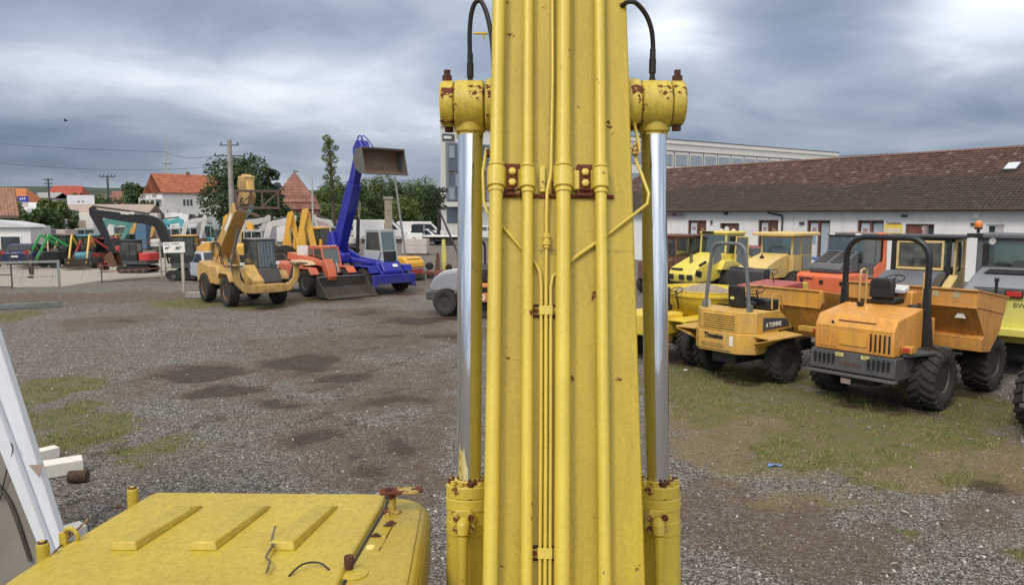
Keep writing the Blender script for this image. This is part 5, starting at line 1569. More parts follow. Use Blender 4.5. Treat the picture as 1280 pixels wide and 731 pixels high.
# ---------------------------------------------------------------- left side: three telehandlers
cy_ = P3('ochre_yellow', (0.58, 0.355, 0.085), dirt=.6, rust=.16, rough=.5)
def telescopic(parent, a, b, y, w, h0, h1, mat, matlow, name='boom', split=.55):
    """two-stage boom in the x-z plane from a to b"""
    a, b = Vector((a[0], y, a[1])), Vector((b[0], y, b[1]))
    d = (b - a).normalized()
    n = Vector((-d.z, 0, d.x))
    m = a.lerp(b, split)
    o = MB()
    def sec(p, q, hh0, hh1, ww):
        vs = []
        for (c, hh) in ((p, hh0), (q, hh1)):
            for sy, sn in ((-1, -1), (1, -1), (1, 1), (-1, 1)):
                vs.append(c + Vector((0, sy * ww / 2, 0)) + n * sn * hh / 2)
        o.add(vs, [(3, 2, 1, 0), (4, 5, 6, 7), (0, 1, 5, 4), (1, 2, 6, 5), (2, 3, 7, 6), (3, 0, 4, 7)])
    sec(a, m, h0, h1, w)
    ob = o.build(name, mat, parent, bevel=.02)
    o = MB()
    sec(a.lerp(b, split - .08), b, h1 * .8, h1 * .72, w * .8)
    o.build('inner_boom', matlow or mat, parent, bevel=.02)
    return d, n

# ochre telehandler with raised boom and fork carriage
K = thing('telehandler', 'ochre telehandler with raised boom, fork carriage in the air and spread stabiliser arms', 'telehandler', (-10.9, 31.3, 0), -50)
rimo = P3('rim_orange', (.55, .24, .05), dirt=.4, rust=.15)
for xx in (0, -2.75):
    MB().tube([(xx, -.9, .62), (xx, .9, .62)], .13, 12).build('axle', M['black'], K)
    for s in (-1, 1):
        wheel(K, xx, s * 1.02, .62, .64, .42, .33, rimo, 20)
MB().bb(-3.7, .9, -.45, .45, .55, 1.15).build('chassis', cy_, K, bevel=.04)
MB().prism([(-3.9, .8), (-3.9, 1.5), (-3.5, 1.75), (-2.2, 1.62), (-1.3, 1.62), (-1.0, 1.15), (-1.1, .8)], -1.12, -.55, 'y').build('engine_cover', cy_, K, bevel=.08, seg=3)
MB().prism([(-3.6, .9), (-3.6, 2.1), (-3.1, 2.35), (-2.7, 1.9), (-2.4, 1.1)], -.50, -.12, 'y').prism([(-3.6, .9), (-3.6, 2.1), (-3.1, 2.35), (-2.7, 1.9), (-2.4, 1.1)], .30, .42, 'y').build('boom_support', cy_, K, bevel=.03)
for s in (-1, 1):
    MB().prism([(-.75, 1.15), (-.6, 1.42), (.4, 1.42), (.7, 1.1), (.66, 1.05), (.35, 1.36), (-.55, 1.36), (-.70, 1.12)], s * 1.02 - .24, s * 1.02 + .24, 'y').build('fender', cy_, K, bevel=.01)
telescopic(K, (-3.15, 2.0), (.15, 4.62), -.25, .60, .52, .46, cy_, P3('ochre_brown', (0.30, 0.17, 0.05), dirt=.5, rust=.2), split=.8)
MB().slab((-1.55, -.555, 3.05), (-.75, -.555, 3.70), (-.88, -.555, 3.88), (-1.70, -.555, 3.20), .006).build('boom_decal', M['sticker'], K)
# boom head and tilting carriage
MB().prism([(-.15, 4.4), (-.3, 5.1), (.1, 5.45), (.55, 5.40), (.75, 4.9), (.9, 4.55), (.7, 4.2), (.3, 4.2)], -.42, -.10, 'y').build('boom_head', cy_, K, bevel=.05)
for k in range(4):
    MB().box((-.12 + .22 * k, -.26, 5.12), (.07, .44, .5), (0, R(20), 0)).build('head_link', P3('pale_ochre', (.70, .50, .22), dirt=.3, rust=.1), K, bevel=.02)
fc = P3('carriage_brown', (0.13, 0.075, 0.06), dirt=.5, rust=.2)
c_ = MB()
for zz in (4.06, 4.74):
    c_.beam((.95, -1.0, zz), (.95, .82, zz), .09, .10)
for yy in (-.96, -.35, .1, .78):
    c_.beam((.95, yy, 4.1), (.95, yy, 4.7), .08, .07)
c_.beam((.97, -.9, 4.0), (1.5, -.25, 3.72), .06, .10).beam((.97, .75, 4.7), (.97, .1, 4.1), .05, .06).beam((.97, -.9, 4.1), (.97, -.35, 4.6), .05, .06)
c_.build('fork_carriage', fc, K, bevel=.01)
kc = P3('cab_black', (0.03, 0.032, 0.036), dirt=.3)
cab(K, -1.0, .50, .86, 1.25, 2.74, kc, P3('cab_roof_grey', (.25, .25, .25), dirt=.5), sill=1.62, over=(.05, .05, .05), rake_f=.22, seat=True, roof_t=.06)
for o in [c for c in K.children if c.name.split('.')[0] in ('cab_frame', 'cab_panel', 'rear_window', 'windscreen', 'side_window', 'cab_roof', 'driver_seat', 'steering_wheel')]:
    o.location = (0, .12 + .30, 0)
for k in range(6):
    yy = .42 - .33 + k * .132
    MB().tube([(.50, yy, 1.62), (.325, yy, 2.70)], .011, 6).build('guard_bar', M['steel'], K)
MB().prism([(.5, .75), (.5, 1.60), (.75, 1.55), (1.1, 1.05), (1.1, .75)], -.1, .8, 'y').build('front_cover', kc, K, bevel=.04)
MB().prism([(.4, 1.1), (.5, 1.75), (.95, 1.4), (1.5, 1.15), (1.5, .80), (.4, .80)], -.62, -.12, 'y').build('frame_nose', cy_, K, bevel=.04)
# stabiliser arms, a wide U in front
st = MB()
st.bb(1.25, 1.55, -.62, .62, .62, .98)
st.build('stabiliser_beam', cy_, K, bevel=.04)
for s in (-1, 1):
    pts = [(.55 * s, .62), (.95 * s, .66), (1.30 * s, 1.05), (1.42 * s, 1.72), (1.30 * s, 1.84), (1.15 * s, 1.80), (1.08 * s, 1.20), (.85 * s, .95), (.55 * s, .98)]
    MB().prism(pts if s < 0 else pts[::-1], 1.28, 1.50, 'x').build('stabiliser_arm', cy_, K, bevel=.03)
    MB().tube([(1.39, s * .95, .98), (1.39, s * 1.2, 1.75)], .07, 10).build('stabiliser_ram', M['black'], K)
    MB().prism([(-.3, .45), (.3, .45), (.25, .52), (-.25, .52)], 1.1, 1.7, 'x').build('stabiliser_foot', M['rust'], K, bevel=.01).location = (0, s * 1.38, 1.28)
MB().box((1.56, .0, .80), (.02, .5, .12)).build('plate', cy_, K)
for s in (-.75, .75):
    MB().tube([(.75, s, 1.55), (.75, s, 1.72)], .02, 6).box((.78, s, 1.78), (.08, .16, .12)).build('headlamp', M['lamp'], K, bevel=.01)
tube_ = MB().tube([(-1.9, -.25, 1.6), (-.9, -.25, 3.2)], .07, 10).build('lift_ram', M['steel'], K)
for yy in (-.62, -.70):
    MB().tube(catmull([(-3.0, yy, 1.9), (-2.9, yy, 2.5), (-2.3, yy, 2.5), (-1.9, yy, 1.8), (-1.7, yy, 1.4)], 4), .025, 6).build('hydraulic_hose', M['hose'], K)

# red telehandler with the wide black bucket down
ro_ = P3('handler_red', (0.62, 0.13, 0.05), dirt=.35, rust=.06, rough=.42)
cr = P3('handler_cream', (0.66, 0.48, 0.26), dirt=.3)
Q = thing('telehandler', 'orange red telehandler with wide black bucket on the ground between the ochre and blue ones', 'telehandler', (-9.35, 35.9, 0), -47)
bkm = P3('bucket_black', (0.035, 0.034, 0.036), dirt=.45, rust=.12, rough=.5)
for xx in (.75, -2.0):
    for s in (-1, 1):
        wheel(Q, xx, s * .98, .62, .63, .4, .3, P3('rim_silver', (.35, .36, .37), dirt=.4), 18)
    MB().tube([(xx, -.8, .6), (xx, .8, .6)], .12, 10).build('axle', M['black'], Q)
MB().bb(-2.9, 1.2, -.42, .42, .5, 1.05).build('chassis', M['dark'], Q, bevel=.04)
MB().prism([(-3.0, .75), (-3.0, 1.35), (-2.6, 1.5), (-.9, 1.45), (.2, 1.40), (.2, .85), (-1.2, .75)], -1.12, -.35, 'y').build('engine_cover', ro_, Q, bevel=.07)
for s in (-1, 1):
    MB().prism([(0.05, 1.05), (.2, 1.33), (1.2, 1.33), (1.5, 1.05), (1.45, 1.0), (1.15, 1.27), (.25, 1.27), (.1, 1.02)], s * .98 - .22, s * .98 + .22, 'y').build('fender', ro_, Q, bevel=.01)
cab(Q, -1.0, .75, .95, 1.0, 2.22, ro_, ro_, sill=1.45, over=(.04, .02, .02), rake_f=.42, rake_r=.1, pil=.075, door_split=.35, roof_t=.05)
for o in [c for c in Q.children if c.name.split('.')[0] in ('cab_frame', 'cab_panel', 'rear_window', 'windscreen', 'side_window', 'cab_roof', 'driver_seat', 'steering_wheel')]:
    o.location = (0, .42, 0)
MB().slab((-1.25, -.45, 1.5), (-1.02, .05, 1.5), (-1.02, .05, 2.28), (-1.25, -.45, 2.28), .02).build('guard_panel', M['white'], Q)
MB().prism([(-.9, 1.40), (-.9, 1.62), (.3, 1.60), (.6, 1.42)], -1.0, -.42, 'y').build('side_box', cr, Q, bevel=.03)
telescopic(Q, (-2.3, 1.75), (1.5, 1.45), -.30, .32, .34, .32, ro_, ro_, split=.7)
MB().prism([(1.3, 1.65), (1.55, 1.75), (1.95, .95), (1.85, .75), (1.55, .80), (1.25, 1.35)], -.52, -.10, 'y').build('boom_head', ro_, Q, bevel=.04)
MB().tube([(1.7, .1, 1.1), (1.5, .1, 1.55)], .06, 8).build('tilt_ram', M['steel'], Q)
bp = [(1.75, .92), (1.62, .45), (1.75, .08), (2.0, .02), (2.75, .03)]
bo = MB()
t = .03
for i in range(len(bp) - 1):
    (xa, za), (xb, zb) = bp[i], bp[i + 1]
    bo.slab((xa, -1.28, za), (xa, 1.28, za), (xb, 1.28, zb), (xb, -1.28, zb), t)
for s in (-1, 1):
    bo.prism(bp, s * 1.28 - .02, s * 1.28 + .02, 'y')
bko = bo.build('bucket', bkm, Q, bevel=.005)
bko.location = (0, .25, 0)
MB().beam((1.73, -1.3, .93), (1.73, 1.3, .93), .06, .05).build('bucket_edge', M['steel'], bko, bevel=.01)
MB().beam((2.76, -1.3, .03), (2.76, 1.3, .03), .1, .03).build('cutting_edge', M['steel'], bko)
for yy in (-.25, .15, .5):
    MB().box((.45, .42 + yy * .5, 2.31), (.05, .1, .04)).build('work_lamp', M['lamp'], Q)

# blue rotating telehandler with a big bucket high up
bu = P3('royal_blue', (0.010, 0.018, 0.34), dirt=.35, rough=.30, fade=.1, dirtcol=(.06, .06, .10))
cg = P3('cab_light_grey', (0.42, 0.45, 0.46), dirt=.25, rough=.4)
U = thing('telehandler', 'royal blue rotating telehandler, boom raised high with a big open bucket, pale grey cab', 'telehandler', (-7.15, 37.6, 0), -47)
for xx in (1.1, -2.2):
    for s in (-1, 1):
        wheel(U, xx, s * 1.0, .60, .62, .45, .3, P3('rim_blue', (.02, .03, .25), dirt=.5), 18)
    MB().tube([(xx, -.8, .6), (xx, .8, .6)], .13, 10).build('axle', M['black'], U)
MB().bb(-3.1, 1.9, -.55, .55, .55, 1.05).build('chassis', bu, U, bevel=.05)
for s in (-1, 1):
    MB().prism([(.2, .95), (.4, 1.32), (1.8, 1.32), (1.9, 1.0), (1.75, 1.0), (1.65, 1.25), (.5, 1.25), (.3, .95)], s * .98 - .24, s * .98 + .24, 'y').build('fender', bu, U, bevel=.015)
    MB().prism([(-3.1, .95), (-3.0, 1.32), (-1.4, 1.32), (-1.2, .95), (-1.35, .95), (-1.5, 1.25), (-2.9, 1.25), (-3.0, .95)], s * .98 - .24, s * .98 + .24, 'y').build('fender', bu, U, bevel=.015)
MB().bb(2.0, 2.16, -1.22, 1.22, .46, .92).bb(1.8, 2.0, -1.0, 1.0, .60, .88).build('front_bumper', bu, U, bevel=.03)
for s in (-1, 1):
    MB().bb(1.9, 2.2, s * 1.1 - .12, s * 1.1 + .12, .30, .458).build('stabiliser_leg', bu, U, bevel=.02)
    MB().prism([(1.2, 1.05), (1.3, 1.5), (1.55, 1.5), (2.0, .92), (1.6, .92)], s * .62 - .05, s * .62 + .05, 'y').build('bracket', bu, U, bevel=.015)
MB().prism([(.4, 1.05), (.4, 1.45), (1.7, 1.45), (2.0, 1.1), (2.0, .93), (.6, .93)], -.5, .5, 'y').build('front_cover', bu, U, bevel=.05)
MB().box((1.88, .2, 1.32), (.01, .28, .16), (0, R(-40), 0)).build('number_plate', M['sticker'], U)
MB().bb(-.2, .35, -.95, -.2, 1.05, 1.38).build('control_box', M['black'], U, bevel=.03)
for yy in (-.75, -.45):
    MB().lathe([(.07, 0), (.09, .02), (.08, .04)], (.36, yy, 1.22), 'x', 12).build('headlamp', M['lamp'], U)
# turret
MB().lathe([(.1, 1.06), (.75, 1.06), (.75, 1.30), (.1, 1.30)], (-.6, 0, 0), 'z', 28).build('turntable', M['black'], U)
MB().prism([(-3.9, 1.55), (-3.95, 1.95), (-3.4, 2.15), (-3.1, 2.9), (-2.75, 2.9), (-2.5, 2.0), (-1.2, 1.62), (.9, 1.50), (.9, 1.32), (-3.0, 1.32)], -.62, -.36, 'y').prism([(-3.9, 1.55), (-3.95, 1.95), (-3.4, 2.15), (-3.1, 2.9), (-2.75, 2.9), (-2.5, 2.0), (-1.2, 1.62), (.5, 1.50), (.5, 1.32), (-3.0, 1.32)], .12, .30, 'y').build('turret', bu, U, bevel=.05)
MB().bb(-3.0, -.8, -1.12, -.64, 1.35, 1.85).build('engine_cover', bu, U, bevel=.08)
U_ = cab(U, -1.05, .60, .95, 1.35, 2.98, cg, cg, sill=1.98, over=(.03, .02, .02), rake_f=.30, rake_r=.15, pil=.09, roof_t=.06)
for o in [c for c in U.children if c.name.split('.')[0] in ('cab_frame', 'cab_panel', 'rear_window', 'windscreen', 'side_window', 'cab_roof', 'driver_seat', 'steering_wheel')]:
    o.location = (0, .78, 0)
MB().slab((.62, .40, 1.40), (.62, 1.16, 1.40), (.55, 1.16, 1.94), (.55, .40, 1.94), .02).build('lower_window', M['black'], U)
MB().prism([(-1.05, 1.38), (.2, 1.38), (.55, 1.95), (-1.0, 1.95)], .24, .275, 'y').build('door', cg, U, bevel=.01)
telescopic(U, (-2.9, 2.0), (-1.15, 5.45), -.12, .50, .75, .62, bu, bu, split=.98)
telescopic(U, (-1.75, 4.2), (-.55, 6.95), -.12, .40, .50, .46, bu, bu, name='middle_boom', split=.9)
MB().tube([(-1.5, .16, 1.9), (-1.35, .16, 3.7)], .09, 12).build('lift_ram', M['black'], U)
MB().tube([(-1.4, .16, 3.0), (-1.2, .16, 4.4)], .05, 10).build('lift_ram_rod', M['chrome'], U)
MB().prism([(-.85, 6.3), (-.95, 7.1), (-.6, 7.5), (-.2, 7.45), (.1, 7.0), (0, 6.4), (-.3, 6.1)], -.36, .12, 'y').build('boom_head', bu, U, bevel=.05)
MB().tube(catmull([(-.7, -.2, 7.3), (-.6, -.22, 7.62), (-.3, -.25, 7.68), (0, -.2, 7.3), (.35, -.1, 7.05)], 4), .035, 8).tube(catmull([(-.7, .0, 7.3), (-.55, .0, 7.7), (-.2, .0, 7.6), (.3, .1, 7.1)], 4), .03, 8).build('hydraulic_hose', P3('hose_blue', (.02, .04, .35), dirt=.1), U)
bs = P3('bucket_steel', (0.16, 0.155, 0.15), dirt=.3, rust=.1, rough=.45, metallic=.4)
br_ = P3('bucket_inside', (0.20, 0.13, 0.09), dirt=.6, rust=.32, rough=.7, dirtcol=(.07, .05, .04))
# bucket: opening to the front, lip low
bp = [(.75, 7.0), (.15, 6.98), (.0, 6.5), (.10, 6.05), (.60, 5.78), (1.05, 5.75)]
bo = MB()
for i in range(len(bp) - 1):
    (xa, za), (xb, zb) = bp[i], bp[i + 1]
    bo.slab((xa, -1.22, za), (xa, 1.22, za), (xb, 1.22, zb), (xb, -1.22, zb), .04)
bk_ = bo.build('bucket', bs, U, bevel=.006)
bi = MB()
for i in range(len(bp) - 1):
    (xa, za), (xb, zb) = bp[i], bp[i + 1]
    cx_, cz_ = .55, 6.4
    f = .93
    g_ = lambda x, z: (cx_ + (x - cx_) * f, cz_ + (z - cz_) * f)
    (xa, za), (xb, zb) = g_(xa, za), g_(xb, zb)
    bi.slab((xa, -1.19, za), (xa, 1.19, za), (xb, 1.19, zb), (xb, -1.19, zb), .01)
bi.build('bucket_lining', br_, bk_)
for s in (-1, 1):
    MB().prism(bp, s * 1.235 - .02, s * 1.235 + .02, 'y').build('side_plate', bs, bk_, bevel=.005)
MB().beam((.74, -1.25, 7.02), (.74, 1.25, 7.02), .10, .06).beam((1.04, -1.25, 5.74), (1.04, 1.25, 5.74), .12, .04).build('cutting_edge', bs, bk_, bevel=.01)
bk_.location = (.15, .28, 0)

# ---------------------------------------------------------------- cars, vans, lorry
M['car_glass'] = plain('car_glass', (0.03, 0.04, 0.05), 0.07, var=.3)
def car_paint(n, c): return P3('car_' + n, c, dirt=.12, rough=.25, pits=0, fade=.05)
_car_cache = {}
def car(x, y, deg, kind, matn, c, label, group='parked cars', s=1.0, name='parked_car', cat=None):
    T = thing(name, label, cat or kind, (x, y, 0), deg, group, s)
    key = kind
    if key not in _car_cache:
        d = {}
        if kind == 'van':
            L, Wd, base, top = 5.2, 1.9, .35, 2.15
            body = [(-2.6, base), (-2.62, 2.0), (-2.5, top), (1.0, top), (1.9, 1.25), (2.55, 1.05), (2.6, base)]
            d['side'] = [[(.35, 1.25), (.35, 1.88), (1.05, 1.88), (1.62, 1.25)]]
            d['front'] = ((1.05, 2.08), (1.86, 1.30))
            d['rear'] = ((-2.60, 1.2), (-2.62, 1.8))
        elif kind == 'suv':
            L, Wd, base = 4.4, 1.82, .30
            body = [(-2.15, base), (-2.2, .95), (-2.05, 1.05), (1.2, 1.03), (2.1, .90), (2.2, .6), (2.15, base)]
            roof = [(-2.05, 1.04), (-1.75, 1.62), (-1.4, 1.70), (.25, 1.68), (1.15, 1.03)]
            d['side'] = [[(-1.75, 1.10), (-1.55, 1.55), (-.65, 1.57), (-.65, 1.10)], [(-.58, 1.10), (-.58, 1.57), (.2, 1.57), (.85, 1.10)]]
            d['front'] = ((.32, 1.64), (1.10, 1.10)); d['rear'] = ((-1.99, 1.14), (-1.78, 1.56))
        else:
            L, Wd, base = 4.4, 1.76, .26
            body = [(-2.15, base), (-2.2, .85), (-2.0, .93), (1.1, .88), (2.1, .72), (2.2, .5), (2.15, base)]
            roof = [(-1.75, .92), (-1.2, 1.36), (-.8, 1.44), (.1, 1.42), (1.0, .88)]
            d['side'] = [[(-1.45, .97), (-1.1, 1.32), (-.4, 1.34), (-.4, .95)], [(-.33, .95), (-.33, 1.34), (.1, 1.33), (.72, .93)]]
            d['front'] = ((.18, 1.38), (.94, .93)); d['rear'] = ((-1.66, 1.0), (-1.24, 1.33))
        h = Wd / 2
        b = MB().prism(body, -h, h, 'y')
        if kind != 'van':
            n = len(roof)
            vs = []
            for (xx, zz) in roof:
                vs.append((xx, -(h - .02 - .22 * max(0, zz - 1.0) / .6), zz))
            for (xx, zz) in roof:
                vs.append((xx, (h - .02 - .22 * max(0, zz - 1.0) / .6), zz))
            b.add(vs, [tuple(range(n)), tuple(range(2 * n - 1, n - 1, -1))] + [(i, i + n, (i + 1) % n + n, (i + 1) % n) for i in range(n)])
        d['body'] = b.mesh('body', True, 30)
        d['h'] = h
        hs = lambda zz: h + .004 if kind == 'van' else (h - .02 - .22 * max(0, zz - 1.0) / .6) + .004
        d['wins'] = []
        for poly in d['side']:
            for s_ in (-1, 1):
                m = MB()
                vs = [(xx, s_ * (hs(zz)), zz) for xx, zz in poly] + [(xx, s_ * (hs(zz) + .008), zz) for xx, zz in poly]
                n = len(poly)
                m.add(vs, [tuple(range(n)), tuple(range(2 * n - 1, n - 1, -1))] + [(i, i + n, (i + 1) % n + n, (i + 1) % n) for i in range(n)])
                d['wins'].append(('side_window', m.mesh('side_window', False)))
        for nm, (p, q) in (('windscreen', d['front']), ('rear_window', d['rear'])):
            wp = hs(p[1]) - .08
            wq = hs(q[1]) - .06
            s_ = 1 if nm == 'windscreen' else -1
            o_ = .012 * s_
            m = MB().slab((p[0] + o_, -wp, p[1] + .008), (p[0] + o_, wp, p[1] + .008), (q[0] + o_, wq, q[1] + .008), (q[0] + o_, -wq, q[1] + .008), .012)
            d['wins'].append((nm, m.mesh(nm, False)))
        d['lampf'] = MB().box((2.14, h - .28, .68), (.12, .34, .14)).mesh('headlamp', False)
        d['lampr'] = MB().box((-2.17 if kind != 'van' else -2.60, h - .16, .88), (.08, .22, .26)).mesh('rear_lamp', False)
        d['plate'] = MB().box((-2.2 if kind != 'van' else -2.61, 0, .62), (.02, .5, .11)).mesh('number_plate', False)
        d['bump'] = MB().bb(2.16, 2.24, -h + .05, h - .05, .28, .5).mesh('bumper', False)
        _car_cache[key] = d
    d = _car_cache[key]
    h = d['h']
    bm3 = d['body'].copy()
    bm3.materials.clear()
    bm3.materials.append(car_paint(matn, c))
    b = put('body', bm3, None, T)
    bv = b.modifiers.new('bevel', 'BEVEL'); bv.width = .05; bv.segments = 2; bv.limit_method = 'ANGLE'; bv.angle_limit = R(30)
    for nm, me in d['wins']:
        put(nm, me, M['car_glass'], T)
    xf, xr_ = (1.35, -1.35) if kind != 'van' else (1.65, -1.55)
    for xx in (xf, xr_):
        for s_ in (-1, 1):
            wheel(T, xx, s_ * (h - .10), .32, .33, .21, .21, P3('alloy', (.4, .41, .42), dirt=.2, metallic=.5), 0, nuts=False)
    for sx in (1, -1):
        put('headlamp', d['lampf'], M['lamp'], T, scale=(1, sx, 1))
        put('rear_lamp', d['lampr'], M['red'], T, scale=(1, sx, 1))
    put('number_plate', d['plate'], M['sticker'], T)
    put('bumper', d['bump'], M['dark'], T)
    return T

p = G(258, 353); car(-17.2, 42.6, -48, 'suv', 'silver', (.42, .46, .54), 'silver blue SUV nose out behind the ochre telehandler', 'parked cars near the machines')
p = G(26, 331); car(p.x - .3, p.y + 1.5, 100, 'sedan', 'navy', (.02, .035, .11), 'dark blue saloon car seen from behind, beyond the mesh gate', 'parked cars near the machines', 1.1)
# beside the warehouse
def gp(px, d):
    return ((px - 640) / FPX * d * 1.0, d)
for px, d, deg, kind, mn, c, lab in ((866, 44, 10, 'sedan', 'green', (.03, .08, .05), 'dark green car half hidden behind the lemon yellow roller'),
                                     (872, 40, 15, 'sedan', 'blue', (.02, .05, .28), 'blue car between the rusty truck and the lemon yellow roller'),
                                     (936, 39, -120, 'suv', 'wine', (.28, .02, .03), 'dark red SUV parked between the two yellow rollers'),
                                     (1010, 37, 40, 'sedan', 'pale', (.45, .52, .58), 'pale grey car behind the pale yellow roller')):
    x, y = gp(px, d)
    car(x, y, deg, kind, mn, c, lab, 'cars by the warehouse', 1.25 if px == 936 else 1.1)

# rusty brown truck cab at the far end of the second row
x, y = gp(842, 36)
rt = thing('old_truck', 'rusty brown truck cab standing beside the chromed cylinder', 'truck', (x, y, 0), 30)
rb_ = P3('rust_brown', (.15, .06, .035), dirt=.5, rust=.3, rough=.7)
MB().bb(-1.4, 1.6, -.5, .5, .5, .9).build('chassis', rb_, rt, bevel=.03)
cab(rt, -.6, .9, 1.7, .9, 2.75, rb_, rb_, sill=1.8, gl=M['glass_d'])
MB().prism([(-1.6, .7), (-1.6, 1.55), (-.65, 1.7), (-.65, .9)], -.75, .75, 'y').build('engine_hood', rb_, rt, bevel=.05)
for xx in (-1.1, 1.1):
    for s in (-1, 1):
        wheel(rt, xx, s * .75, .45, .46, .28, .24, M['dark'], 0)

# white vans, pickup and flatbed by the road at the back
for px, yb_, deg, s, lab in ((478, 303, 2, 1.42, 'large white panel van left of the concrete pillar, far side of the yard'), (527, 302, 4, 1.3, 'white panel van right of the concrete pillar')):
    p = G(px, yb_); car(p.x, p.y, deg, 'van', 'white', (.72, .73, .75), lab, 'white vans by the road', s)
p = G(533, 305); car(p.x, p.y, -5, 'suv', 'white2', (.70, .71, .73), 'white estate car behind the dark pickup', 'parked cars near the road', 1.15)
p = G(613, 300); car(p.x, p.y, 5, 'sedan', 'white3', (.66, .67, .7), 'white car glimpsed between the left cylinder and the boom', 'parked cars near the road', 1.5)
p = G(566, 291); car(p.x, p.y, 60, 'suv', 'dred', (.10, .02, .025), 'dark car with a red rear lamp before the glass fronted building', 'parked cars near the road', 1.5)
for px, yb_, deg, kind, mn, c, lab, s in ((206, 283, 10, 'van', 'g1', (.5, .52, .53), 'light grey van roof showing behind the white panel', 1.2), (355, 284, 5, 'van', 'w5', (.75, .75, .76), 'white van behind the upright yellow backhoe arms', 1.6),
                                       (388, 296, 95, 'suv', 'wine2', (.2, .02, .03), 'wine red car far behind the yellow cab', 1.1), (436, 297, 0, 'van', 'w6', (.6, .62, .62), 'small pale van left of the blue boom', 1.0),
                                       (118, 287, 0, 'van', 'w7', (.72, .72, .72), 'white van under the long shed, behind the black excavator boom', 1.2), (60, 289, 8, 'van', 'w8', (.68, .70, .72), 'white van beside the green tree at far left', 1.3),
                                       (33, 288, 0, 'sedan', 'w9', (.70, .74, .80), 'pale car above the low white office roof', 1.6), (262, 287, 0, 'van', 'w10', (.62, .63, .66), 'grey white van below the conifers of the white house', 1.2),
                                       (293, 288, 0, 'van', 'w11', (.75, .76, .78), 'white van behind the concrete utility pole', 1.2), (172, 291, 0, 'van', 'w12', (.45, .52, .54), 'blue grey van behind the black boom', 1.1),
                                       (322, 290, 20, 'sedan', 'w13', (.12, .13, .15), 'dark grey car at the foot of the big tree', 1.2), (92, 289, 0, 'sedan', 'w14', (.05, .15, .45), 'bright blue car among the white vans at left', 1.4)):
    p = G(px, yb_)
    car(p.x, p.y, deg, kind, mn, c, lab, 'vehicles in the back rows', s)
# flatbed pickup
fp = G(556, 306)
fb = thing('flatbed_truck', 'white flatbed truck with black cab back, loading bed toward the leaning poles', 'truck', (fp.x - 2.0, fp.y, 0), 178, None, 1.3)
MB().bb(.5, 1.9, -.9, .9, .6, 1.15).build('body', M['white'], fb, bevel=.05)
cab(fb, .45, 1.5, 1.7, 1.1, 1.95, M['black'], M['black'], sill=1.2, over=(0, -.1, 0), roof_t=.05, seat=False, panels=False, gl=M['car_glass'])
MB().bb(-3.2, .4, -1.0, 1.0, .78, .90).build('flatbed', M['sticker'], fb, bevel=.02)
MB().bb(-3.0, .4, -.4, .4, .5, .775).build('chassis', M['black'], fb)
for xx in (1.3, -2.0):
    for s in (-1, 1):
        wheel(fb, xx, s * .8, .36, .37, .24, .2, M['dark'], 0, nuts=False)
MB().box((-3.21, .6, .7), (.02, .3, .1)).build('rear_lamp', M['red'], fb)
MB().box((-3.21, -.6, .7), (.02, .3, .1)).build('rear_lamp', M['red'], fb)

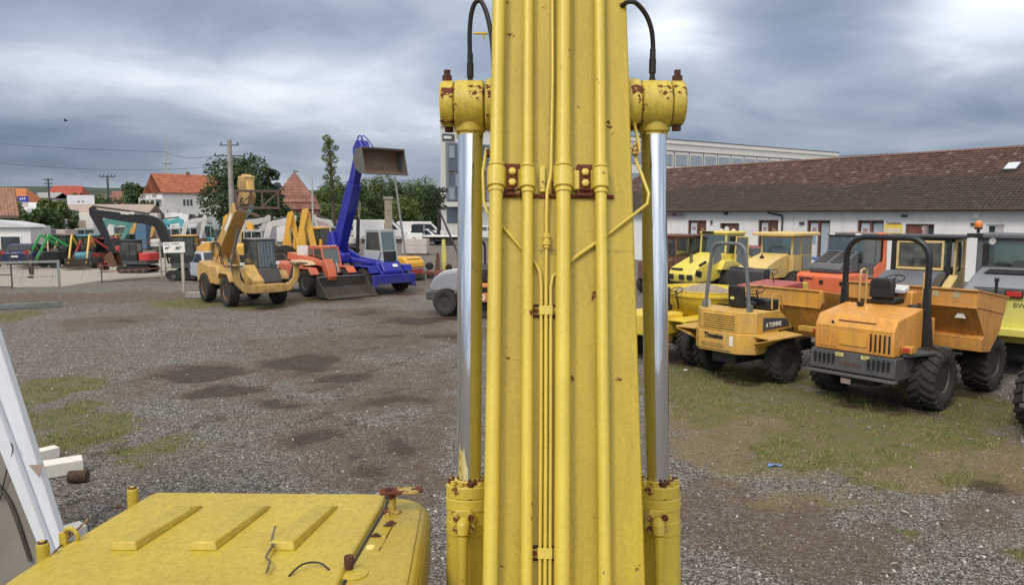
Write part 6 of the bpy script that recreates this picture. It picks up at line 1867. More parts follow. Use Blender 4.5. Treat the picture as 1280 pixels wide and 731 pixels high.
# ---------------------------------------------------------------- excavators
def digger(name, label, cat, x, y, deg, body, boomm, cabm, joints, roofm=None, s=1.0, group=None, bmt=.30, buck=None, cw=None, track=True, txt=None):
    """joints: boom foot, boom knee, boom tip, dipper end (x, z), boom plane y = -.35"""
    T = thing(name, label, cat, (x, y, 0), deg, group, s)
    for sy in (-1, 1):
        MB().prism([(-1.3, .25), (-1.1, .06), (1.1, .06), (1.3, .25), (1.3, .42), (1.1, .6), (-1.1, .6), (-1.3, .42)], sy * .72 - .19, sy * .72 + .19, 'y').build('track', M['tyre'], T, bevel=.03)
        for k in range(4):
            MB().lathe([(.0, -.2), (.14, -.2), (.14, .2), (.0, .2)], (-.84 + k * .56, sy * .74, .24), 'y', 12).build('track_roller', M['dark'], T)
    MB().bb(-.7, .7, -.5, .5, .25, .7).build('undercarriage', M['black'], T, bevel=.03)
    MB().prism(rounded(-1.35, 1.05, -.95, .95, .4, 4), .72, 1.0, 'z').build('deck', M['dark'], T, bevel=.02)
    MB().prism(rounded(-1.45, -.35, -.95, .95, .45, 4), 1.002, 1.62, 'z').build('engine_house', cw or body, T, bevel=.06)
    cab(T, -.35, 1.0, .95, 1.0, 2.55, cabm, roofm or cabm, sill=1.45, over=(.05, .05, .03), rake_f=.12, pil=.07, roof_t=.08, door_split=.4)
    for o in [c for c in T.children if c.name.split('.')[0] in ('cab_frame', 'cab_panel', 'rear_window', 'windscreen', 'side_window', 'cab_roof', 'driver_seat', 'steering_wheel')]:
        o.location = (0, .42, 0)
    yb = -.35
    a, k, t, e = joints
    def vec(p): return Vector((p[0], yb, p[1]))
    pts = catmull([vec(a), vec(a).lerp(vec(k), .55), vec(k), vec(k).lerp(vec(t), .5), vec(t)], 4)
    m = MB()
    n = len(pts)
    vs = []
    for i, q in enumerate(pts):
        d = (pts[min(i + 1, n - 1)] - pts[max(i - 1, 0)]).normalized()
        nn_ = Vector((-d.z, 0, d.x))
        f = i / (n - 1)
        hh = bmt * (1.0 + .55 * math.sin(math.pi * f)) * .5
        for sy, sn in ((-1, -1), (1, -1), (1, 1), (-1, 1)):
            vs.append(q + Vector((0, sy * bmt * .42, 0)) + nn_ * sn * hh)
    fs = [(3, 2, 1, 0), tuple(4 * (n - 1) + j for j in range(4))]
    for i in range(n - 1):
        for j in range(4):
            fs.append((4 * i + j, 4 * i + (j + 1) % 4, 4 * i + 4 + (j + 1) % 4, 4 * i + 4 + j))
    m.add(vs, fs)
    bo = m.build('boom', boomm, T, bevel=.02)
    te, tt = vec(t), vec(e)
    d = (tt - te).normalized()
    nrm = Vector((-d.z, 0, d.x))
    m = MB()
    vs = []
    for q, hh in ((te - d * .35, .12), (te, bmt * .75), (te.lerp(tt, .3), bmt * .6), (tt, bmt * .32)):
        for sy, sn in ((-1, -1), (1, -1), (1, 1), (-1, 1)):
            vs.append(q + Vector((0, sy * bmt * .33, 0)) + nrm * sn * hh)
    fs = [(3, 2, 1, 0), (12, 13, 14, 15)]
    for i in range(3):
        for j in range(4):
            fs.append((4 * i + j, 4 * i + (j + 1) % 4, 4 * i + 4 + (j + 1) % 4, 4 * i + 4 + j))
    m.add(vs, fs)
    m.build('dipper', boomm, T, bevel=.02)
    kk = pts[int(n * .55)]
    up = Vector((0, 0, bmt))
    MB().tube([vec(a) + Vector((.5, 0, -.1)), vec(a).lerp(vec(k), .7) - Vector((0, 0, bmt * .8))], .055, 8).build('boom_ram', M['black'], T)
    MB().tube([kk + up, te + Vector((0, 0, .1)) - d * .3], .06, 8).build('dipper_ram', M['black'], T)
    b = MB()
    r0 = .36 * (bmt / .3) ** .6
    prof = [(-.05, .1), (.30, .05), (.5, -.2), (.45, -.55), (.15, -.8), (-.35, -.85)]
    sgn = buck or -1
    for i in range(len(prof) - 1):
        (xa, za), (xb, zb) = prof[i], prof[i + 1]
        b.slab((tt.x - sgn * xa * r0 * 2, yb - .42, tt.z + za * r0 * 2), (tt.x - sgn * xa * r0 * 2, yb + .42, tt.z + za * r0 * 2), (tt.x - sgn * xb * r0 * 2, yb + .42, tt.z + zb * r0 * 2), (tt.x - sgn * xb * r0 * 2, yb - .42, tt.z + zb * r0 * 2), .03)
    for sy in (-.42, .42):
        b.prism([(tt.x - sgn * xx * r0 * 2, tt.z + zz * r0 * 2) for xx, zz in prof], yb + sy - .015, yb + sy + .015, 'y')
    b.build('bucket', M['rust'], T, bevel=.005)
    if txt:
        txt(T)
    return T
vy = P3('excavator_yellow', (.66, .36, .06), dirt=.35, rust=.05)
bkb = P3('black_boom', (.012, .013, .017), dirt=.06, rough=.4, fade=.03)
V = digger('tracked_excavator', 'dark tracked excavator with long black boom arched left, rusty bucket on the concrete', 'excavator', -18.7, 43.6, 186, P3('exc_dark', (.05, .05, .05), dirt=.5), bkb, M['black'],
           [(1.0, 1.0), (2.1, 3.35), (5.5, 3.9), (4.5, 1.5)], roofm=vy, bmt=.36, cw=P3('exc_dark', (.05, .05, .05)))
text('VOLVO', .19, (3.6, -.152, 3.86), (R(90), 0, R(180)), M['sticker'], V, ext=.004, bold=.012, sx=1.2)
MB().prism([(-1.2, 1.64), (-.4, 1.64), (-.4, 1.9), (-.9, 2.2), (-1.2, 2.2)], -.8, .8, 'y').build('rear_cover', vy, V, bevel=.05)
text('VOLVO', .19, (3.6, -.548, 3.86), (R(90), 0, 0), M['sticker'], V, ext=.004, bold=.012, sx=1.2)
rr_ = P3('signal_red', (.55, .03, .03), dirt=.3, rough=.4)
digger('mini_excavator', 'dark mini excavator with bright red rear and red arm, cab full of green reflections', 'mini excavator', *gp(172, 48.5), 180, rr_, rr_, M['black'], [(1.0, .9), (1.7, 2.0), (2.3, 1.5), (2.9, .7)], bmt=.2, s=.82, cw=rr_)
tl_ = P3('teal_paint', (.03, .33, .40), dirt=.3)
digger('mini_excavator', 'teal excavator with folded arm, behind the silver SUV', 'mini excavator', *gp(262, 74), 12, P3('pale_teal', (.35, .5, .52), dirt=.3), tl_, P3('pale_teal', (.35, .5, .52)), [(1.0, 1.2), (1.8, 2.9), (3.9, 4.3), (2.8, 2.4)], bmt=.36, s=1.05)
digger('mini_excavator', 'pale teal excavator behind the black boom at left', 'mini excavator', *gp(176, 84), 170, P3('pale_teal', (.35, .5, .52)), P3('pale_teal', (.35, .5, .52)), P3('pale_teal', (.35, .5, .52)), [(1.0, 1.2), (1.9, 2.8), (3.2, 2.5), (3.2, 1.3)], bmt=.3, s=1.05)
gy_ = P3('machine_grey', (.40, .42, .42), dirt=.4)
digger('mini_excavator', 'grey white excavator with folded arm, left of the ochre boom', 'mini excavator', *gp(292, 68), 200, gy_, gy_, gy_, [(1.0, 1.2), (1.6, 3.2), (2.6, 2.9), (2.2, 1.5)], bmt=.3, s=1.05)
jy = P3('backhoe_yellow', (.78, .42, .03), dirt=.25, rust=.03, rough=.38)
digger('mini_excavator', 'yellow excavator with cab roof and slanted boom, between ochre boom and upright arms', 'mini excavator', *gp(322, 60), 160, jy, jy, jy, [(1.0, 1.3), (1.0, 3.0), (3.4, 3.6), (4.0, 1.8)], bmt=.36, s=.95)

lt_ = P3('light_green', (.10, .40, .14), dirt=.3)
for i, (px, d, deg, c, cm, lab) in enumerate(((212, 66, 20, (.62, .62, .6), (.55, .6, .62), 'off white digger with folded arm behind the black boom foot'), (243, 70, 165, (.05, .4, .46), (.5, .55, .55), 'small teal digger left of the white upright board'),
        (277, 60, 30, (.55, .56, .56), (.1, .1, .1), 'grey digger whose arm shows left of the ochre boom'), (306, 72, 150, (.75, .45, .05), (.1, .1, .1), 'amber digger behind the barred cab'),
        (312, 56, 10, (.60, .60, .62), (.5, .5, .52), 'white digger close behind the barred cab'), (104, 62, 40, (.1, .35, .3), (.4, .4, .4), 'greenish digger behind the small tractors'), (430, 72, 170, (.5, .5, .48), (.3, .3, .3), 'grey digger right of the yellow roofed cab'),
        (150, 70, 10, (.62, .35, .08), (.12, .12, .12), 'orange yellow digger seen under the long black boom'))):
    digger('mini_excavator', lab, 'mini excavator', *gp(px, d), deg, P3('dg%d' % i, c, dirt=.4), P3('dg%d' % i, c), P3('dgc%d' % i, cm, dirt=.3), [(1.0, 1.2), (1.5 + .15 * (i % 3), 3.0 + .2 * (i % 2)), (3.0 + .3 * (i % 3), 3.4 - .4 * (i % 2)), (2.6 + .3 * (i % 2), 1.6)], bmt=.26 + .04 * (i % 3), s=1.0)

# backhoe loaders: upright folded arms and a yellow roofed cab
def backhoe(px, d, label, deg, cabside=True, s=1.0):
    x, y = gp(px, d)
    T = thing('backhoe_loader', label, 'backhoe loader', (x, y, 0), deg, 'backhoe loaders', s)
    for xx, r_ in ((0, .75), (-2.3, .5)):
        for sy in (-1, 1):
            wheel(T, xx, sy * .9, r_, r_ + .01, .4, r_ * .5, P3('rim_white', (.6, .6, .58), dirt=.3), 16, nuts=False)
    MB().bb(-3.1, .9, -.4, .4, .55, 1.1).build('chassis', jy, T, bevel=.03)
    MB().prism([(-3.3, .8), (-3.3, 1.5), (-1.1, 1.7), (-1.1, .8)], -.5, .5, 'y').build('engine_hood', jy, T, bevel=.06)
    if cabside:
        cab(T, -1.0, .7, 1.5, 1.1, 2.75, M['black'], jy, sill=1.55, over=(.12, .15, .08), roof_t=.14)
    # boom and dipper folded upright behind
    MB().prism([(.95, .8), (.85, 1.6), (1.15, 3.3), (1.25, 3.75), (1.5, 3.8), (1.6, 3.6), (1.35, 2.6), (1.45, 1.3), (1.35, .7)], -.19, -.06, 'y').build('boom', jy, T, bevel=.02)
    MB().prism([(1.3, 3.75), (1.55, 3.85), (1.65, 3.55), (2.05, 1.5), (1.95, 1.1), (1.7, 1.2), (1.45, 2.6)], .0, .16, 'y').build('dipper', jy, T, bevel=.02)
    MB().tube([(1.15, -.02, 1.4), (1.45, -.02, 3.2)], .055, 8).build('ram', M['steel'], T)
    MB().prism([(1.6, 1.2), (2.1, 1.3), (2.3, .9), (2.15, .4), (1.7, .3)], -.35, .40, 'y').build('bucket', bkm, T, bevel=.03)
    for sy in (-1, 1):
        MB().bb(.95, 1.15, sy * 1.0 - .08, sy * 1.0 + .08, .3, 2.0).build('stabiliser_leg', jy, T, bevel=.02)
    MB().slab((-3.9, -1.1, .3), (-3.9, 1.1, .3), (-3.7, 1.1, 1.1), (-3.7, -1.1, 1.1), .05).build('front_bucket', bkm, T)
    return T
backhoe(338, 54, 'backhoe loader whose folded yellow arm stands upright, left one of the pair', 12, False, 1.05)
backhoe(354, 51, 'backhoe loader with folded yellow arm upright, right one of the pair', 8, False, 1.1)
backhoe(393, 55, 'backhoe loader with black cab and flat yellow roof behind the red telehandler', -100)

# small tractors with coloured loader arms beyond the concrete
def little_tractor(px, yb, deg, c, armc, label, s=1.0):
    p = G(px, yb)
    T = thing('compact_tractor', label, 'tractor', (p.x, p.y, 0), deg, 'small tractors and loaders', s)
    b = P3('lt_' + str(int(c[0] * 100)) + '_' + str(int(c[1] * 100)), c, dirt=.4, rust=.1)
    a = P3('la_' + str(int(armc[0] * 100)) + '_' + str(int(armc[1] * 100)), armc, dirt=.3)
    for xx, r_ in ((0, .6), (1.7, .42)):
        for sy in (-1, 1):
            wheel(T, xx, sy * .75, r_, r_, .32, r_ * .5, a, 14, nuts=False)
    MB().prism([(-.4, .6), (-.4, 1.1), (.6, 1.15), (2.2, 1.2), (2.4, 1.0), (2.35, .6)], -.38, .38, 'y').build('hood', b, T, bevel=.06)
    cab(T, -.5, .7, 1.15, 1.05, 2.25, M['black'], b, sill=1.35, roof_t=.10, gl=M['glass'])
    for sy in (-1, 1):
        MB().beam((.6, sy * .55, 1.5), (1.9, sy * .55, 2.35), .10, .16).beam((1.9, sy * .55, 2.35), (3.0, sy * .55, .45), .10, .16).build('loader_arm', a, T, bevel=.02)
    MB().slab((2.9, -.8, .2), (2.9, .8, .2), (3.1, .8, .8), (3.1, -.8, .8), .04).slab((2.9, -.8, .2), (2.9, .8, .2), (3.5, .8, .15), (3.5, -.8, .15), .04).build('bucket', bkm, T)
    return T
little_tractor(92, 333, -120, (.03, .04, .04), (.04, .52, .14), 'small dark tractor with green front loader arms beyond the concrete')
little_tractor(113, 334, -75, (.03, .25, .35), (.75, .48, .04), 'small teal tractor with yellow loader arms, right of the green armed one')
little_tractor(137, 333, -110, (.35, .03, .03), (.55, .03, .04), 'small red loader beside the rusty excavator bucket', .9)
little_tractor(72, 327, -60, (.05, .05, .05), (.5, .4, .3), 'small black tractor left of the green armed one', .95)

little_tractor(101, 326, -95, (.35, .28, .05), (.5, .35, .1), 'small mustard tractor behind the green and yellow loader arms', .9)
little_tractor(123, 325, -60, (.20, .22, .24), (.25, .25, .27), 'small grey loader behind the red loader arm', .95)
little_tractor(84, 322, -100, (.45, .20, .05), (.12, .12, .12), 'small rust orange tractor deep in the row behind the green arm', .9)
little_tractor(158, 322, -100, (.10, .25, .20), (.7, .4, .05), 'small dark green tractor behind the black excavator boom', .9)
# open skip of orange steel and stacked black parts near the blue car
p = G(48, 326)
T = thing('orange_bucket', 'orange loader bucket standing on the concrete beside the dark blue car', 'bucket', (p.x, p.y, 0), -60)
b = MB()
bp = [(-.5, 1.2), (-.6, .5), (-.3, .05), (.6, .02)]
for i in range(3):
    (xa, za), (xb, zb) = bp[i], bp[i + 1]
    b.slab((xa, -.9, za), (xa, .9, za), (xb, .9, zb), (xb, -.9, zb), .05)
for s in (-1, 1):
    b.prism(bp, s * .9 - .03, s * .9 + .03, 'y')
b.build('shell', P3('skip_red_orange', (.75, .14, .03), dirt=.25), T, bevel=.01)
p = G(62, 322)
T = thing('tyre_stack', 'stack of worn black tyres right of the orange bucket', 'tyres', (p.x, p.y, 0), 0)
for k in range(5):
    MB().lathe([(.36, .0), (.62, .02), (.68, .12), (.68, .24), (.62, .34), (.36, .36)], (random.uniform(-.06, .06), random.uniform(-.06, .06), k * .37), 'z', 24).build('tyre', M['tyre'], T)

# pale wrapped crates and machine covers behind the small tractors
crates = [(48, 313, 1.9, 1.6, 2.6, (.62, .62, .60), 'tall pale container beside the low white office'), (60, 310, 1.4, 1.3, 2.2, (.20, .22, .26), 'slate coloured crate right of the pale container'), (72, 305, 3.2, 2.0, 3.2, (.66, .67, .68), 'wide white wrapped crate behind the small tractors'),
          (80, 308, 2.0, 1.5, 2.0, (.50, .40, .38), 'brownish pink wrapped crate before the wide white one'), (94, 303, 2.2, 1.8, 3.0, (.62, .50, .40), 'sand coloured crate left of the black boom'), (104, 300, 2.6, 2.0, 3.4, (.55, .57, .58), 'light grey container below the long shed'),
          (148, 305, 2.5, 2.0, 3.0, (.66, .68, .68), 'white container seen under the black boom'), (180, 312, 1.6, 1.4, 3.2, (.06, .16, .28), 'tall blue framed rack behind the black boom'), (196, 309, 2.6, 2.0, 3.0, (.64, .66, .68), 'white container right of the blue rack'),
          (205, 311, 2.2, 1.6, 2.2, (.52, .38, .32), 'dusty brown pink crate behind the yellow roofed cab'), (237, 308, 3.0, 2.2, 2.6, (.66, .67, .69), 'white container behind the silver SUV'), (330, 312, 2.2, 1.8, 2.4, (.55, .56, .6), 'grey blue cabinet behind the barred cab'),
          (398, 307, 1.6, 1.6, 2.4, (.50, .50, .50), 'grey cabinet right of the yellow roofed cab'), (428, 312, 1.8, 1.6, 2.2, (.60, .58, .54), 'off white crate at the foot of the blue boom'), (520, 318, 2.4, 1.2, 1.5, (.52, .48, .45), 'pinkish grey board crate right of the leaning pole'),
          (66, 304, 3.0, 1.8, 4.0, (.70, .71, .72), 'white box body behind the black tractor'), (86, 300, 2.4, 1.8, 4.0, (.10, .24, .48), 'blue tarpaulin covered load below the shed'), (113, 302, 2.6, 1.8, 4.0, (.66, .67, .66), 'white container left of the black dipper'), (128, 301, 2.0, 1.6, 3.4, (.45, .50, .52), 'bluish grey cabinet just behind the black dipper'),
          (168, 300, 3.0, 1.8, 4.0, (.35, .52, .52), 'pale turquoise machine cover behind the black boom'), (190, 299, 2.4, 1.8, 4.0, (.68, .60, .56), 'pinkish white wrapped block left of the yellow roof'), (222, 301, 2.6, 1.8, 4.0, (.70, .71, .73), 'white box above the yellow roofed cab'), (252, 302, 2.8, 1.8, 3.2, (.55, .57, .60), 'light grey cover right of the upright white board'),
          (270, 301, 2.2, 1.6, 4.0, (.72, .72, .72), 'white block left of the ochre boom'), (346, 303, 3.4, 1.8, 3.5, (.74, .74, .75), 'white box body behind the upright yellow arms'), (410, 303, 2.4, 1.6, 3.0, (.50, .30, .30), 'dull red cover between the yellow roof and the blue boom'), (284, 314, 2.4, 2.0, 2.6, (.16, .13, .12), 'dark timber crate behind the ochre boom'), (310, 305, 3.2, 2.2, 3.0, (.60, .62, .66), 'long white crate seen past the ochre boom'), (158, 297, 4.5, 2.2, 2.6, (.62, .64, .66), 'long white container before the shed')]
for i, (px, yb, w, dd, h, c, lab) in enumerate(crates):
    p = G(px, yb)
    k = p.y / 75
    T = thing('storage_crate', lab, 'crate', (p.x, p.y, 0), random.uniform(-15, 15), 'crates and containers in the yard')
    cm = P3('crate_%d' % i, c, dirt=.3, rough=.6, scale=.6)
    MB().bb(-w / 2, w / 2, -dd / 2, dd / 2, .12, h).build('box', cm, T, bevel=.03)
    for zz in (.35, .62):
        MB().bb(-w / 2 - .02, w / 2 + .02, -dd / 2 - .02, dd / 2 + .02, h * zz, h * zz + .05).build('batten', cm, T)
    MB().bb(-w / 2, w / 2, -dd / 2, dd / 2, 0, .119).build('pallet', M['rust'], T)
# white sheet of board leaning upright
p = G(237, 303)
T = MB().box((0, 0, 2.0), (2.2, .08, 3.9), (0, R(7), 0)).build('leaning_board', M['white'], bevel=.01)
T.location = (p.x, p.y - 3, 0)
tag(T, 'tall white board standing upright behind the yellow roofed excavator cab', 'panel')

# ---------------------------------------------------------------- small machines by the blue telehandler
p = G(505, 351)
T = thing('road_compactor', 'yellow topped compactor with grey sides just right of the blue telehandler', 'compactor', (p.x, p.y + .8, 0), -50)
MB().prism([(-1.1, .75), (-1.15, 1.05), (-.8, 1.35), (.6, 1.38), (1.1, 1.1), (1.15, .75)], -.62, .62, 'y').build('hood', jy, T, bevel=.1, seg=3)
for k in range(4):
    MB().box((.2 + .22 * k, 0, 1.36 - .04 * k), (.08, .9, .05), (0, R(8), 0)).build('vent', M['black'], T, bevel=.01)
MB().bb(-1.1, 1.12, -.60, .60, .42, .745).build('lower_body', P3('comp_grey', (.30, .34, .36), dirt=.3), T, bevel=.04)
for xx in (-.75, .75):
    MB().lathe([(.1, -.6), (.42, -.6), (.42, .6), (.1, .6)], (xx, 0, .42), 'y', 24).build('drum', M['steel'], T)
MB().bb(1.13, 1.22, -.4, .4, .4, .7).build('bumper', M['red'], T, bevel=.01)
p = G(548, 347)
T = thing('post_machine', 'small machine with acid yellow mast and black motor, behind the grey dumper', 'small machine', (p.x, p.y, 0), 20)
MB().bb(-.7, .5, -.35, .35, .15, .45).build('base', P3('faded_red', (.35, .08, .05), dirt=.4, rust=.2), T, bevel=.03)
MB().prism([(.25, .3), (.2, 1.0), (.26, 2.3), (.42, 2.3), (.5, 1.0), (.45, .3)], -.09, .09, 'y').build('mast', ye, T, bevel=.02)
MB().prism([(-.2, .45), (-.1, 1.5), (.05, 1.5), (.1, .45)], -.1, .1, 'y').build('rear_post', M['rust'], T, bevel=.02)
MB().lathe([(.05, -.2), (.22, -.18), (.24, 0), (.22, .18), (.05, .2)], (-.55, 0, .72), 'y', 16).lathe([(.05, -.2), (.2, -.18), (.2, .18), (.05, .2)], (.62, 0, .62), 'y', 16).build('motor', M['black'], T)
for xx in (-.5, .5):
    for s in (-1, 1):
        wheel(T, xx, s * .3, .16, .17, .12, .08, M['dark'], 0, nuts=False)

# grey dumper, partly behind the left cylinder
gd2 = P3('dumper_grey', (.27, .29, .33), dirt=.25, rough=.4)
T = thing('site_dumper', 'grey dumper with ribbed rounded hood and thin dark roll bar, behind the left chromed cylinder', 'dumper', (-1.55, 28.6, 0), -20)
MB().prism([(-1.45, .85), (-1.5, 1.05), (-1.3, 1.40), (-.9, 1.62), (-.2, 1.72), (.4, 1.70), (.4, .85)], -.72, .72, 'y').build('hood', gd2, T, bevel=.12, seg=4)
for yy in (-.35, -.12, .12, .35):
    MB().tube(catmull([(-1.40, yy, 1.22), (-1.25, yy, 1.46), (-.9, yy, 1.64), (-.3, yy, 1.73)], 4), .022, 6).build('hood_rib', M['lamp'], T)
MB().prism([(-1.55, .55), (-1.58, .82), (-1.3, .92), (.6, .92), (.6, .5)], -.85, .85, 'y').build('bumper', M['dark'], T, bevel=.05)
hoop(T, .3, .62, .95, 2.75, .045, M['black'], rad=.3)
MB().bb(.3, 2.8, -.35, .35, .4, .85).build('chassis', gd2, T, bevel=.03)
skip(T, [(1.2, 1.6), (1.5, .9), (2.4, .85), (2.9, 1.5)], .95, gd2, t=.03)
MB().bb(-.1, .3, -.25, .25, 1.7, 2.1).build('seat', M['seat'], T, bevel=.05)
for xx in (-.7, 1.9):
    for s in (-1, 1):
        wheel(T, xx, s * .82, .5, .52, .38, .25, M['dark'], 18)
# orange machine glimpsed between the left cylinder and the boom
p = G(611, 398)
T = thing('orange_machine', 'orange machine with CO on its side, glimpsed between left cylinder and boom', 'machine', (p.x + .3, p.y + 1, 0), 0)
MB().bb(-.9, .9, -1.2, 1.0, .62, .95).bb(-.9, .9, -1.2, 1.0, 1.15, 1.30).build('body', P3('deep_orange', (.72, .25, .05), dirt=.3), T, bevel=.03)
MB().bb(-.85, .85, -1.1, .9, .951, 1.149).build('band', M['black'], T)
MB().bb(-.8, .8, -1.0, .8, 1.31, 1.9).build('cover', M['black'], T, bevel=.1)
text('CO', .26, (-.62, -1.21, .79), (R(90), 0, 0), M['sticker'], T, ext=.004, bold=.01)
for xx in (-.5, .5):
    for s in (-.8, .6):
        w_ = wheel(T, xx, s, .34, .35, .3, .18, M['dark'], 0, nuts=False)
# yellow blade glimpsed right of the boom low down
T = thing('small_roller', 'dark red and yellow machine front standing before the pale yellow roller', 'machine', (*gp(962, 25.0), 0), 38)
dr_ = P3('dark_red', (.42, .06, .05), dirt=.3, rust=.1)
MB().prism([(-.9, .9), (-.9, 1.45), (.9, 1.55), (.9, .9)], -.75, .65, 'y').build('hood', dr_, T, bevel=.05)
MB().bb(-.85, .9, -.6, .6, .3, .89).build('chassis', M['black'], T, bevel=.03)
MB().box((-.905, .3, 1.2), (.01, .5, .08)).build('badge', P3('badge_gold', (.6, .35, .05)), T)
steering(T, .2, 0, 1.85, .19)
MB().bb(.9, 1.3, -.7, .7, .5, 1.5).build('front_frame', yel, T, bevel=.03)
for s in (-1, 1):
    wheel(T, -.3, s * .68, .42, .43, .3, .2, M['dark'], 12, nuts=False)

# ---------------------------------------------------------------- warehouse with the long tiled roof
WA, WDEG = (27.5, 40.0), -53.2
wc, ws_ = math.cos(R(WDEG)), math.sin(R(WDEG))
def wall_at(px, py):
    r = ray(px, py)
    # plane local y = 0
    t = (-WA[0] * ws_ + WA[1] * wc) / (-r.x * ws_ + r.y * wc)
    p = Vector((0, 0, CAM_H)) + r * t
    return ((p.x - WA[0]) * wc + (p.y - WA[1]) * ws_, p.z)
WH = thing('warehouse', 'long white warehouse with a mossy brown tiled roof behind the machines', 'building', (*WA, 0), WDEG)
def wall_mat():
    m, nt, b = base_mat('white_render')
    co = coords(nt)
    big = noise_n(nt, co, .35, 6, .65, .4)
    st = nn(nt, 'ShaderNodeMapping'); st.inputs['Scale'].default_value = (2.2, 2.2, .25)
    nt.links.new(co, st.inputs[0])
    s = noise_n(nt, st.outputs[0], 1.0, 6, .65)
    c = mixc(nt, ramp(nt, big, [(.35, 0), (.7, 1)]), (.68, .69, .71), (.78, .78, .78))
    c = mixc(nt, ramp(nt, s, [(.52, 0), (.8, .5)]), c, (.42, .42, .42))
    nt.links.new(c, b.inputs['Base Color'])
    b.inputs['Roughness'].default_value = .9
    bump(nt, b, noise_n(nt, co, 14, 5, .7), .25, .01)
    return m
M['wall'] = wall_mat()
X0, X1 = -33.0, 20.0
openings = []
for (pa, pb_, pyt, kind) in ((860, 883, 275.5, 'door'), (900, 924, 279, 'dark'), (948, 973, 275, 'half'), (1009, 1038, 275.3, 'pair'), (1072, 1105, 275.3, 'pair'), (1132, 1168, 280, 'open'), (1233, 1256, 280.5, 'hopper')):
    xa, za = wall_at(pa, pyt)
    xb, zb_ = wall_at(pb_, pyt)
    openings.append((xa, xb, (2.5 if kind == 'hopper' else .25), (za + zb_) / 2, kind))
# the wall is cut round its openings
wm_ = MB()
xs = [X0] + [v for o in openings for v in (o[0], o[1])] + [X1]
for i in range(0, len(xs), 2):
    wm_.bb(xs[i], xs[i + 1], 0, .35, 0, 4.35)
for (xa, xb, zb_, zt_, k) in openings:
    wm_.bb(xa, xb, 0.001, .35, zt_, 4.35)
    if zb_ > 0:
        wm_.bb(xa, xb, 0.001, .35, 0, zb_)
wm_.bb(X0, X0 + .35, .351, 12.4, 0, 4.35).bb(X1 - .35, X1, .351, 12.4, 0, 4.35).bb(X0, X1, 12.05, 12.39, 0, 4.35)
wm_.build('wall', M['wall'], WH)
gm_ = MB()
for xx in (X0, X1):
    gm_.prism([(0.0, 4.351), (12.4, 4.351), (6.2, 7.6)], xx + (.02 if xx < 0 else -.3), xx + (.3 if xx < 0 else -.02), 'x')
gm_.build('gable', M['wall'], WH)
pil_ = MB()
for xx in [X0 + 1.5 + k * 5.9 for k in range(9)]:
    if not any(o[0] - .3 < xx < o[1] + .3 for o in openings):
        MB().bb(xx - .012, xx + .012, -.012, .0005, .0, 4.2).build('wall_joint', P3('joint_grey', (.42, .43, .44), dirt=.2), WH)
wood = P3('brown_frame', (.16, .065, .04), dirt=.2)
paper = P3('poster_white', (.62, .66, .72), dirt=.1)
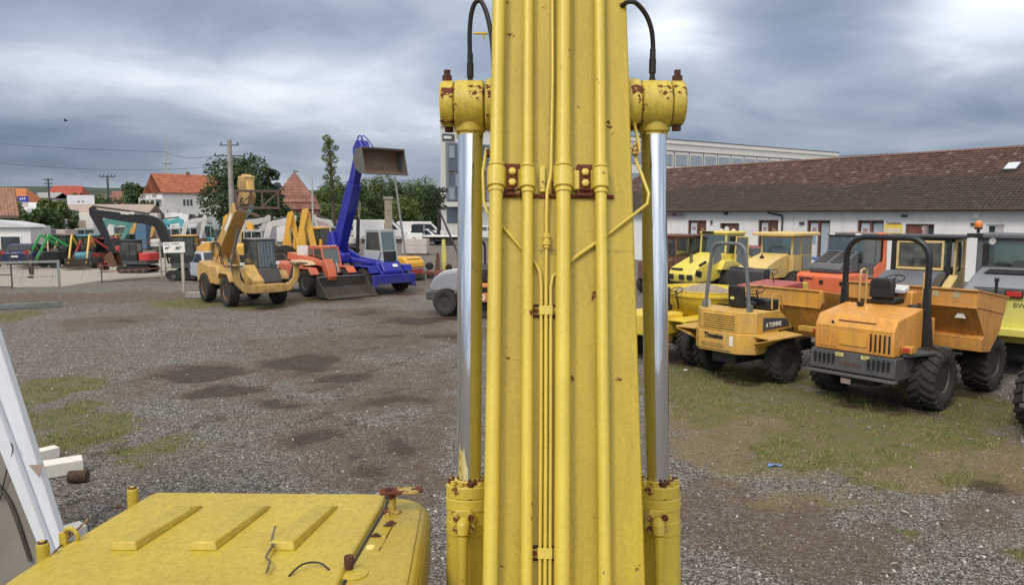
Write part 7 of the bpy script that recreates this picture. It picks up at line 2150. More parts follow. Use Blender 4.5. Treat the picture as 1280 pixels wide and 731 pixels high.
for (xa, xb, zb_, zt_, kind) in openings:
    w_ = xb - xa
    o_ = MB()
    t = .09
    o_.bb(xa, xb, .08, .20, zt_ - t, zt_).bb(xa, xa + t, .081, .199, zb_, zt_ - t).bb(xb - t, xb, .081, .199, zb_, zt_ - t).bb(xa + t, xb - t, .08, .2, zb_, zb_ + t)
    if kind in ('door', 'pair', 'half', 'open'):
        o_.bb((xa + xb) / 2 - .07, (xa + xb) / 2 + .07, .082, .198, zb_ + t, zt_ - t)
    fr_ = o_.build('window' if kind != 'pair' else 'door', wood if kind != 'hopper' else M['white'], WH, bevel=.01)
    mid = (xa + xb) / 2
    MB().bb(xa + t, xb - t, .215, .23, zb_ + t, zt_ - t).build('pane', M['glass_win'], fr_)
    if kind in ('door', 'half', 'pair'):
        MB().bb(xa + t + .08, mid - .12, .19, .20, zb_ + .5, zt_ - .2).build('poster', paper, fr_)
        MB().bb(xa + t + .2, mid - .25, .183, .1895, zt_ - .75, zt_ - .5).build('poster_print', P3('poster_pink', (.35, .22, .28), dirt=.1), fr_)
        MB().bb(xa + t + .2, mid - .25, .183, .1895, zt_ - 1.6, zt_ - 1.0).build('poster_print', P3('poster_blue', (.25, .35, .48), dirt=.1), fr_)
    if kind == 'pair':
        MB().bb(mid + .12, xb - t - .05, .19, .20, zb_ + .5, zt_ - .2).build('poster', P3('poster_bluish', (.38, .44, .52), dirt=.2), fr_)
    if kind in ('door', 'half', 'dark'):
        MB().bb(mid + (.1 if kind != 'dark' else -.4), xb - t - .02, .17, .20, zb_ + .1, zt_ - .12).build('door_leaf', P3('leaf_brown', (.13, .05, .035), dirt=.4, rust=.1), fr_)
        MB().box((mid + w_ * .25, .165, zt_ - .7), (w_ * .22, .01, .12), (0, R(35), 0)).build('motif', P3('motif_tan', (.42, .26, .16), dirt=.2), fr_)
        MB().box((mid + w_ * .22, .165, zt_ - 1.1), (w_ * .2, .01, .10), (0, R(-30), 0)).build('motif', P3('motif_tan', (.42, .26, .16), dirt=.2), fr_)
    if kind == 'dark':
        MB().lathe([(.0, 0), (.22, 0), (.22, .02), (.0, .02)], (xa + .5, .15, zt_ - .45), 'y', 16).build('round_sticker', M['sticker'], fr_)
    if kind == 'open':
        MB().bb(xa + t, mid - .1, .16, .20, zb_ + .1, zt_ - t).build('shutter', P3('leaf_red', (.22, .06, .05), dirt=.3), fr_)
        MB().bb(xa + .75, xa + 1.15, .14, .155, zt_ - .75, zt_ - .2).build('notice', M['sticker'], fr_)
        MB().bb(xa + .82, xa + .95, .13, .139, zt_ - .6, zt_ - .35).bb(xa + .98, xa + 1.08, .13, .139, zt_ - .62, zt_ - .38).build('notice_print', P3('print_red', (.35, .03, .12), dirt=.05), fr_)
        MB().bb(xb - t - .35, xb - t - .30, -.45, .2, zb_ + .1, zt_ - .1).build('casement', P3('casement_pink', (.5, .42, .42), dirt=.2), fr_)
    if kind == 'hopper':
        MB().slab((xb - .5, .05, zb_ + .1), (xb - .1, .05, zb_ + .1), (xb - .1, .12, zt_ - .1), (xb - .5, .12, zt_ - .1), .03).build('casement', P3('casement_grey', (.45, .45, .45)), fr_)
# signs on the wall, vents, lamps, downpipe
def wall_sign(pa, pb_, pt, pbm, mat, name='wall_sign'):
    xa, zt_ = wall_at(pa, pt)
    xb, z0_ = wall_at(pb_, pbm)
    o = MB().bb(xa, xb, -.05, -.004, z0_, zt_).build(name, mat, WH, bevel=.008)
    return o, xa, xb, z0_, zt_
o, xa, xb, z0_, zt_ = wall_sign(833.5, 856, 264.5, 273.5, P3('sign_pinkish', (.62, .60, .64), dirt=.15))
text('FARMACIE', .38, ((xa + xb) / 2, -.053, z0_ + .28), (R(90), 0, 0), P3('sign_red', (.48, .05, .09), dirt=.05), o, ext=.002, bold=.012, sx=.86)
MB().box(((xa + xb) / 2 - .1, -.053, zt_ - .24), (.34, .006, .18)).build('emblem', P3('emblem_dark', (.12, .11, .10)), o)
MB().box(((xa + xb) / 2 - .85, -.053, zt_ - .27), (.8, .006, .07)).box(((xa + xb) / 2 + .75, -.053, zt_ - .27), (.8, .006, .07)).build('emblem', P3('emblem_blue', (.28, .33, .45)), o)['kind'] = 'stuff'
o, xa, xb, z0_, zt_ = wall_sign(1106.5, 1127.5, 280, 292, P3('sign_yellow', (.86, .62, .04), dirt=.1))
text('Continental', .27, ((xa + xb) / 2, -.053, z0_ + .62), (R(90), 0, 0), P3('print_black', (.12, .08, .02)), o, ext=.002, bold=.004, sx=.72)
MB().bb(xa + .08, xb - .08, -.056, -.051, z0_ + .05, z0_ + .32).build('lower_strip', P3('strip_cream', (.75, .70, .55)), o)
for px, py, w_, h_ in ((908, 267, .30, .20), (1003, 279, .35, .18), (1131, 270, .35, .14), (1221, 268.5, .35, .42), (890, 278, .12, .3), (1217, 280, .25, .12)):
    x_, z_ = wall_at(px, py)
    MB().bb(x_ - w_ / 2, x_ + w_ / 2, -.12, -.003, z_ - h_ / 2, z_ + h_ / 2).build('wall_lamp', M['dark'] if h_ < .4 else M['sticker'], WH, bevel=.01)
xa, za = wall_at(964, 261)
xb, zb_ = wall_at(979, 267)
MB().tube(catmull([(xa, -.42, 4.12), (xa, -.40, 3.95), (xa + .3, -.30, 3.86), (xb - .25, -.12, 3.74), (xb, -.10, 3.6), (xb, -.10, 2.4), (xb, -.10, .2)], 3), .055, 10).build('downpipe', M['black'], WH)
# roof: boards, gutter, then row on row of real tiles
RY0, RZ0, RY1, RZ1 = -.55, 4.10, 6.2, 7.83
sl = math.hypot(RY1 - RY0, RZ1 - RZ0)
sa = math.atan2(RZ1 - RZ0, RY1 - RY0)
MB().prism([(RY0, RZ0), (RY1, RZ1 - .0), (12.95, RZ0), (12.95, RZ0 - .12), (6.2, RZ1 - .14), (RY0, RZ0 - .12)], X0 - .4, X1 + .4, 'x').build('roof', P3('roof_board', (.07, .045, .035), dirt=.3), WH)
MB().tube([(X0 - .4, -.62, 4.08), (X1 + .4, -.62, 4.08)], .06, 8).build('gutter', P3('gutter_brown', (.04, .03, .028), dirt=.3), WH)
gb = MB()
for k in range(64):
    xx = X0 + .3 + k * .83
    gb.bb(xx - .05, xx + .05, -.5, 0, 4.0, 4.06)
gb.build('rafter_ends', P3('gutter_brown', (.04, .03, .028)), WH)['kind'] = 'stuff'
def tiles(name, parent, x0, x1, y0, z0, ang, length, tw, th, cols, flip=False, thick=.028):
    nx = int((x1 - x0) / tw)
    ny = int(length / th)
    I, J = np.meshgrid(np.arange(nx), np.arange(ny))
    I, J = I.reshape(-1), J.reshape(-1)
    n = len(I)
    xo = x0 + I * tw + (J % 2) * tw * .0 + rng.normal(0, .006, n)
    s0 = J * th + rng.normal(0, .008, n)
    lift = .03 + rng.random(n) * .018
    w = tw * .96
    # each tile bellied across: four points at the low edge, four at the high edge
    prof = np.array([(0, .0), (.22, .035), (.78, .035), (1.0, .0)])
    co = np.zeros((n, 12, 3), dtype=np.float32)
    for k, (u, h) in enumerate(prof):
        for r_, (ss, hh) in enumerate(((0.0, 1), (th * 1.12, 0), (0.0, 2))):
            x = xo + u * w
            s = s0 + ss
            z = (h + lift) if hh == 1 else ((h * .8 + .004) if hh == 0 else (h + lift - thick))
            co[:, r_ * 4 + k, 0] = x
            co[:, r_ * 4 + k, 1] = y0 + (s * math.cos(ang) - z * math.sin(ang)) * (1 if not flip else -1)
            co[:, r_ * 4 + k, 2] = z0 + s * math.sin(ang) + z * math.cos(ang)
    f = []
    for k in range(3):
        f.append((k, k + 1, 4 + k + 1, 4 + k))
        f.append((8 + k, 8 + k + 1, k + 1, k))
    f = np.array(f)
    faces = (f[None] + (np.arange(n) * 12)[:, None, None]).reshape(-1, 4)
    me = np_mesh(name, co.reshape(-1, 3), faces, smooth=False)
    tone = rng.random(n)
    moss = np.clip(1 - J / ny * 1.0, 0, 1)
    ff = fbm(xo * .35, s0 * .9, 1.0, 4)
    moss = np.clip((.56 + (ff - .5) * .5 - J / ny) * 9, 0, 1) * (.75 + .25 * rng.random(n))
    for an, a in (('tone', tone), ('moss', moss)):
        at = me.attributes.new(an, 'FLOAT', 'FACE')
        at.data.foreach_set('value', np.repeat(a, 6).astype(np.float32))
    m = bpy.data.materials.get(name) or None
    m, nt, b = base_mat(name)
    a1 = nn(nt, 'ShaderNodeAttribute', attribute_name='tone').outputs['Fac']
    a2 = nn(nt, 'ShaderNodeAttribute', attribute_name='moss').outputs['Fac']
    nz = noise_n(nt, coords(nt), 5, 6, .7)
    c = ramp(nt, a1, [(0, cols[0]), (.5, cols[1]), (.93, cols[2]), (1.0, cols[4])])
    c = mixc(nt, math_node(nt, 'MULTIPLY', a2, .9), c, mixc(nt, nz, cols[3], tuple(v * 2.3 for v in cols[3])))
    c = mixc(nt, ramp(nt, nz, [(.55, 0), (.72, .5)]), c, tuple(v * .5 for v in cols[0]))
    nt.links.new(c, b.inputs['Base Color'])
    b.inputs['Roughness'].default_value = .9
    me.materials.append(m)
    o = bpy.data.objects.new(name, me)
    col.objects.link(o)
    o.parent = parent
    o['kind'] = 'stuff'
    return o
tc_ = [(.070, .040, .034), (.105, .060, .050), (.135, .078, .065), (.032, .026, .023), (.20, .165, .145)]
tiles('roof_tiles', WH, X0 - .4, X1 + .4, RY0, RZ0 + .01, sa, sl, .245, .30, tc_)
rt_ = MB()
for k in range(int((X1 - X0 + .8) / .36)):
    xx = X0 - .4 + k * .36
    rt_.prism([(6.2 - .13, 7.83), (6.2 - .07, 7.93 + random.uniform(0, .02)), (6.2, 7.96), (6.2 + .07, 7.93), (6.2 + .13, 7.83)], xx + .01, xx + .34, 'x')
rt_.build('ridge_tiles', P3('ridge_tile', (.16, .07, .05), dirt=.4), WH, smooth=False)['kind'] = 'stuff'
# roof light
def roof_pt(px, py):
    r = ray(px, py)
    nrm = (0, -math.sin(sa), math.cos(sa))
    wx, wy = -r.x * 0, 0
    lo = (( -WA[0]) * wc + (-WA[1]) * ws_, -(-WA[0]) * ws_ + (-WA[1]) * wc, CAM_H)
    ld = (r.x * wc + r.y * ws_, -r.x * ws_ + r.y * wc, r.z)
    q = (0, RY0, RZ0 + .08)
    num = sum(nrm[i] * (q[i] - lo[i]) for i in range(3))
    t = num / sum(nrm[i] * ld[i] for i in range(3))
    return Vector(tuple(lo[i] + ld[i] * t for i in range(3)))
q = roof_pt(1265.5, 209)
nv = Vector((0, -math.sin(sa), math.cos(sa)))
rl = MB().box(q + nv * .03, (.78, 1.0, .14), (sa, 0, 0)).build('roof_light', M['dark'], WH, bevel=.01)
MB().box(q + nv * .105, (.62, .82, .03), (sa, 0, 0)).build('pane', P3('skylight', (.62, .66, .70), dirt=.05, rough=.1), rl)
bw = MB().bb(-.5, .5, -.45, .45, 0, 1.45).bb(-.55, .55, -.5, .5, 1.451, 1.53)
bw.bb(-.4, .4, -.5, -.451, .3, .35)
x, y = gp(1016, 41)
T = thing('waste_bin', 'blue wheeled bin against the white warehouse wall', 'bin', (x, y, 0), WDEG)
MB().prism([(-.45, .12), (-.55, 1.35), (.55, 1.35), (.45, .12)], -.45, .45, 'y').build('body', P3('bin_blue', (.03, .09, .38), dirt=.2), T, bevel=.03)
MB().bb(-.6, .6, -.5, .5, 1.351, 1.45).build('lid', P3('bin_blue', (.03, .09, .38)), T, bevel=.02)
for xx in (-.35, .35):
    MB().lathe([(.0, -.04), (.12, -.04), (.12, .04), (.0, .04)], (xx, -.4, .12), 'y', 12).build('wheel', M['tyre'], T)

# ---------------------------------------------------------------- white office building behind
OA, ODEG = (-11.2, 118.0), 34.1
OB = thing('office_building', 'long white flat roofed office building with a glazed corner behind the warehouse', 'building', (*OA, 0), ODEG)
ow = P3('office_white', (.72, .71, .68), dirt=.12, scale=.3, rough=.8)
MB().prism([(0, 0), (106, 0), (106, 16), (12.5, 16)], 0, 17.4, 'z').build('wall', ow, OB)
MB().prism([(-.2, -.25), (106.2, -.25), (106.2, 16.2), (12.4, 16.2)], 17.401, 18.15, 'z').build('parapet', ow, OB, bevel=.02)
MB().prism([(-.3, -.32), (106.3, -.32), (106.3, 16.3), (12.3, 16.3)], 18.151, 18.28, 'z').build('roof_edge', M['dark'], OB)
MB().bb(10, 106, -.12, -.003, 16.0, 16.12).build('string_course', M['dark'], OB)
fr_m = P3('mullion_grey', (.16, .18, .20), dirt=.1)
gpn = P3('glazing_blue', (.10, .14, .19), dirt=.15, rough=.06, pits=0)
gpn2 = P3('glazing_pale', (.30, .36, .44), dirt=.2, rough=.08, pits=0)
# glazed bay at the corner, three storeys
bay = MB()
for zz in (6.1, 8.2, 10.3, 10.7, 12.6, 14.7):
    bay.bb(1.0, 9.2, -.75, -.60, zz - .07, zz + .07)
for k in range(8):
    xx = 1.0 + k * 8.2 / 7
    bay.bb(xx - .07, xx + .07, -.76, -.59, 6.1, 14.7)
bay.bb(.95, 9.25, -.58, 0, 14.701, 15.0).bb(.95, 9.25, -.58, 0, 5.8, 6.05).bb(.95, 1.0, -.58, 0, 6.05, 14.7)
bo_ = bay.build('glazed_bay', fr_m, OB)
for k in range(7):
    xx = 1.0 + k * 8.2 / 7
    for (za, zb_) in ((6.17, 8.13), (8.27, 10.23), (10.77, 12.53), (12.67, 14.63)):
        MB().bb(xx + .075, xx + 8.2 / 7 - .075, -.68, -.64, za, zb_).build('pane', gpn if (k + int(za)) % 3 else gpn2, bo_)
MB().bb(1.0, 5.6, -.08, -.004, 2.4, 5.0).build('window', fr_m, OB)
MB().bb(1.15, 3.2, -.11, -.085, 2.55, 4.85).build('pane', gpn, OB)
MB().bb(3.35, 5.45, -.11, -.085, 2.55, 4.85).build('pane', gpn, OB)
MB().bb(-.2, 10, -1.1, -.77, 5.0, 5.75).build('canopy', ow, OB)
sg = MB().bb(.35, 2.5, -.12, -.004, 15.25, 16.35).build('facade_sign', P3('sign_slate', (.07, .08, .10)), OB)
MB().bb(.55, 1.9, -.15, -.121, 15.6, 16.0).build('sign_panel', M['sticker'], sg)
text('CO', 1.2, (10.3, -.02, 16.75), (R(90), 0, 0), M['black'], OB, ext=.01, bold=.03)
# window bands
k = 0
for i in range(23):
    xx = 10.2 + i * 4.15
    MB().bb(xx - .11, xx + .11, -.08, -.003, 0, 16.0).build('pilaster', fr_m, OB)
    for (za, zb_) in ((13.2, 15.4), (9.3, 11.5), (5.4, 7.6)):
        w = MB().bb(xx + .5, xx + 3.65, -.07, -.003, za, zb_).build('window', fr_m, OB)
        pm = MB()
        for q_ in range(4):
            pm.bb(xx + .6 + q_ * .75, xx + 1.25 + q_ * .75, -.095, -.071, za + .1, zb_ - .1)
        pm.build('pane', gpn2, w)['kind'] = 'stuff'
MB().tube([(31, 3, 18.2), (31, 3, 25)], .05, 5).build('antenna', M['dark'], OB)

# ---------------------------------------------------------------- houses and sheds on the left
tile_red = plain('tile_orange', (.34, .115, .06), .85, var=.35, scale=1.4, bmp=.2)
tile_brown = plain('tile_brown', (.25, .12, .09), .9, var=.35, scale=1.1, bmp=.2)
tile_pale = plain('sheet_roof', (.34, .27, .24), .8, var=.12, scale=.6)
def house(name, label, x, y, deg, L, w, ze, zr, wallm, roofm, wins=(), hip=0.0, over=.5, z0=0.0, chim=None, rows=True, cat='house'):
    T = thing(name, label, cat, (x, y, z0), deg)
    MB().bb(-L / 2, L / 2, -w / 2, w / 2, 0, ze).build('wall', wallm, T)
    if not hip:
        MB().prism([(-w / 2, ze + .001), (w / 2, ze + .001), (0, zr - .15)], -L / 2, L / 2, 'x').build('gable', wallm, T)
    o = over
    hx = L / 2 + o * .6
    ze2 = ze - o * (zr - ze) / (w / 2)
    m = MB()
    rx = hx - hip
    A_, B__, C__, D__ = (-hx, -w / 2 - o, ze2), (hx, -w / 2 - o, ze2), (hx, w / 2 + o, ze2), (-hx, w / 2 + o, ze2)
    E1, E2 = (-rx, 0, zr), (rx, 0, zr)
    up = lambda p: (p[0], p[1], p[2] + .18)
    vs = [A_, B__, C__, D__, E1, E2] + [up(p) for p in (A_, B__, C__, D__, E1, E2)]
    m.add(vs, [(6, 7, 11, 10), (8, 9, 10, 11), (7, 8, 11), (9, 6, 10), (0, 4, 5, 1), (2, 5, 4, 3), (1, 5, 2), (3, 4, 0), (0, 1, 7, 6), (1, 2, 8, 7), (2, 3, 9, 8), (3, 0, 6, 9)])
    rf_ = m.build('roof', roofm, T, smooth=False)
    if rows:
        rb = MB()
        n = int((zr - ze2) / .45)
        for i in range(1, n):
            t = i / n
            yy = -w / 2 - o + t * (w / 2 + o)
            zz = ze2 + t * (zr - ze2) + .18
            hh = hx - hip * t
            rb.beam((-hh, yy, zz), (hh, yy, zz), .10, .05)
        if n > 1:
            rb.build('tile_rows', roofm, rf_, smooth=False)['kind'] = 'stuff'
    if chim:
        MB().bb(chim - .3, chim + .3, -.3, .3, zr - .3, zr + .7).build('chimney', P3('chimney', (.25, .12, .09)), rf_)
    for (face, a, b, za, zb_) in wins:
        if face == 's':
            f = MB().bb(a, b, -w / 2 - .06, -w / 2 - .003, za, zb_)
            g = MB().bb(a + .08, b - .08, -w / 2 - .08, -w / 2 - .061, za + .08, zb_ - .08)
        else:
            f = MB().bb(-L / 2 - .06, -L / 2 - .003, a, b, za, zb_)
            g = MB().bb(-L / 2 - .08, -L / 2 - .061, a + .08, b - .08, za + .08, zb_ - .08)
        f = f.build('window', M['white'], T)
        g.build('pane', M['glass_win'], f)
    return T
white_w = P3('house_white', (.72, .72, .71), dirt=.1, scale=.4, rough=.85)
def pt(px, d): return ((px - 640) / FPX * d, d)
# white house with orange roof, gable with balconies toward the yard
hx_, hy_ = pt(248, 158)
wins = []
for xx in (-4.6, -3.9, -3.2, -.6, .1, .8, 3.4, 4.1):
    wins.append(('s', xx, xx + .62, 5.5, 6.9))
for xx in (-5.0, -3.4, -1.6, 1.0, 3.0):
    wins.append(('s', xx, xx + .9, 2.6, 3.9))
WHs = house('white_house', 'white house with orange tiled roof and balconied gable, conifers along its foot', hx_, hy_, 45, 17, 9.2, 8.4, 11.9, white_w, tile_red, wins, chim=-1.5)
for (yy, za) in ((-2.6, 1.2), (.3, 1.2), (-2.6, 4.2), (.3, 4.2), (-1.4, 7.2)):
    f = MB().bb(-8.58, -8.503, yy, yy + 2.0, za, za + 2.0).build('window', M['dark'], WHs)
    MB().bb(-8.60, -8.581, yy + .1, yy + 1.9, za + .1, za + 1.9).build('pane', M['glass_win'], f)
for zz in (3.6, 6.7):
    MB().bb(-9.7, -8.61, -4.2, 4.2, zz, zz + .16).build('balcony', white_w, WHs)
    rl_ = MB()
    for k in range(19):
        rl_.bb(-9.68, -9.64, -4.2 + k * .46, -4.16 + k * .46, zz + .16, zz + 1.1)
    rl_.bb(-9.7, -9.62, -4.2, 4.2, zz + 1.1, zz + 1.16)
    rl_.build('balcony_rail', M['white'], WHs)['kind'] = 'stuff'
for yy in (-4.3, -1.5, 1.5, 4.3):
    MB().bb(-9.95, -9.71, yy - .14, yy + .14, 0, 7.2).build('column', white_w, WHs)
# brown roofed house in two tiers
hx_, hy_ = pt(371, 118)
brick_w = P3('brick_red', (.22, .075, .06), dirt=.3, scale=.7, rough=.9)
T = house('brown_roofed_house', 'house with a tall two tiered brown hipped roof, beside the street lamp', hx_, hy_, 12, 5.6, 5.6, 6.6, 10.1, brick_w, tile_brown, hip=3.1, over=.8, chim=None)
MB().prism([(-3.9, -3.9), (3.9, -3.9), (3.9, 3.9), (-3.9, 3.9)], 4.6, 6.9, 'z', top=[(-2.9, -2.9), (2.9, -2.9), (2.9, 2.9), (-2.9, 2.9)]).build('lower_roof', tile_brown, T, smooth=False)
MB().bb(-3.6, 3.6, -3.6, 3.6, 0, 4.599).build('lower_wall', brick_w, T)
rb = MB()
for i in range(1, 8):
    t = i / 8
    rb.beam((-3.9 + t, -3.9 + t - .01, 4.6 + 2.3 * t), (3.9 - t, -3.9 + t - .01, 4.6 + 2.3 * t), .08, .05)
rb.build('tile_rows', tile_brown, T, smooth=False)['kind'] = 'stuff'
MB().tube([(0, 0, 9.9), (0, 0, 10.7)], .08, 6, ).build('finial', tile_brown, T)
# long shed
hx_, hy_ = pt(140, 118)
SH = house('long_shed', 'long low shed with pale brown sheet roof and open dark bays at left', hx_, hy_, 2, 13.6, 7, 3.4, 5.2, P3('shed_white', (.62, .64, .66), dirt=.2), tile_pale, [('s', 3.2, 3.7, 2.0, 2.9), ('s', 4.0, 4.5, 2.0, 2.9)], over=.7, rows=False, cat='shed')
for k in range(2):
    MB().bb(-6.6 + k * 2.6, -4.3 + k * 2.6, -3.56, -3.503, .3, 3.0).build('bay_shade', M['black'], SH)  # black sheet on the closed wall, painting the shade of an open bay
MB().bb(-7.1, 7.1, -4.25, -4.15, 2.78, 3.0).build('fascia', P3('fascia_brown', (.10, .06, .05)), SH)
MB().bb(6.7, 6.85, -4.1, -4.0, 0, 2.8).bb(-1.2, -1.0, -4.1, -4.0, 0, 2.8).build('post', P3('fascia_brown', (.10, .06, .05)), SH)['kind'] = 'stuff'
# lesser houses
for (px, d, deg, L, w, ze, zr, wc_, rm, lab, hp) in (
        (90, 210, 8, 10.5, 8, 8.0, 11.6, (.45, .40, .38), plain('tile_crimson', (.34, .07, .05), .8, var=.3, scale=1.5), 'house with a bright red roof behind the far left pole', 1.8),
        (68, 200, 0, 6.0, 6, 8.2, 9.4, (.42, .43, .42), plain('roof_grey', (.30, .31, .31), .8), 'grey house left of the bright red roof', 0),
        (14, 190, 4, 14, 9, 7.0, 10.2, (.60, .52, .42), plain('tile_amber', (.45, .16, .06), .8, var=.3, scale=1.5), 'house with an orange roof at the far left edge', 2.5),
        (47, 150, 3, 8.5, 6, 4.4, 6.0, (.66, .68, .70), plain('roof_whitish', (.60, .61, .62), .7), 'low white building under the blue billboard', 0),
        (153, 230, 30, 3.6, 4, 7.2, 9.4, (.70, .50, .15), tile_brown, 'small yellow house in the distance', 0),
        (163, 260, 10, 9, 7, 8.0, 11.5, (.42, .30, .26), tile_brown, 'brown house behind the small yellow one', 0),
        (141, 270, 0, 7, 6, 8.0, 10.5, (.36, .34, .28), plain('roof_olive', (.18, .15, .11), .9), 'olive roofed house in the far trees', 0),
        (190, 190, 40, 5.5, 5, 6.6, 9.0, (.42, .14, .08), plain('roof_pale_sheet', (.52, .53, .54), .7), 'red brick house with pale roof, left of the white house', 0)):
    x, y = pt(px, d)
    ww = [('s', -L * .3, -L * .3 + .9, ze - 2.4, ze - 1.2), ('s', L * .1, L * .1 + .9, ze - 2.4, ze - 1.2)]
    house('distant_house', lab, x, y, deg, L, w, ze, zr, P3('hw_%d' % px, wc_, dirt=.15, scale=.4, rough=.85), rm, ww, hip=hp, over=.4)
# blue billboard
x, y = pt(33.5, 146)
T = thing('billboard', 'blue and white advertising board over the low white building', 'billboard', (x, y, 0), 0)
bbm = P3('board_blue', (.02, .03, .42), dirt=.05)
MB().bb(-1.0, 1.0, -.08, .08, 6.2, 7.3).build('board', bbm, T)
MB().bb(-.8, .85, -.1, .1, 5.2, 6.15).build('lower_board', P3('board_pinkish', (.62, .55, .62)), T)
for k in range(3):
    MB().box((-.45 + k * .4, -.10, 6.75 + .1 * math.sin(k)), (.26, .02, .3), (0, .3, 0)).build('print', M['sticker'], T)
MB().bb(-.06, .06, -.05, .05, 0, 5.2).build('post', M['steel'], T)
x, y = pt(105, 165)
T = thing('white_banner_wall', 'long white banner with faded print above the shed roof', 'banner', (x, y, 0), 0)
MB().bb(-3.0, 3.0, -.05, .05, 5.9, 8.0).build('panel', P3('banner_white', (.68, .70, .74), dirt=.15), T)
for k in (-1, 1):
    MB().bb(k * 2.6 - .08, k * 2.6 + .08, .06, .2, 0, 7.9).build('post', M['steel'], T)
    MB().box((k * .5, -.06, 6.6), (.5, .02, .25), (0, .3 * k, 0)).build('print', M['dark'], T)
# tiled canopy and low white office at the left edge
T = thing('tiled_canopy', 'brown tiled canopy roof on a dark post at the left edge', 'canopy', (-34.0, 50.5, .35), 0)
tb = MB()
MB().prism([(-6, 0.0), (.3, .0), (-.55, 2.1), (-6, 2.1)], 0, .12, 'y').build('roof', tile_brown, T)
T.children[0].rotation_euler = (R(-28), 0, 0)
T.children[0].location = (1.2, -1.2, 3.35)
rowm = MB()
for i in range(14):
    z_ = i * .15
    xr_ = .3 - .85 * z_ / 2.1
    nseg = int((xr_ + 6) / .22)
    for k in range(nseg):
        x_ = xr_ - (k + 1) * .22
        if x_ < -4:
            break
        rowm.box((x_ + .11, -.03 - .01 * (k % 2), z_ + .08), (.20, .05, .17), (R(9), 0, 0))
ro_w = rowm.build('roof_tiles', plain('tile_tan', (.30, .165, .115), .85, var=.3, scale=3), T, smooth=False)
ro_w['kind'] = 'stuff'
ro_w.rotation_euler = (R(-28), 0, 0)
ro_w.location = (1.2, -1.2, 3.35)
MB().bb(-6, 1.5, -1.32, -1.2, 3.2, 3.35).build('fascia', P3('fascia_brown', (.10, .06, .05)), T)
MB().bb(-.28, -.08, -1.1, -.9, 0, 3.2).build('post', P3('fascia_brown', (.10, .06, .05)), T, bevel=.01)
T = thing('low_office', 'low white office with two dark windows behind the blue car', 'building', (-42.4, 60.5, 0), 0)
MB().bb(-6, 3.35, 0, 1.8, 0, 2.75).build('wall', white_w, T)
MB().prism([(-6.2, 2.751), (3.5, 2.751), (3.3, 2.95), (1.5, 3.25), (-2.0, 3.45), (-6.2, 3.45)], -.3, 2.0, 'y').build('roof', P3('office_roof', (.60, .62, .66), dirt=.2), T, bevel=.02)
for a, b in ((-1.4, .45), (.85, 2.6), (-4.2, -1.9)):
    f = MB().bb(a, b, -.06, -.003, .3, 2.1).build('window', M['white'], T)
    MB().bb(a + .1, b - .1, -.08, -.061, .4, 2.0).build('pane', M['glass_win'], f)
# kiosk with red lettered board
p = G(521, 291)
T = thing('kiosk', 'small white kiosk with a red and white board on its roof, behind the white vans', 'kiosk', (p.x, p.y, 0), 0)
k_ = p.y / FPX
MB().bb(-16 * k_, 14 * k_, 0, 4, 0, 31 * k_ - .8).build('wall', ow, T)
MB().bb(-16 * k_ - .3, 14 * k_ + .3, -.4, 4.3, 31 * k_ - .799, 31 * k_ - .3).build('roof', M['dark'], T)
f = MB().bb(7.5 * k_, 13 * k_, -.06, -.003, 18 * k_, 26 * k_).build('window', M['dark'], T)
MB().bb(-2 * k_, 3 * k_, -.06, -.003, 12 * k_, 26 * k_).build('door', P3('door_navy', (.03, .05, .10)), T)
b_ = MB().bb(-15 * k_, 1 * k_, .2, .4, 31 * k_ - .2, 37 * k_).build('board', M['sticker'], T)
MB().bb(-14.5 * k_, .5 * k_, .17, .198, 31 * k_ - .1, 33 * k_).build('board_stripe', P3('stripe_red', (.42, .06, .07)), b_)
text('GPF', 1.4 * k_ * 2.2, (-12 * k_, .19, 35.2 * k_), (R(90), 0, 0), M['dark'], b_, ext=.004)

# ---------------------------------------------------------------- hills on the horizon
def hills():
    xs_ = np.linspace(-2600, 2600, 160)
    ys_ = np.linspace(1500, 2700, 14)
    X, Y = np.meshgrid(xs_, ys_)
    u = (ys_ - 1500) / 1200
    env = np.sin(np.clip(u, 0, 1) * math.pi) ** .7
    Z = env[:, None] * (58 + 62 * (fbm(X * .001, Y * .001, 1.6, 4) - .35)) * np.clip((2700 - np.abs(X)) / 900, .2, 1)
    Z = Z - 1
    co = np.stack([X, Y, Z], -1).reshape(-1, 3)
    ny, nx = X.shape
    i = np.arange(ny * nx).reshape(ny, nx)
    q = np.stack([i[:-1, :-1], i[:-1, 1:], i[1:, 1:], i[1:, :-1]], -1).reshape(-1, 4)
    me = np_mesh('hills', co, q)
    me.materials.append(plain('wooded_hill', (.035, .052, .035), .95, var=.4, scale=.02))
    o = bpy.data.objects.new('hills', me)
    col.objects.link(o)
    o['kind'] = 'structure'
hills()

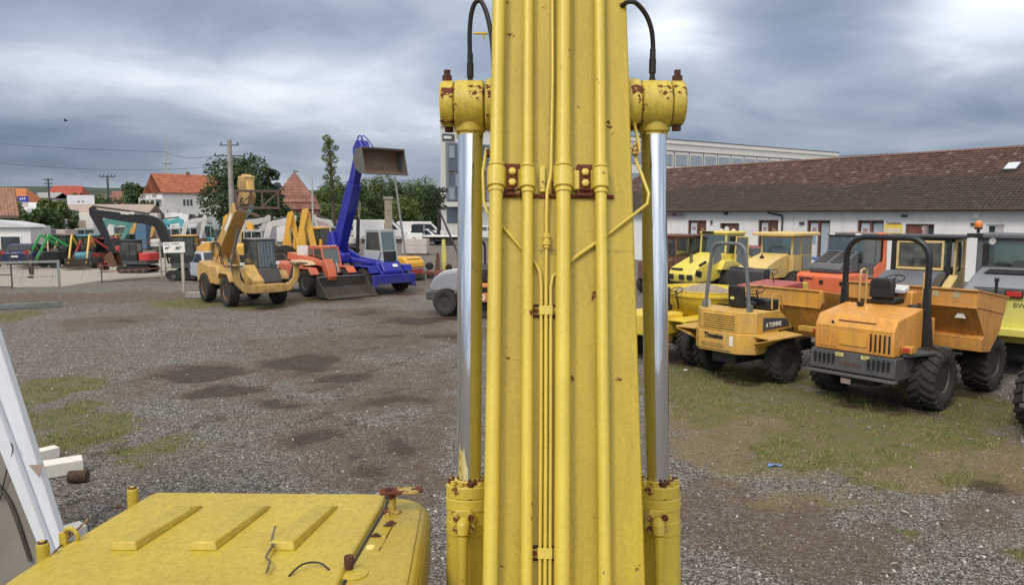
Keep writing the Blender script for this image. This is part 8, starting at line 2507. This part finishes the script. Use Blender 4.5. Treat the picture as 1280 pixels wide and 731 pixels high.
# ---------------------------------------------------------------- trees
leafm = {}
def leaf_mat(k):
    if k not in leafm:
        c = {'oak': ((.018, .040, .012), (.045, .085, .022), (.085, .135, .035)), 'mid': ((.035, .06, .018), (.085, .13, .035), (.15, .20, .06)), 'light': ((.05, .085, .02), (.10, .15, .035), (.17, .21, .06)), 'dark': ((.010, .022, .010), (.022, .042, .018), (.04, .065, .025))}[k]
        leafm[k] = attr_mat('leaves_' + k, 'tone', c[0], c[1], .7, c[2])
    return leafm[k]
barkm = plain('bark', (.075, .06, .048), .95, var=.4, scale=5, bmp=.5)
def leaves(parent, clumps, n, size, kind, name='crown'):
    cl = np.array(clumps)
    w = cl[:, 3] ** 2
    idx = rng.choice(len(cl), n, p=w / w.sum())
    d = rng.normal(size=(n, 3))
    d /= np.linalg.norm(d, axis=1)[:, None]
    rad = cl[idx, 3] * (.55 + .5 * rng.random(n) ** .6) * (1 + .25 * (rng.random(n) - .5))
    c = cl[idx, :3] + d * rad[:, None] * np.array([1, 1, .8])
    # sprays: leaves gather round twig ends
    a = rng.normal(size=(n, 3)); a /= np.linalg.norm(a, axis=1)[:, None]
    b = np.cross(a, rng.normal(size=(n, 3))); b /= np.linalg.norm(b, axis=1)[:, None]
    s = size * (.6 + .8 * rng.random(n))[:, None]
    co = np.stack([c - a * s, c + b * s * .5, c + a * s, c - b * s * .5], 1).reshape(-1, 3)
    me = np_mesh(name, co, np.arange(n * 4).reshape(-1, 4), smooth=False)
    at = me.attributes.new('tone', 'FLOAT', 'FACE')
    base = rng.random(len(cl))[idx]
    at.data.foreach_set('value', np.clip(base * .5 + rng.random(n) * .5, 0, 1).astype(np.float32))
    me.materials.append(leaf_mat(kind))
    o = bpy.data.objects.new(name, me)
    col.objects.link(o)
    o.parent = parent
    return o
def tree(label, x, y, h, rw, kind, n=3500, leaf=.22, trunk_h=None, name='broadleaf_tree', seed=0, group=None, crown0=.28, clr=None):
    T = thing(name, label, 'tree', (x, y, 0), random.uniform(0, 360), group)
    rnd = random.Random(seed + int(x * 10))
    m = MB()
    tr = h * .022 + .05
    top = Vector((rnd.uniform(-.3, .3), rnd.uniform(-.3, .3), h * .8))
    spine = catmull([(0, 0, 0), (rnd.uniform(-.1, .1), 0, h * .25), (top.x * .5, top.y * .5, h * .5), top], 3)
    m.tube(spine, [tr * (1 - .8 * i / (len(spine) - 1)) for i in range(len(spine))], 7)
    clumps = []
    nb = 11
    for i in range(nb):
        t = crown0 + (1 - crown0) * i / nb * .9
        a = i * 2.4 + rnd.random()
        rr2 = rw * math.sin(math.pi * min(1, (.25 + .75 * (t - crown0) / (1 - crown0)))) ** .6 * rnd.uniform(.55, .85)
        s = Vector((0, 0, h * t * .8))
        e = Vector((math.cos(a) * rr2, math.sin(a) * rr2, h * (t + .10) * .93))
        m.tube([s, s.lerp(e, .5) + Vector((0, 0, .15 * rr2 * .4)), e], [tr * .35, tr * .22, tr * .08], 5)
        clumps.append((e.x, e.y, e.z, (clr or rw * .50) * rnd.uniform(.7, 1.15)))
        e2 = e * .55 + Vector((rnd.uniform(-.5, .5), rnd.uniform(-.5, .5), h * t * .42 + rnd.uniform(-.2, .6)))
        clumps.append((e2.x, e2.y, e2.z, (clr or rw * .46) * rnd.uniform(.6, 1.0)))
    clumps.append((top.x, top.y, h - rw * .25, rw * .28))
    clumps.append((top.x * .5, top.y * .5, h * .72, rw * .4))
    m.build('trunk', barkm, T)
    leaves(T, clumps, n, leaf, kind)
    return T
tree('big dark green tree behind the concrete utility pole and the ochre boom', *pt(302, 80), 9.9, 3.9, 'oak', 12000, .17, group=None, seed=3, crown0=.2)
tree('dark pointed tree right of the big dark one, behind the boom head', *pt(336, 86), 9.2, 2.0, 'dark', 5000, .17, seed=5)
for i, (px, ytop, d, rw, kd, lab) in enumerate(((352, 256, 105, 2.2, 'mid', 'bush below the brown tiered roof, left'), (401, 238, 150, 3.0, 'mid', 'bushy tree between the brown roofed house and the sparse tall tree'), (378, 256, 140, 2.8, 'mid', 'low bushes behind the yellow roofed cab'),
                                               (428, 226, 150, 3.6, 'mid', 'tree just left of the blue boom'), (455, 230, 145, 3.4, 'oak', 'tree between blue boom and concrete pillar'), (472, 220, 155, 3.8, 'mid', 'taller tree under the raised blue bucket'),
                                               (497, 227, 148, 3.2, 'oak', 'tree right of the concrete pillar'), (520, 223, 158, 4.0, 'mid', 'rounded tree behind the kiosk'), (541, 232, 146, 2.8, 'oak', 'tree beside the white office building'), (562, 240, 150, 3.4, 'oak', 'tree at the foot of the glazed corner'),
                                               (412, 256, 130, 2.4, 'light', 'pale green bush at the foot of the sparse tall tree'), (437, 256, 135, 2.6, 'mid', 'bush left of the pale cab roof'), (508, 248, 142, 2.4, 'light', 'light green bush left of the kiosk'))):
    x, y = pt(px, d)
    h = CAM_H + (HORIZON - ytop) * d / FPX
    tree(lab, x, y, h, rw * 1.25, kd, 6000, .22, seed=i, crown0=.12, group='trees along the back of the yard')
for i, (px, ytop, d, rw, kd, n, lab) in enumerate(((66, 250, 98, 2.0, 'light', 3600, 'light green tree above the white vans at left'), (52, 262, 92, 2.0, 'oak', 3500, 'dark green shrub in front of the low white building'), (78, 262, 96, 2.0, 'oak', 3000, 'dark green shrub left of the long shed'), (13, 250, 130, 3.0, 'mid', 3500, 'tree at the far left behind the tiled canopy'),
                                                   (100, 243, 190, 3.0, 'mid', 2500, 'tree before the bright red roof'), (124, 246, 240, 5.0, 'mid', 2500, 'trees behind the banner at left'), (176, 230, 180, 4.0, 'oak', 5000, 'tall dark tree left of the white house'), (187, 252, 150, 2.6, 'mid', 3000, 'tree before the red brick house'),
                                                   (132, 250, 220, 5.0, 'oak', 2600, 'wide tree beyond the shed roof'), (54, 245, 200, 3.6, 'oak', 2500, 'dark tree between the orange and the grey houses'), (150, 248, 320, 6.0, 'mid', 2400, 'far tree behind the small yellow house'))):
    x, y = pt(px, d)
    h = CAM_H + (HORIZON - ytop) * d / FPX
    tree(lab, x, y, h, rw, kd, n, .2 + d * .0008, seed=20 + i, crown0=.15, group='trees of the town behind')
# conifers along the white house
for i, px in enumerate((198, 204, 212, 219, 226, 232, 239, 245, 251, 256, 262)):
    d = 140 + i * .6
    x, y = pt(px, d)
    T = thing('conifer', 'small dark conifer before the white house, number of many in a row', 'conifer', (x, y, 0), 0, 'conifers in front of the white house')
    T['label'] = 'small pointed dark conifer in the row before the white house'
    h = random.uniform(3.9, 4.9)
    MB().tube([(0, 0, 0), (0, 0, h * .8)], [.12, .03], 6).build('trunk', barkm, T)
    cl = [(random.uniform(-.08, .08), random.uniform(-.08, .08), z_, (.62 * (1 - z_ / h) + .1)) for z_ in np.linspace(.6, h - .15, 9)]
    leaves(T, cl, 900, .13, 'dark')
# pollarded tall tree, sparse
x, y = pt(418, 95)
T = thing('pollarded_tree', 'tall thin pollarded tree with sparse tufts of leaves, left of the blue boom', 'tree', (x, y, 0), 0)
m = MB()
sp_ = catmull([(.1, 0, 0), (0, 0, 5), (-.15, 0, 9), (-.35, 0, 13.2)], 4)
m.tube(sp_, [.34 - .24 * i / (len(sp_) - 1) for i in range(len(sp_))], 8)
cl = []
for k in range(26):
    z_ = 5.5 + k * .30
    a = k * 2.4
    L_ = random.uniform(.25, .9)
    c0 = Vector((-.02 * z_, 0, z_))
    e = c0 + Vector((math.cos(a) * L_, math.sin(a) * L_, .3))
    m.tube([c0, e], [.06, .02], 5)
    cl.append((e.x, e.y, e.z, random.uniform(.3, .6)))
m.build('trunk', barkm, T)
leaves(T, cl, 2600, .12, 'light')
# ivy lower down
# withered tree by the road
x, y = pt(548, 98)
T = thing('withered_tree', 'dark bare trunk with a few brown leaves beside the white estate car', 'tree', (x, y, 0), 0)
m = MB().tube([(0, 0, 0), (.1, 0, 3), (-.1, 0, 6.4)], [.28, .22, .12], 8)
cl = []
for k in range(10):
    a = k * 2.4
    z_ = 4.2 + k * .28
    e = Vector((math.cos(a) * .8, math.sin(a) * .8, z_ + .5))
    m.tube([(0, 0, z_), e], [.08, .03], 5)
    cl.append((e.x, e.y, e.z, .45))
m.build('trunk', plain('bark_dark', (.03, .026, .024), .95), T)
leaves(T, cl, 900, .14, 'dark')

# ---------------------------------------------------------------- poles, mast, wires, pillar
conc = plain('pole_concrete', (.30, .285, .26), .9, var=.25, scale=2, bmp=.3)
def pole(name, label, px, d, ytop, r0, r1, mat, cat='pole', lean=0.0):
    x, y = pt(px, d)
    T = thing(name, label, cat, (x, y, 0), 0)
    h = CAM_H + (HORIZON - ytop) * d / FPX
    MB().tube([(0, 0, 0), (lean, 0, h)], [r0, r1], 10).build('shaft', mat, T)
    return T, h
T, h = pole('utility_pole', 'concrete utility pole with two cross arms before the big dark tree', 292, 72, 177, .30, .20, conc)
for dz, w in ((.5, .9), (1.5, 1.5)):
    MB().beam((-w, 0, h - dz), (w, 0, h - dz), .09, .10).build('cross_arm', M['dark'], T)
    for s in (-1, 1):
        MB().lathe([(.03, 0), (.09, .04), (.05, .1), (.09, .16), (.03, .22)], (s * (w - .1), 0, h - dz + .05), 'z', 8).build('insulator', M['dark'], T)
MB().tube(catmull([(-.3, -.1, h - 1.6), (-.55, -.1, h - 2.6), (-.5, -.1, h - 4.0), (-.25, -.1, h - 5.2)], 4), .03, 5).build('cable', M['hose'], T)
MB().tube(catmull([(.3, -.1, h - 1.5), (1.8, -.05, h - 3.0), (3.2, 0, h - 5.8)], 4), .02, 5).build('cable', M['hose'], T)
T, h = pole('utility_pole', 'distant dark utility pole with short arms above the grey house', 66, 150, 224, .22, .16, M['dark'])
for dz in (.2, 1.0):
    MB().beam((-.9, 0, h - dz), (.9, 0, h - dz), .16, .18).build('cross_arm', M['dark'], T)
T, h = pole('utility_pole', 'distant T shaped power pole above the far trees', 139.5, 230, 221, .35, .28, M['dark'])
MB().beam((-2.4, 0, h - .2), (2.4, 0, h - .2), .2, .3).build('cross_arm', M['dark'], T)
for xx in (-2.3, -1.2, 0, 1.2, 2.3):
    MB().tube([(xx, 0, h - .1), (xx, 0, h + .5)], .14, 6).build('insulator', M['dark'], T)
T, h = pole('street_lamp', 'grey street lamp with an arm reaching left, before the brown roofed house', 392.5, 105, 224, .16, .10, M['lampgrey'] if 'lampgrey' in M else M.setdefault('lampgrey', plain('lamp_grey', (.42, .42, .40), .7)), 'street lamp')
MB().tube(catmull([(0, 0, h - .4), (-.3, 0, h + .3), (-1.2, 0, h + .9), (-2.0, 0, h + 1.05)], 4), .07, 6).build('arm', M['lampgrey'], T)
MB().box((-2.2, 0, h + 1.0), (.7, .25, .14)).build('lamp_head', M['dark'], T, bevel=.04)
T, h = pole('leaning_pole', 'grey pole leaning under the raised blue bucket', 507, 66, 221, .11, .09, plain('galvanised', (.25, .26, .26), .6, .3), lean=-.85)
x0_, y0_ = pt(570, 60)
T = thing('leaning_pole', 'dark pole leaning against the withered tree, left of the glazed corner', 'pole', (x0_, y0_, 0), 0)
MB().tube([(.3, 0, .3), (-1.35, 0, 4.2)], .08, 8).build('shaft', M['dark'], T)
x, y = pt(486.5, 96)
T = thing('concrete_pillar', 'square weathered concrete pillar with a wider cap among the white vans', 'pillar', (x, y, 0), 8)
MB().bb(-.48, .48, -.4, .4, 0, 5.7).build('shaft', plain('old_concrete', (.30, .26, .20), .9, var=.3, scale=2, bmp=.4), T, bevel=.03)
MB().bb(-.62, .62, -.5, .5, 5.701, 6.05).build('cap', plain('old_concrete_2', (.27, .24, .19), .9), T, bevel=.03)
# lattice mast
x, y = pt(214.5, 420)
T = thing('lattice_mast', 'thin lattice pylon behind the white house', 'pylon', (x, y, 0), 20)
hm = CAM_H + (HORIZON - 171) * 420 / FPX
def mw(z): return 3.0 * (1 - z / hm) + .25
m = MB()
lv = [hm * (1 - .82 ** i) for i in range(13)] + [hm]
for sx, sy in ((-1, -1), (1, -1), (1, 1), (-1, 1)):
    m.beam((sx * mw(0), sy * mw(0), 0), (sx * mw(hm), sy * mw(hm), hm), .3, .3)
m.build('legs', M['lampgrey'], T)['kind'] = 'stuff'
m = MB()
for i in range(len(lv) - 1):
    a, b = lv[i], lv[i + 1]
    for (c0, c1) in (((-1, -1), (1, -1)), ((1, -1), (1, 1)), ((1, 1), (-1, 1)), ((-1, 1), (-1, -1))):
        m.beam((c0[0] * mw(a), c0[1] * mw(a), a), (c1[0] * mw(b), c1[1] * mw(b), b), .16, .16)
        m.beam((c1[0] * mw(a), c1[1] * mw(a), a), (c0[0] * mw(b), c0[1] * mw(b), b), .16, .16)
m.build('braces', M['lampgrey'], T)['kind'] = 'stuff'
zc = CAM_H + (HORIZON - 206) * 420 / FPX
MB().beam((-2.5, 0, zc), (2.5, 0, zc), .4, .4).build('cross_arm', M['dark'], T)
# wires
def wire(a, b, sag, label, r=.022):
    a, b = Vector(a), Vector(b)
    pts = [a.lerp(b, t / 14) - Vector((0, 0, sag * 4 * (t / 14) * (1 - t / 14))) for t in range(15)]
    o = MB().tube(pts, r, 4).build('power_line', M['hose'])
    tag(o, label, 'wire', 'overhead wires')
wire(AT(-260, 150, 130), AT(206, 190, 118), 1.0, 'upper overhead wire crossing the sky at left')
wire(AT(206, 190, 118), AT(280, 193, 72), .6, 'overhead wire running on to the concrete utility pole')
wire(AT(-60, 196, 120), AT(278, 208, 120), 1.2, 'lower overhead wire crossing the sky at left')
for k, dy in enumerate((0, 2.2)):
    wire(AT(1030, 196 + dy, 190), AT(1500, 163 + dy, 120), .5, ['upper', 'lower'][k] + ' overhead wire above the warehouse ridge', .05)
# bird
pb = AT(82, 151, 60)
T = thing('bird', 'small dark bird flying high at left', 'bird', pb, 30)
MB().lathe([(.0, -.16), (.05, -.08), (.065, 0), (.045, .09), (.03, .13), (.0, .17)], (0, 0, 0), 'x', 10).build('body', M['black'], T)
for s in (-1, 1):
    MB().slab((.06, s * .04, .01), (-.06, s * .04, .01), (-.12, s * .26, .10), (.0, s * .24, .12), .008).build('wing', M['black'], T)

# ---------------------------------------------------------------- gate, barrier, sign, person
galv = P3('gate_grey', (.30, .32, .30), dirt=.35, rust=.12, metallic=.2)
g1, g0 = G(76, 383.5), G(-70, 391.5)
T = thing('mesh_gate', 'large grey framed wire mesh gate leaf standing at the left edge', 'gate', (g1.x, g1.y, 0), 0)
dg = Vector((g0.x - g1.x, g0.y - g1.y, 0))
T.rotation_euler = (0, 0, math.atan2(dg.y, dg.x))
Lg = dg.length
MB().bb(-.05, .05, -.05, .05, .02, 1.93).build('upright', galv, T, bevel=.01)
MB().bb(Lg - .05, Lg + .05, -.05, .05, .02, 1.93).build('upright', galv, T, bevel=.01)
MB().bb(.051, Lg - .051, -.045, .045, 1.83, 1.93).build('top_rail', galv, T, bevel=.01)
MB().bb(.051, Lg - .051, -.07, .07, .06, .22).build('bottom_rail', P3('gate_blue_grey', (.20, .25, .27), dirt=.4), T, bevel=.01)
MB().bb(2.05, 2.10, -.04, .04, .221, 1.829).build('middle_upright', galv, T)
m = MB()
k = 0
x_ = .12
while x_ < Lg:
    m.beam((x_, 0, .22), (x_, 0, 1.83), .006, .006)
    x_ += .10
z_ = .3
while z_ < 1.8:
    m.beam((.05, .004, z_), (Lg - .05, .004, z_), .006, .006)
    z_ += .20
m.build('wire_mesh', M['steel'], T, smooth=False)['kind'] = 'stuff'
g1 = G(15.5, 361)
T = thing('bar_gate', 'dark framed gate leaf with crossbars behind the mesh gate', 'gate', (g1.x, g1.y, 0), 180)
for xx in (0, 2.8):
    MB().bb(xx - .03, xx + .03, -.03, .03, .03, 2.0).build('upright', M['dark'], T)
for zz in (.1, .72, 1.98):
    MB().bb(.031, 2.77, -.025, .025, zz - .03, zz + .03).build('crossbar', M['dark'], T)
# barrier of thin pipes beyond
a, b = G(127.5, 353.5), G(202, 348)
dd = (b - a)
T = thing('pipe_barrier', 'low thin pipe barrier with faded red rails across the concrete edge', 'barrier', (a.x, a.y, 0), math.degrees(math.atan2(dd.y, dd.x)))
Lb = dd.length
redp = P3('faded_red_pipe', (.45, .13, .09), dirt=.3, rust=.2)
MB().tube([(0, 0, 0), (0, 0, .95)], .035, 8).build('post', M['dark'], T)
MB().tube([(0, 0, .62), (Lb, 0, .62)], .025, 6).build('rail', redp, T)
MB().tube([(0, 0, .95), (.6, 0, .95)], .025, 6).build('rail', redp, T)
MB().tube([(Lb * .3, 0, 2.1), (Lb, 0, 2.1)], .02, 6).build('rail', P3('rail_brown', (.18, .08, .06)), T)
MB().tube([(0, 0, .04), (Lb, 0, .06)], .02, 6).build('rail', M['dark'], T)
for dx, hh in ((0, 2.3), (.28, 2.25)):
    MB().tube([(Lb + dx, 0, 0), (Lb + dx, 0, hh)], .045, 8).build('post', P3('post_pale', (.50, .46, .40), dirt=.3), T)
MB().tube([(Lb + .28, 0, .62), (Lb + 1.5, 0, .62)], .03, 6).build('rail', P3('post_pale', (.50, .46, .40)), T)
# sign board
p = G(230, 366.5)
T = thing('sign_board', 'white sign board with machine silhouettes on a white post before the silver SUV', 'sign', (p.x, p.y, 0), 0)
k_ = p.y / FPX
MB().bb(-.065, .065, -.04, .04, 0, 51 * k_).build('post', P3('post_pale', (.5, .46, .4)), T, bevel=.01)
bd = MB().box((-9.0 * k_, -.07, 57.5 * k_), (27 * k_, .04, 13.2 * k_), (0, R(-1.5), 0)).build('board', M['sticker'], T, bevel=.008)
inkm = P3('ink_dark', (.07, .08, .10), dirt=.05)
inkb = P3('ink_grey_blue', (.34, .36, .50), dirt=.05)
y_ = -.094
MB().box((-17.5 * k_, y_, 61.5 * k_), (7 * k_, .004, 1.6 * k_)).build('heading', inkb, bd)
MB().box((-7 * k_, y_, 62 * k_), (9 * k_, .004, .9 * k_)).build('heading', inkm, bd)
for (cx_, sc_, ink) in ((-18, 1.0, inkm), (-4.5, 1.25, inkm)):
    q = lambda u, v: ((cx_ + u * sc_) * k_, (56.6 + v * sc_) * k_)
    e = MB().prism([q(-2, -.6), q(2, -.6), q(2, .6), q(.6, .7), q(.4, 1.6), q(-1, 1.6), q(-1.2, .7), q(-2, .5)], y_ - .004, y_, 'y')
    e.build('machine_silhouette', ink, bd)
    MB().beam((q(1.2, .5)[0], y_ - .002, q(1.2, .5)[1]), (q(3.2, 2.4)[0], y_ - .002, q(3.2, 2.4)[1]), .02, .02).build('arm_silhouette', ink, bd)
    MB().beam((q(3.2, 2.4)[0], y_ - .002, q(3.2, 2.4)[1]), (q(4.0, .2)[0], y_ - .002, q(4.0, .2)[1]), .02, .02).build('arm_silhouette', ink, bd)
    for u in (-1.3, 1.2):
        c_ = q(u, -.9)
        MB().lathe([(0.0, 0), (.7 * sc_ * k_, 0), (.7 * sc_ * k_, .004), (0.0, .004)], (c_[0], y_ - .005, c_[1]), 'y', 14).build('wheel_silhouette', ink, bd)
p = G(247, 373)
o = MB().prism([(-.62, 0), (-.60, .27), (.55, .27), (.6, 0)], -.22, .22, 'y').build('concrete_block', conc, bevel=.03)
o.location = (p.x, p.y + .3, 0)
tag(o, 'low concrete block at the foot of the white sign post', 'block')

# person, standing beyond the mesh gate
def skin(name, verts, edges, radii, mat, parent, root=0, sub=2):
    me = bpy.data.meshes.new(name)
    me.from_pydata(verts, edges, [])
    o = bpy.data.objects.new(name, me)
    col.objects.link(o)
    o.parent = parent
    s = o.modifiers.new('skin', 'SKIN')
    s.use_smooth_shade = True
    sv = me.skin_vertices[0] if me.skin_vertices else None
    if sv is None:
        me.attributes.new('skin', 'FLOAT', 'POINT')
    for i, r_ in enumerate(radii):
        d = me.skin_vertices[0].data[i]
        d.radius = r_ if isinstance(r_, tuple) else (r_, r_)
        d.use_root = (i == root)
    u = o.modifiers.new('sub', 'SUBSURF')
    u.levels = sub
    u.render_levels = sub
    me.materials.append(mat)
    return o
def person(x, y, deg):
    T = thing('person', 'person in dark jacket and black trousers standing with legs apart behind the mesh gate', 'person', (x, y, 0.035), deg)
    skinm = plain('skin', (.38, .22, .16), .6)
    V_ = [(0, 0, .95), (0, 0, 1.15), (0, 0, 1.36), (0, 0, 1.47), (0, .0, 1.53), (0, -.005, 1.62), (0, 0, 1.70),
          (-.18, 0, 1.40), (-.25, .02, 1.14), (-.25, -.06, .90), (-.25, -.10, .80), (.18, 0, 1.40), (.25, .02, 1.14), (.25, -.06, .90), (.25, -.10, .80),
          (-.11, 0, .88), (-.16, .0, .50), (-.19, .03, .10), (-.20, -.10, .035), (.11, 0, .88), (.16, .0, .50), (.19, .03, .10), (.20, -.10, .035)]
    E_ = [(0, 1), (1, 2), (2, 3), (3, 4), (4, 5), (5, 6), (2, 7), (7, 8), (8, 9), (9, 10), (2, 11), (11, 12), (12, 13), (13, 14), (0, 15), (15, 16), (16, 17), (17, 18), (0, 19), (19, 20), (20, 21), (21, 22)]
    Rr = [(.14, .10), (.14, .10), (.15, .11), .05, .05, (.075, .09), (.06, .07), .055, .045, .035, .035, .055, .045, .035, .035, .08, .055, .04, .035, .08, .055, .04, .035]
    skin('body', V_, E_, Rr, skinm, T)
    jk = P3('jacket_dark', (.035, .02, .03), dirt=.1, rough=.8)
    skin('jacket', [(0, 0, .92), (0, 0, 1.15), (0, 0, 1.38), (-.18, 0, 1.40), (-.26, .02, 1.14), (-.25, -.06, .92), (.18, 0, 1.40), (.26, .02, 1.14), (.25, -.06, .92), (0, 0, 1.47)],
         [(0, 1), (1, 2), (2, 3), (3, 4), (4, 5), (2, 6), (6, 7), (7, 8), (2, 9)], [(.19, .14), (.18, .135), (.19, .14), .085, .07, .055, .085, .07, .055, .07], jk, T)
    tr_ = P3('trousers_black', (.018, .018, .022), dirt=.1, rough=.85)
    skin('trousers', [(0, 0, .95), (-.11, 0, .86), (-.16, .0, .50), (-.19, .02, .20), (.11, 0, .86), (.16, .0, .50), (.19, .02, .20)], [(0, 1), (1, 2), (2, 3), (0, 4), (4, 5), (5, 6)], [(.17, .13), .12, .10, .09, .12, .10, .09], tr_, T)
    for s in (-1, 1):
        skin('shoe', [(s * .19, .06, .06), (s * .195, -.06, .05), (s * .20, -.16, .04)], [(0, 1), (1, 2)], [.055, .055, .045], M['black'], T)
        # hand: palm with fingers and thumb
        hv = [(s * .25, -.10, .80), (s * .252, -.12, .75)]
        for k in range(4):
            hv.append((s * (.232 + .013 * k), -.13 + .006 * k, .70 - (.0 if k in (0, 3) else .012)))
        hv.append((s * .225, -.14, .755))
        skin('hand', hv, [(0, 1)] + [(1, 2 + k) for k in range(5)], [.024, .03] + [.009] * 4 + [.010], skinm, T, sub=1)
    skin('hair', [(0, .02, 1.68), (0, .0, 1.73), (0, .06, 1.63)], [(0, 1), (0, 2)], [(.085, .095), .055, .05], P3('hair_dark', (.02, .014, .01)), T, sub=2)
    f = MB()
    for s in (-1, 1):
        f.lathe([(.0, -.008), (.008, -.006), (.011, 0), (.008, .006), (.0, .008)], (s * .03, -.088, 1.645), 'y', 8)
    f.build('eyes', M['black'], T)
    MB().prism([(-.012, 1.60), (.012, 1.60), (0, 1.645)], -.112, -.085, 'y').build('nose', skinm, T, bevel=.004)
    MB().box((0, -.09, 1.575), (.045, .012, .012)).build('mouth', P3('lips', (.28, .10, .08)), T, bevel=.004)
    for s in (-1, 1):
        MB().lathe([(.0, -.01), (.022, -.006), (.025, .004), (.0, .01)], (s * .078, .0, 1.63), 'x', 10).build('ear', skinm, T)
p = G(39.5, 348)
person(p.x, p.y, -40)

# the leaning white steel frame with its sheet, white beams and log on the ground, at the left edge
wp = P3('frame_white', (.74, .78, .84), dirt=.12, fade=.03, rough=.4)
fy = 7.0
A0 = AT(0, 425, fy); A1 = AT(85, 690, fy)
dv = (A1 - A0)
T = thing('leaning_steel_frame', 'tall white steel channel frame at the left edge with a grey sheet stretched in it', 'frame', (0, 0, 0), 0)
foot = Vector((A1.x + dv.x / abs(dv.z) * (A1.z - .02), fy, .02))
top = A0 - dv * .9
def fr_poly(offs, ya, yb_, nm, mat, bevel=.01, zt=0):
    """slanted strip: offsets to the left of the outer edge, front depth ya, rear depth yb"""
    a, b = offs
    vs = []
    for (P_, k) in ((foot, 0), (top, 1)):
        for (xx, yy) in ((-a[k], ya), (-b[k], ya), (-b[k], yb_), (-a[k], yb_)):
            vs.append((P_.x + xx, yy, P_.z))
    return MB().add(vs, [(0, 1, 2, 3), (7, 6, 5, 4), (0, 4, 5, 1), (1, 5, 6, 2), (2, 6, 7, 3), (3, 7, 4, 0)]).build(nm, mat, T, bevel=bevel)
fr_poly(((.02, .02), (.10, .30)), fy, fy + .09, 'channel_face', wp)
fr_poly(((.101, .301), (.19, .52)), fy - .06, fy + .06, 'channel_flange', wp)
fr_poly(((.192, .522), (1.9, 1.9)), fy - .01, fy + .02, 'sheet', plain('grey_tarpaulin', (.22, .205, .175), .85, var=.2, scale=1.2, bmp=.3), 0)
fr_poly(((1.9, 1.9), (2.1, 2.1)), fy, fy + .4, 'rear_channel', wp)
kx = AT(50, 583, fy - .062)
MB().add([(kx.x - .10, fy - .075, kx.z + .02), (kx.x + .04, fy - .075, kx.z + .03), (kx.x + .0, fy - .075, kx.z - .11)], [(0, 1, 2)]).build('bare_patch', P3('patch_brown', (.40, .30, .26), dirt=.4), T)
c1 = [AT(0, 556, fy - .03), AT(12, 553, fy - .05), AT(16, 563, fy - .06), AT(8, 590, fy - .04), AT(0, 625, fy - .03)]
MB().tube(catmull(c1, 4), .006, 6).build('cord', M['hose'], T)
c2 = [AT(-8, 600, fy - .02), AT(14, 630, fy - .025), AT(38, 700, fy - .02)]
MB().tube(catmull(c2, 4), .02, 6).build('strap', plain('strap_dark', (.07, .06, .05), .9), T)
fo = P3('beam_white', (.78, .77, .70), dirt=.15, rough=.6)
def lbeam(pa, pb_, w, h, label, nm='white_beam'):
    a, b = G(*pa), G(*pb_)
    o = MB().beam((0, 0, h / 2 + .01), (b.x - a.x, b.y - a.y, h / 2 + .01), w, h).build(nm, fo, bevel=.01)
    o.location = (a.x, a.y, 0)
    tag(o, label, 'beam', 'white beams at the left')
lbeam((30, 600), (104, 588), .30, .20, 'nearer and larger of two white beams lying on the gravel at left')
lbeam((30, 580), (72, 570), .20, .16, 'farther and shorter of two white beams lying on the gravel at left')
lbeam((40, 688), (105, 668), .22, .14, 'white beam end just behind the cab roof corner at left')
p = G(97, 603)
o = MB().tube([(-.12, 0, .09), (.13, .03, .09)], [.085, .09], 12).build('log', plain('log_bark', (.075, .045, .03), .95, var=.5, scale=14, bmp=.6), bevel=.008)
o.location = p
tag(o, 'short brown log lying against the larger white beam', 'log')
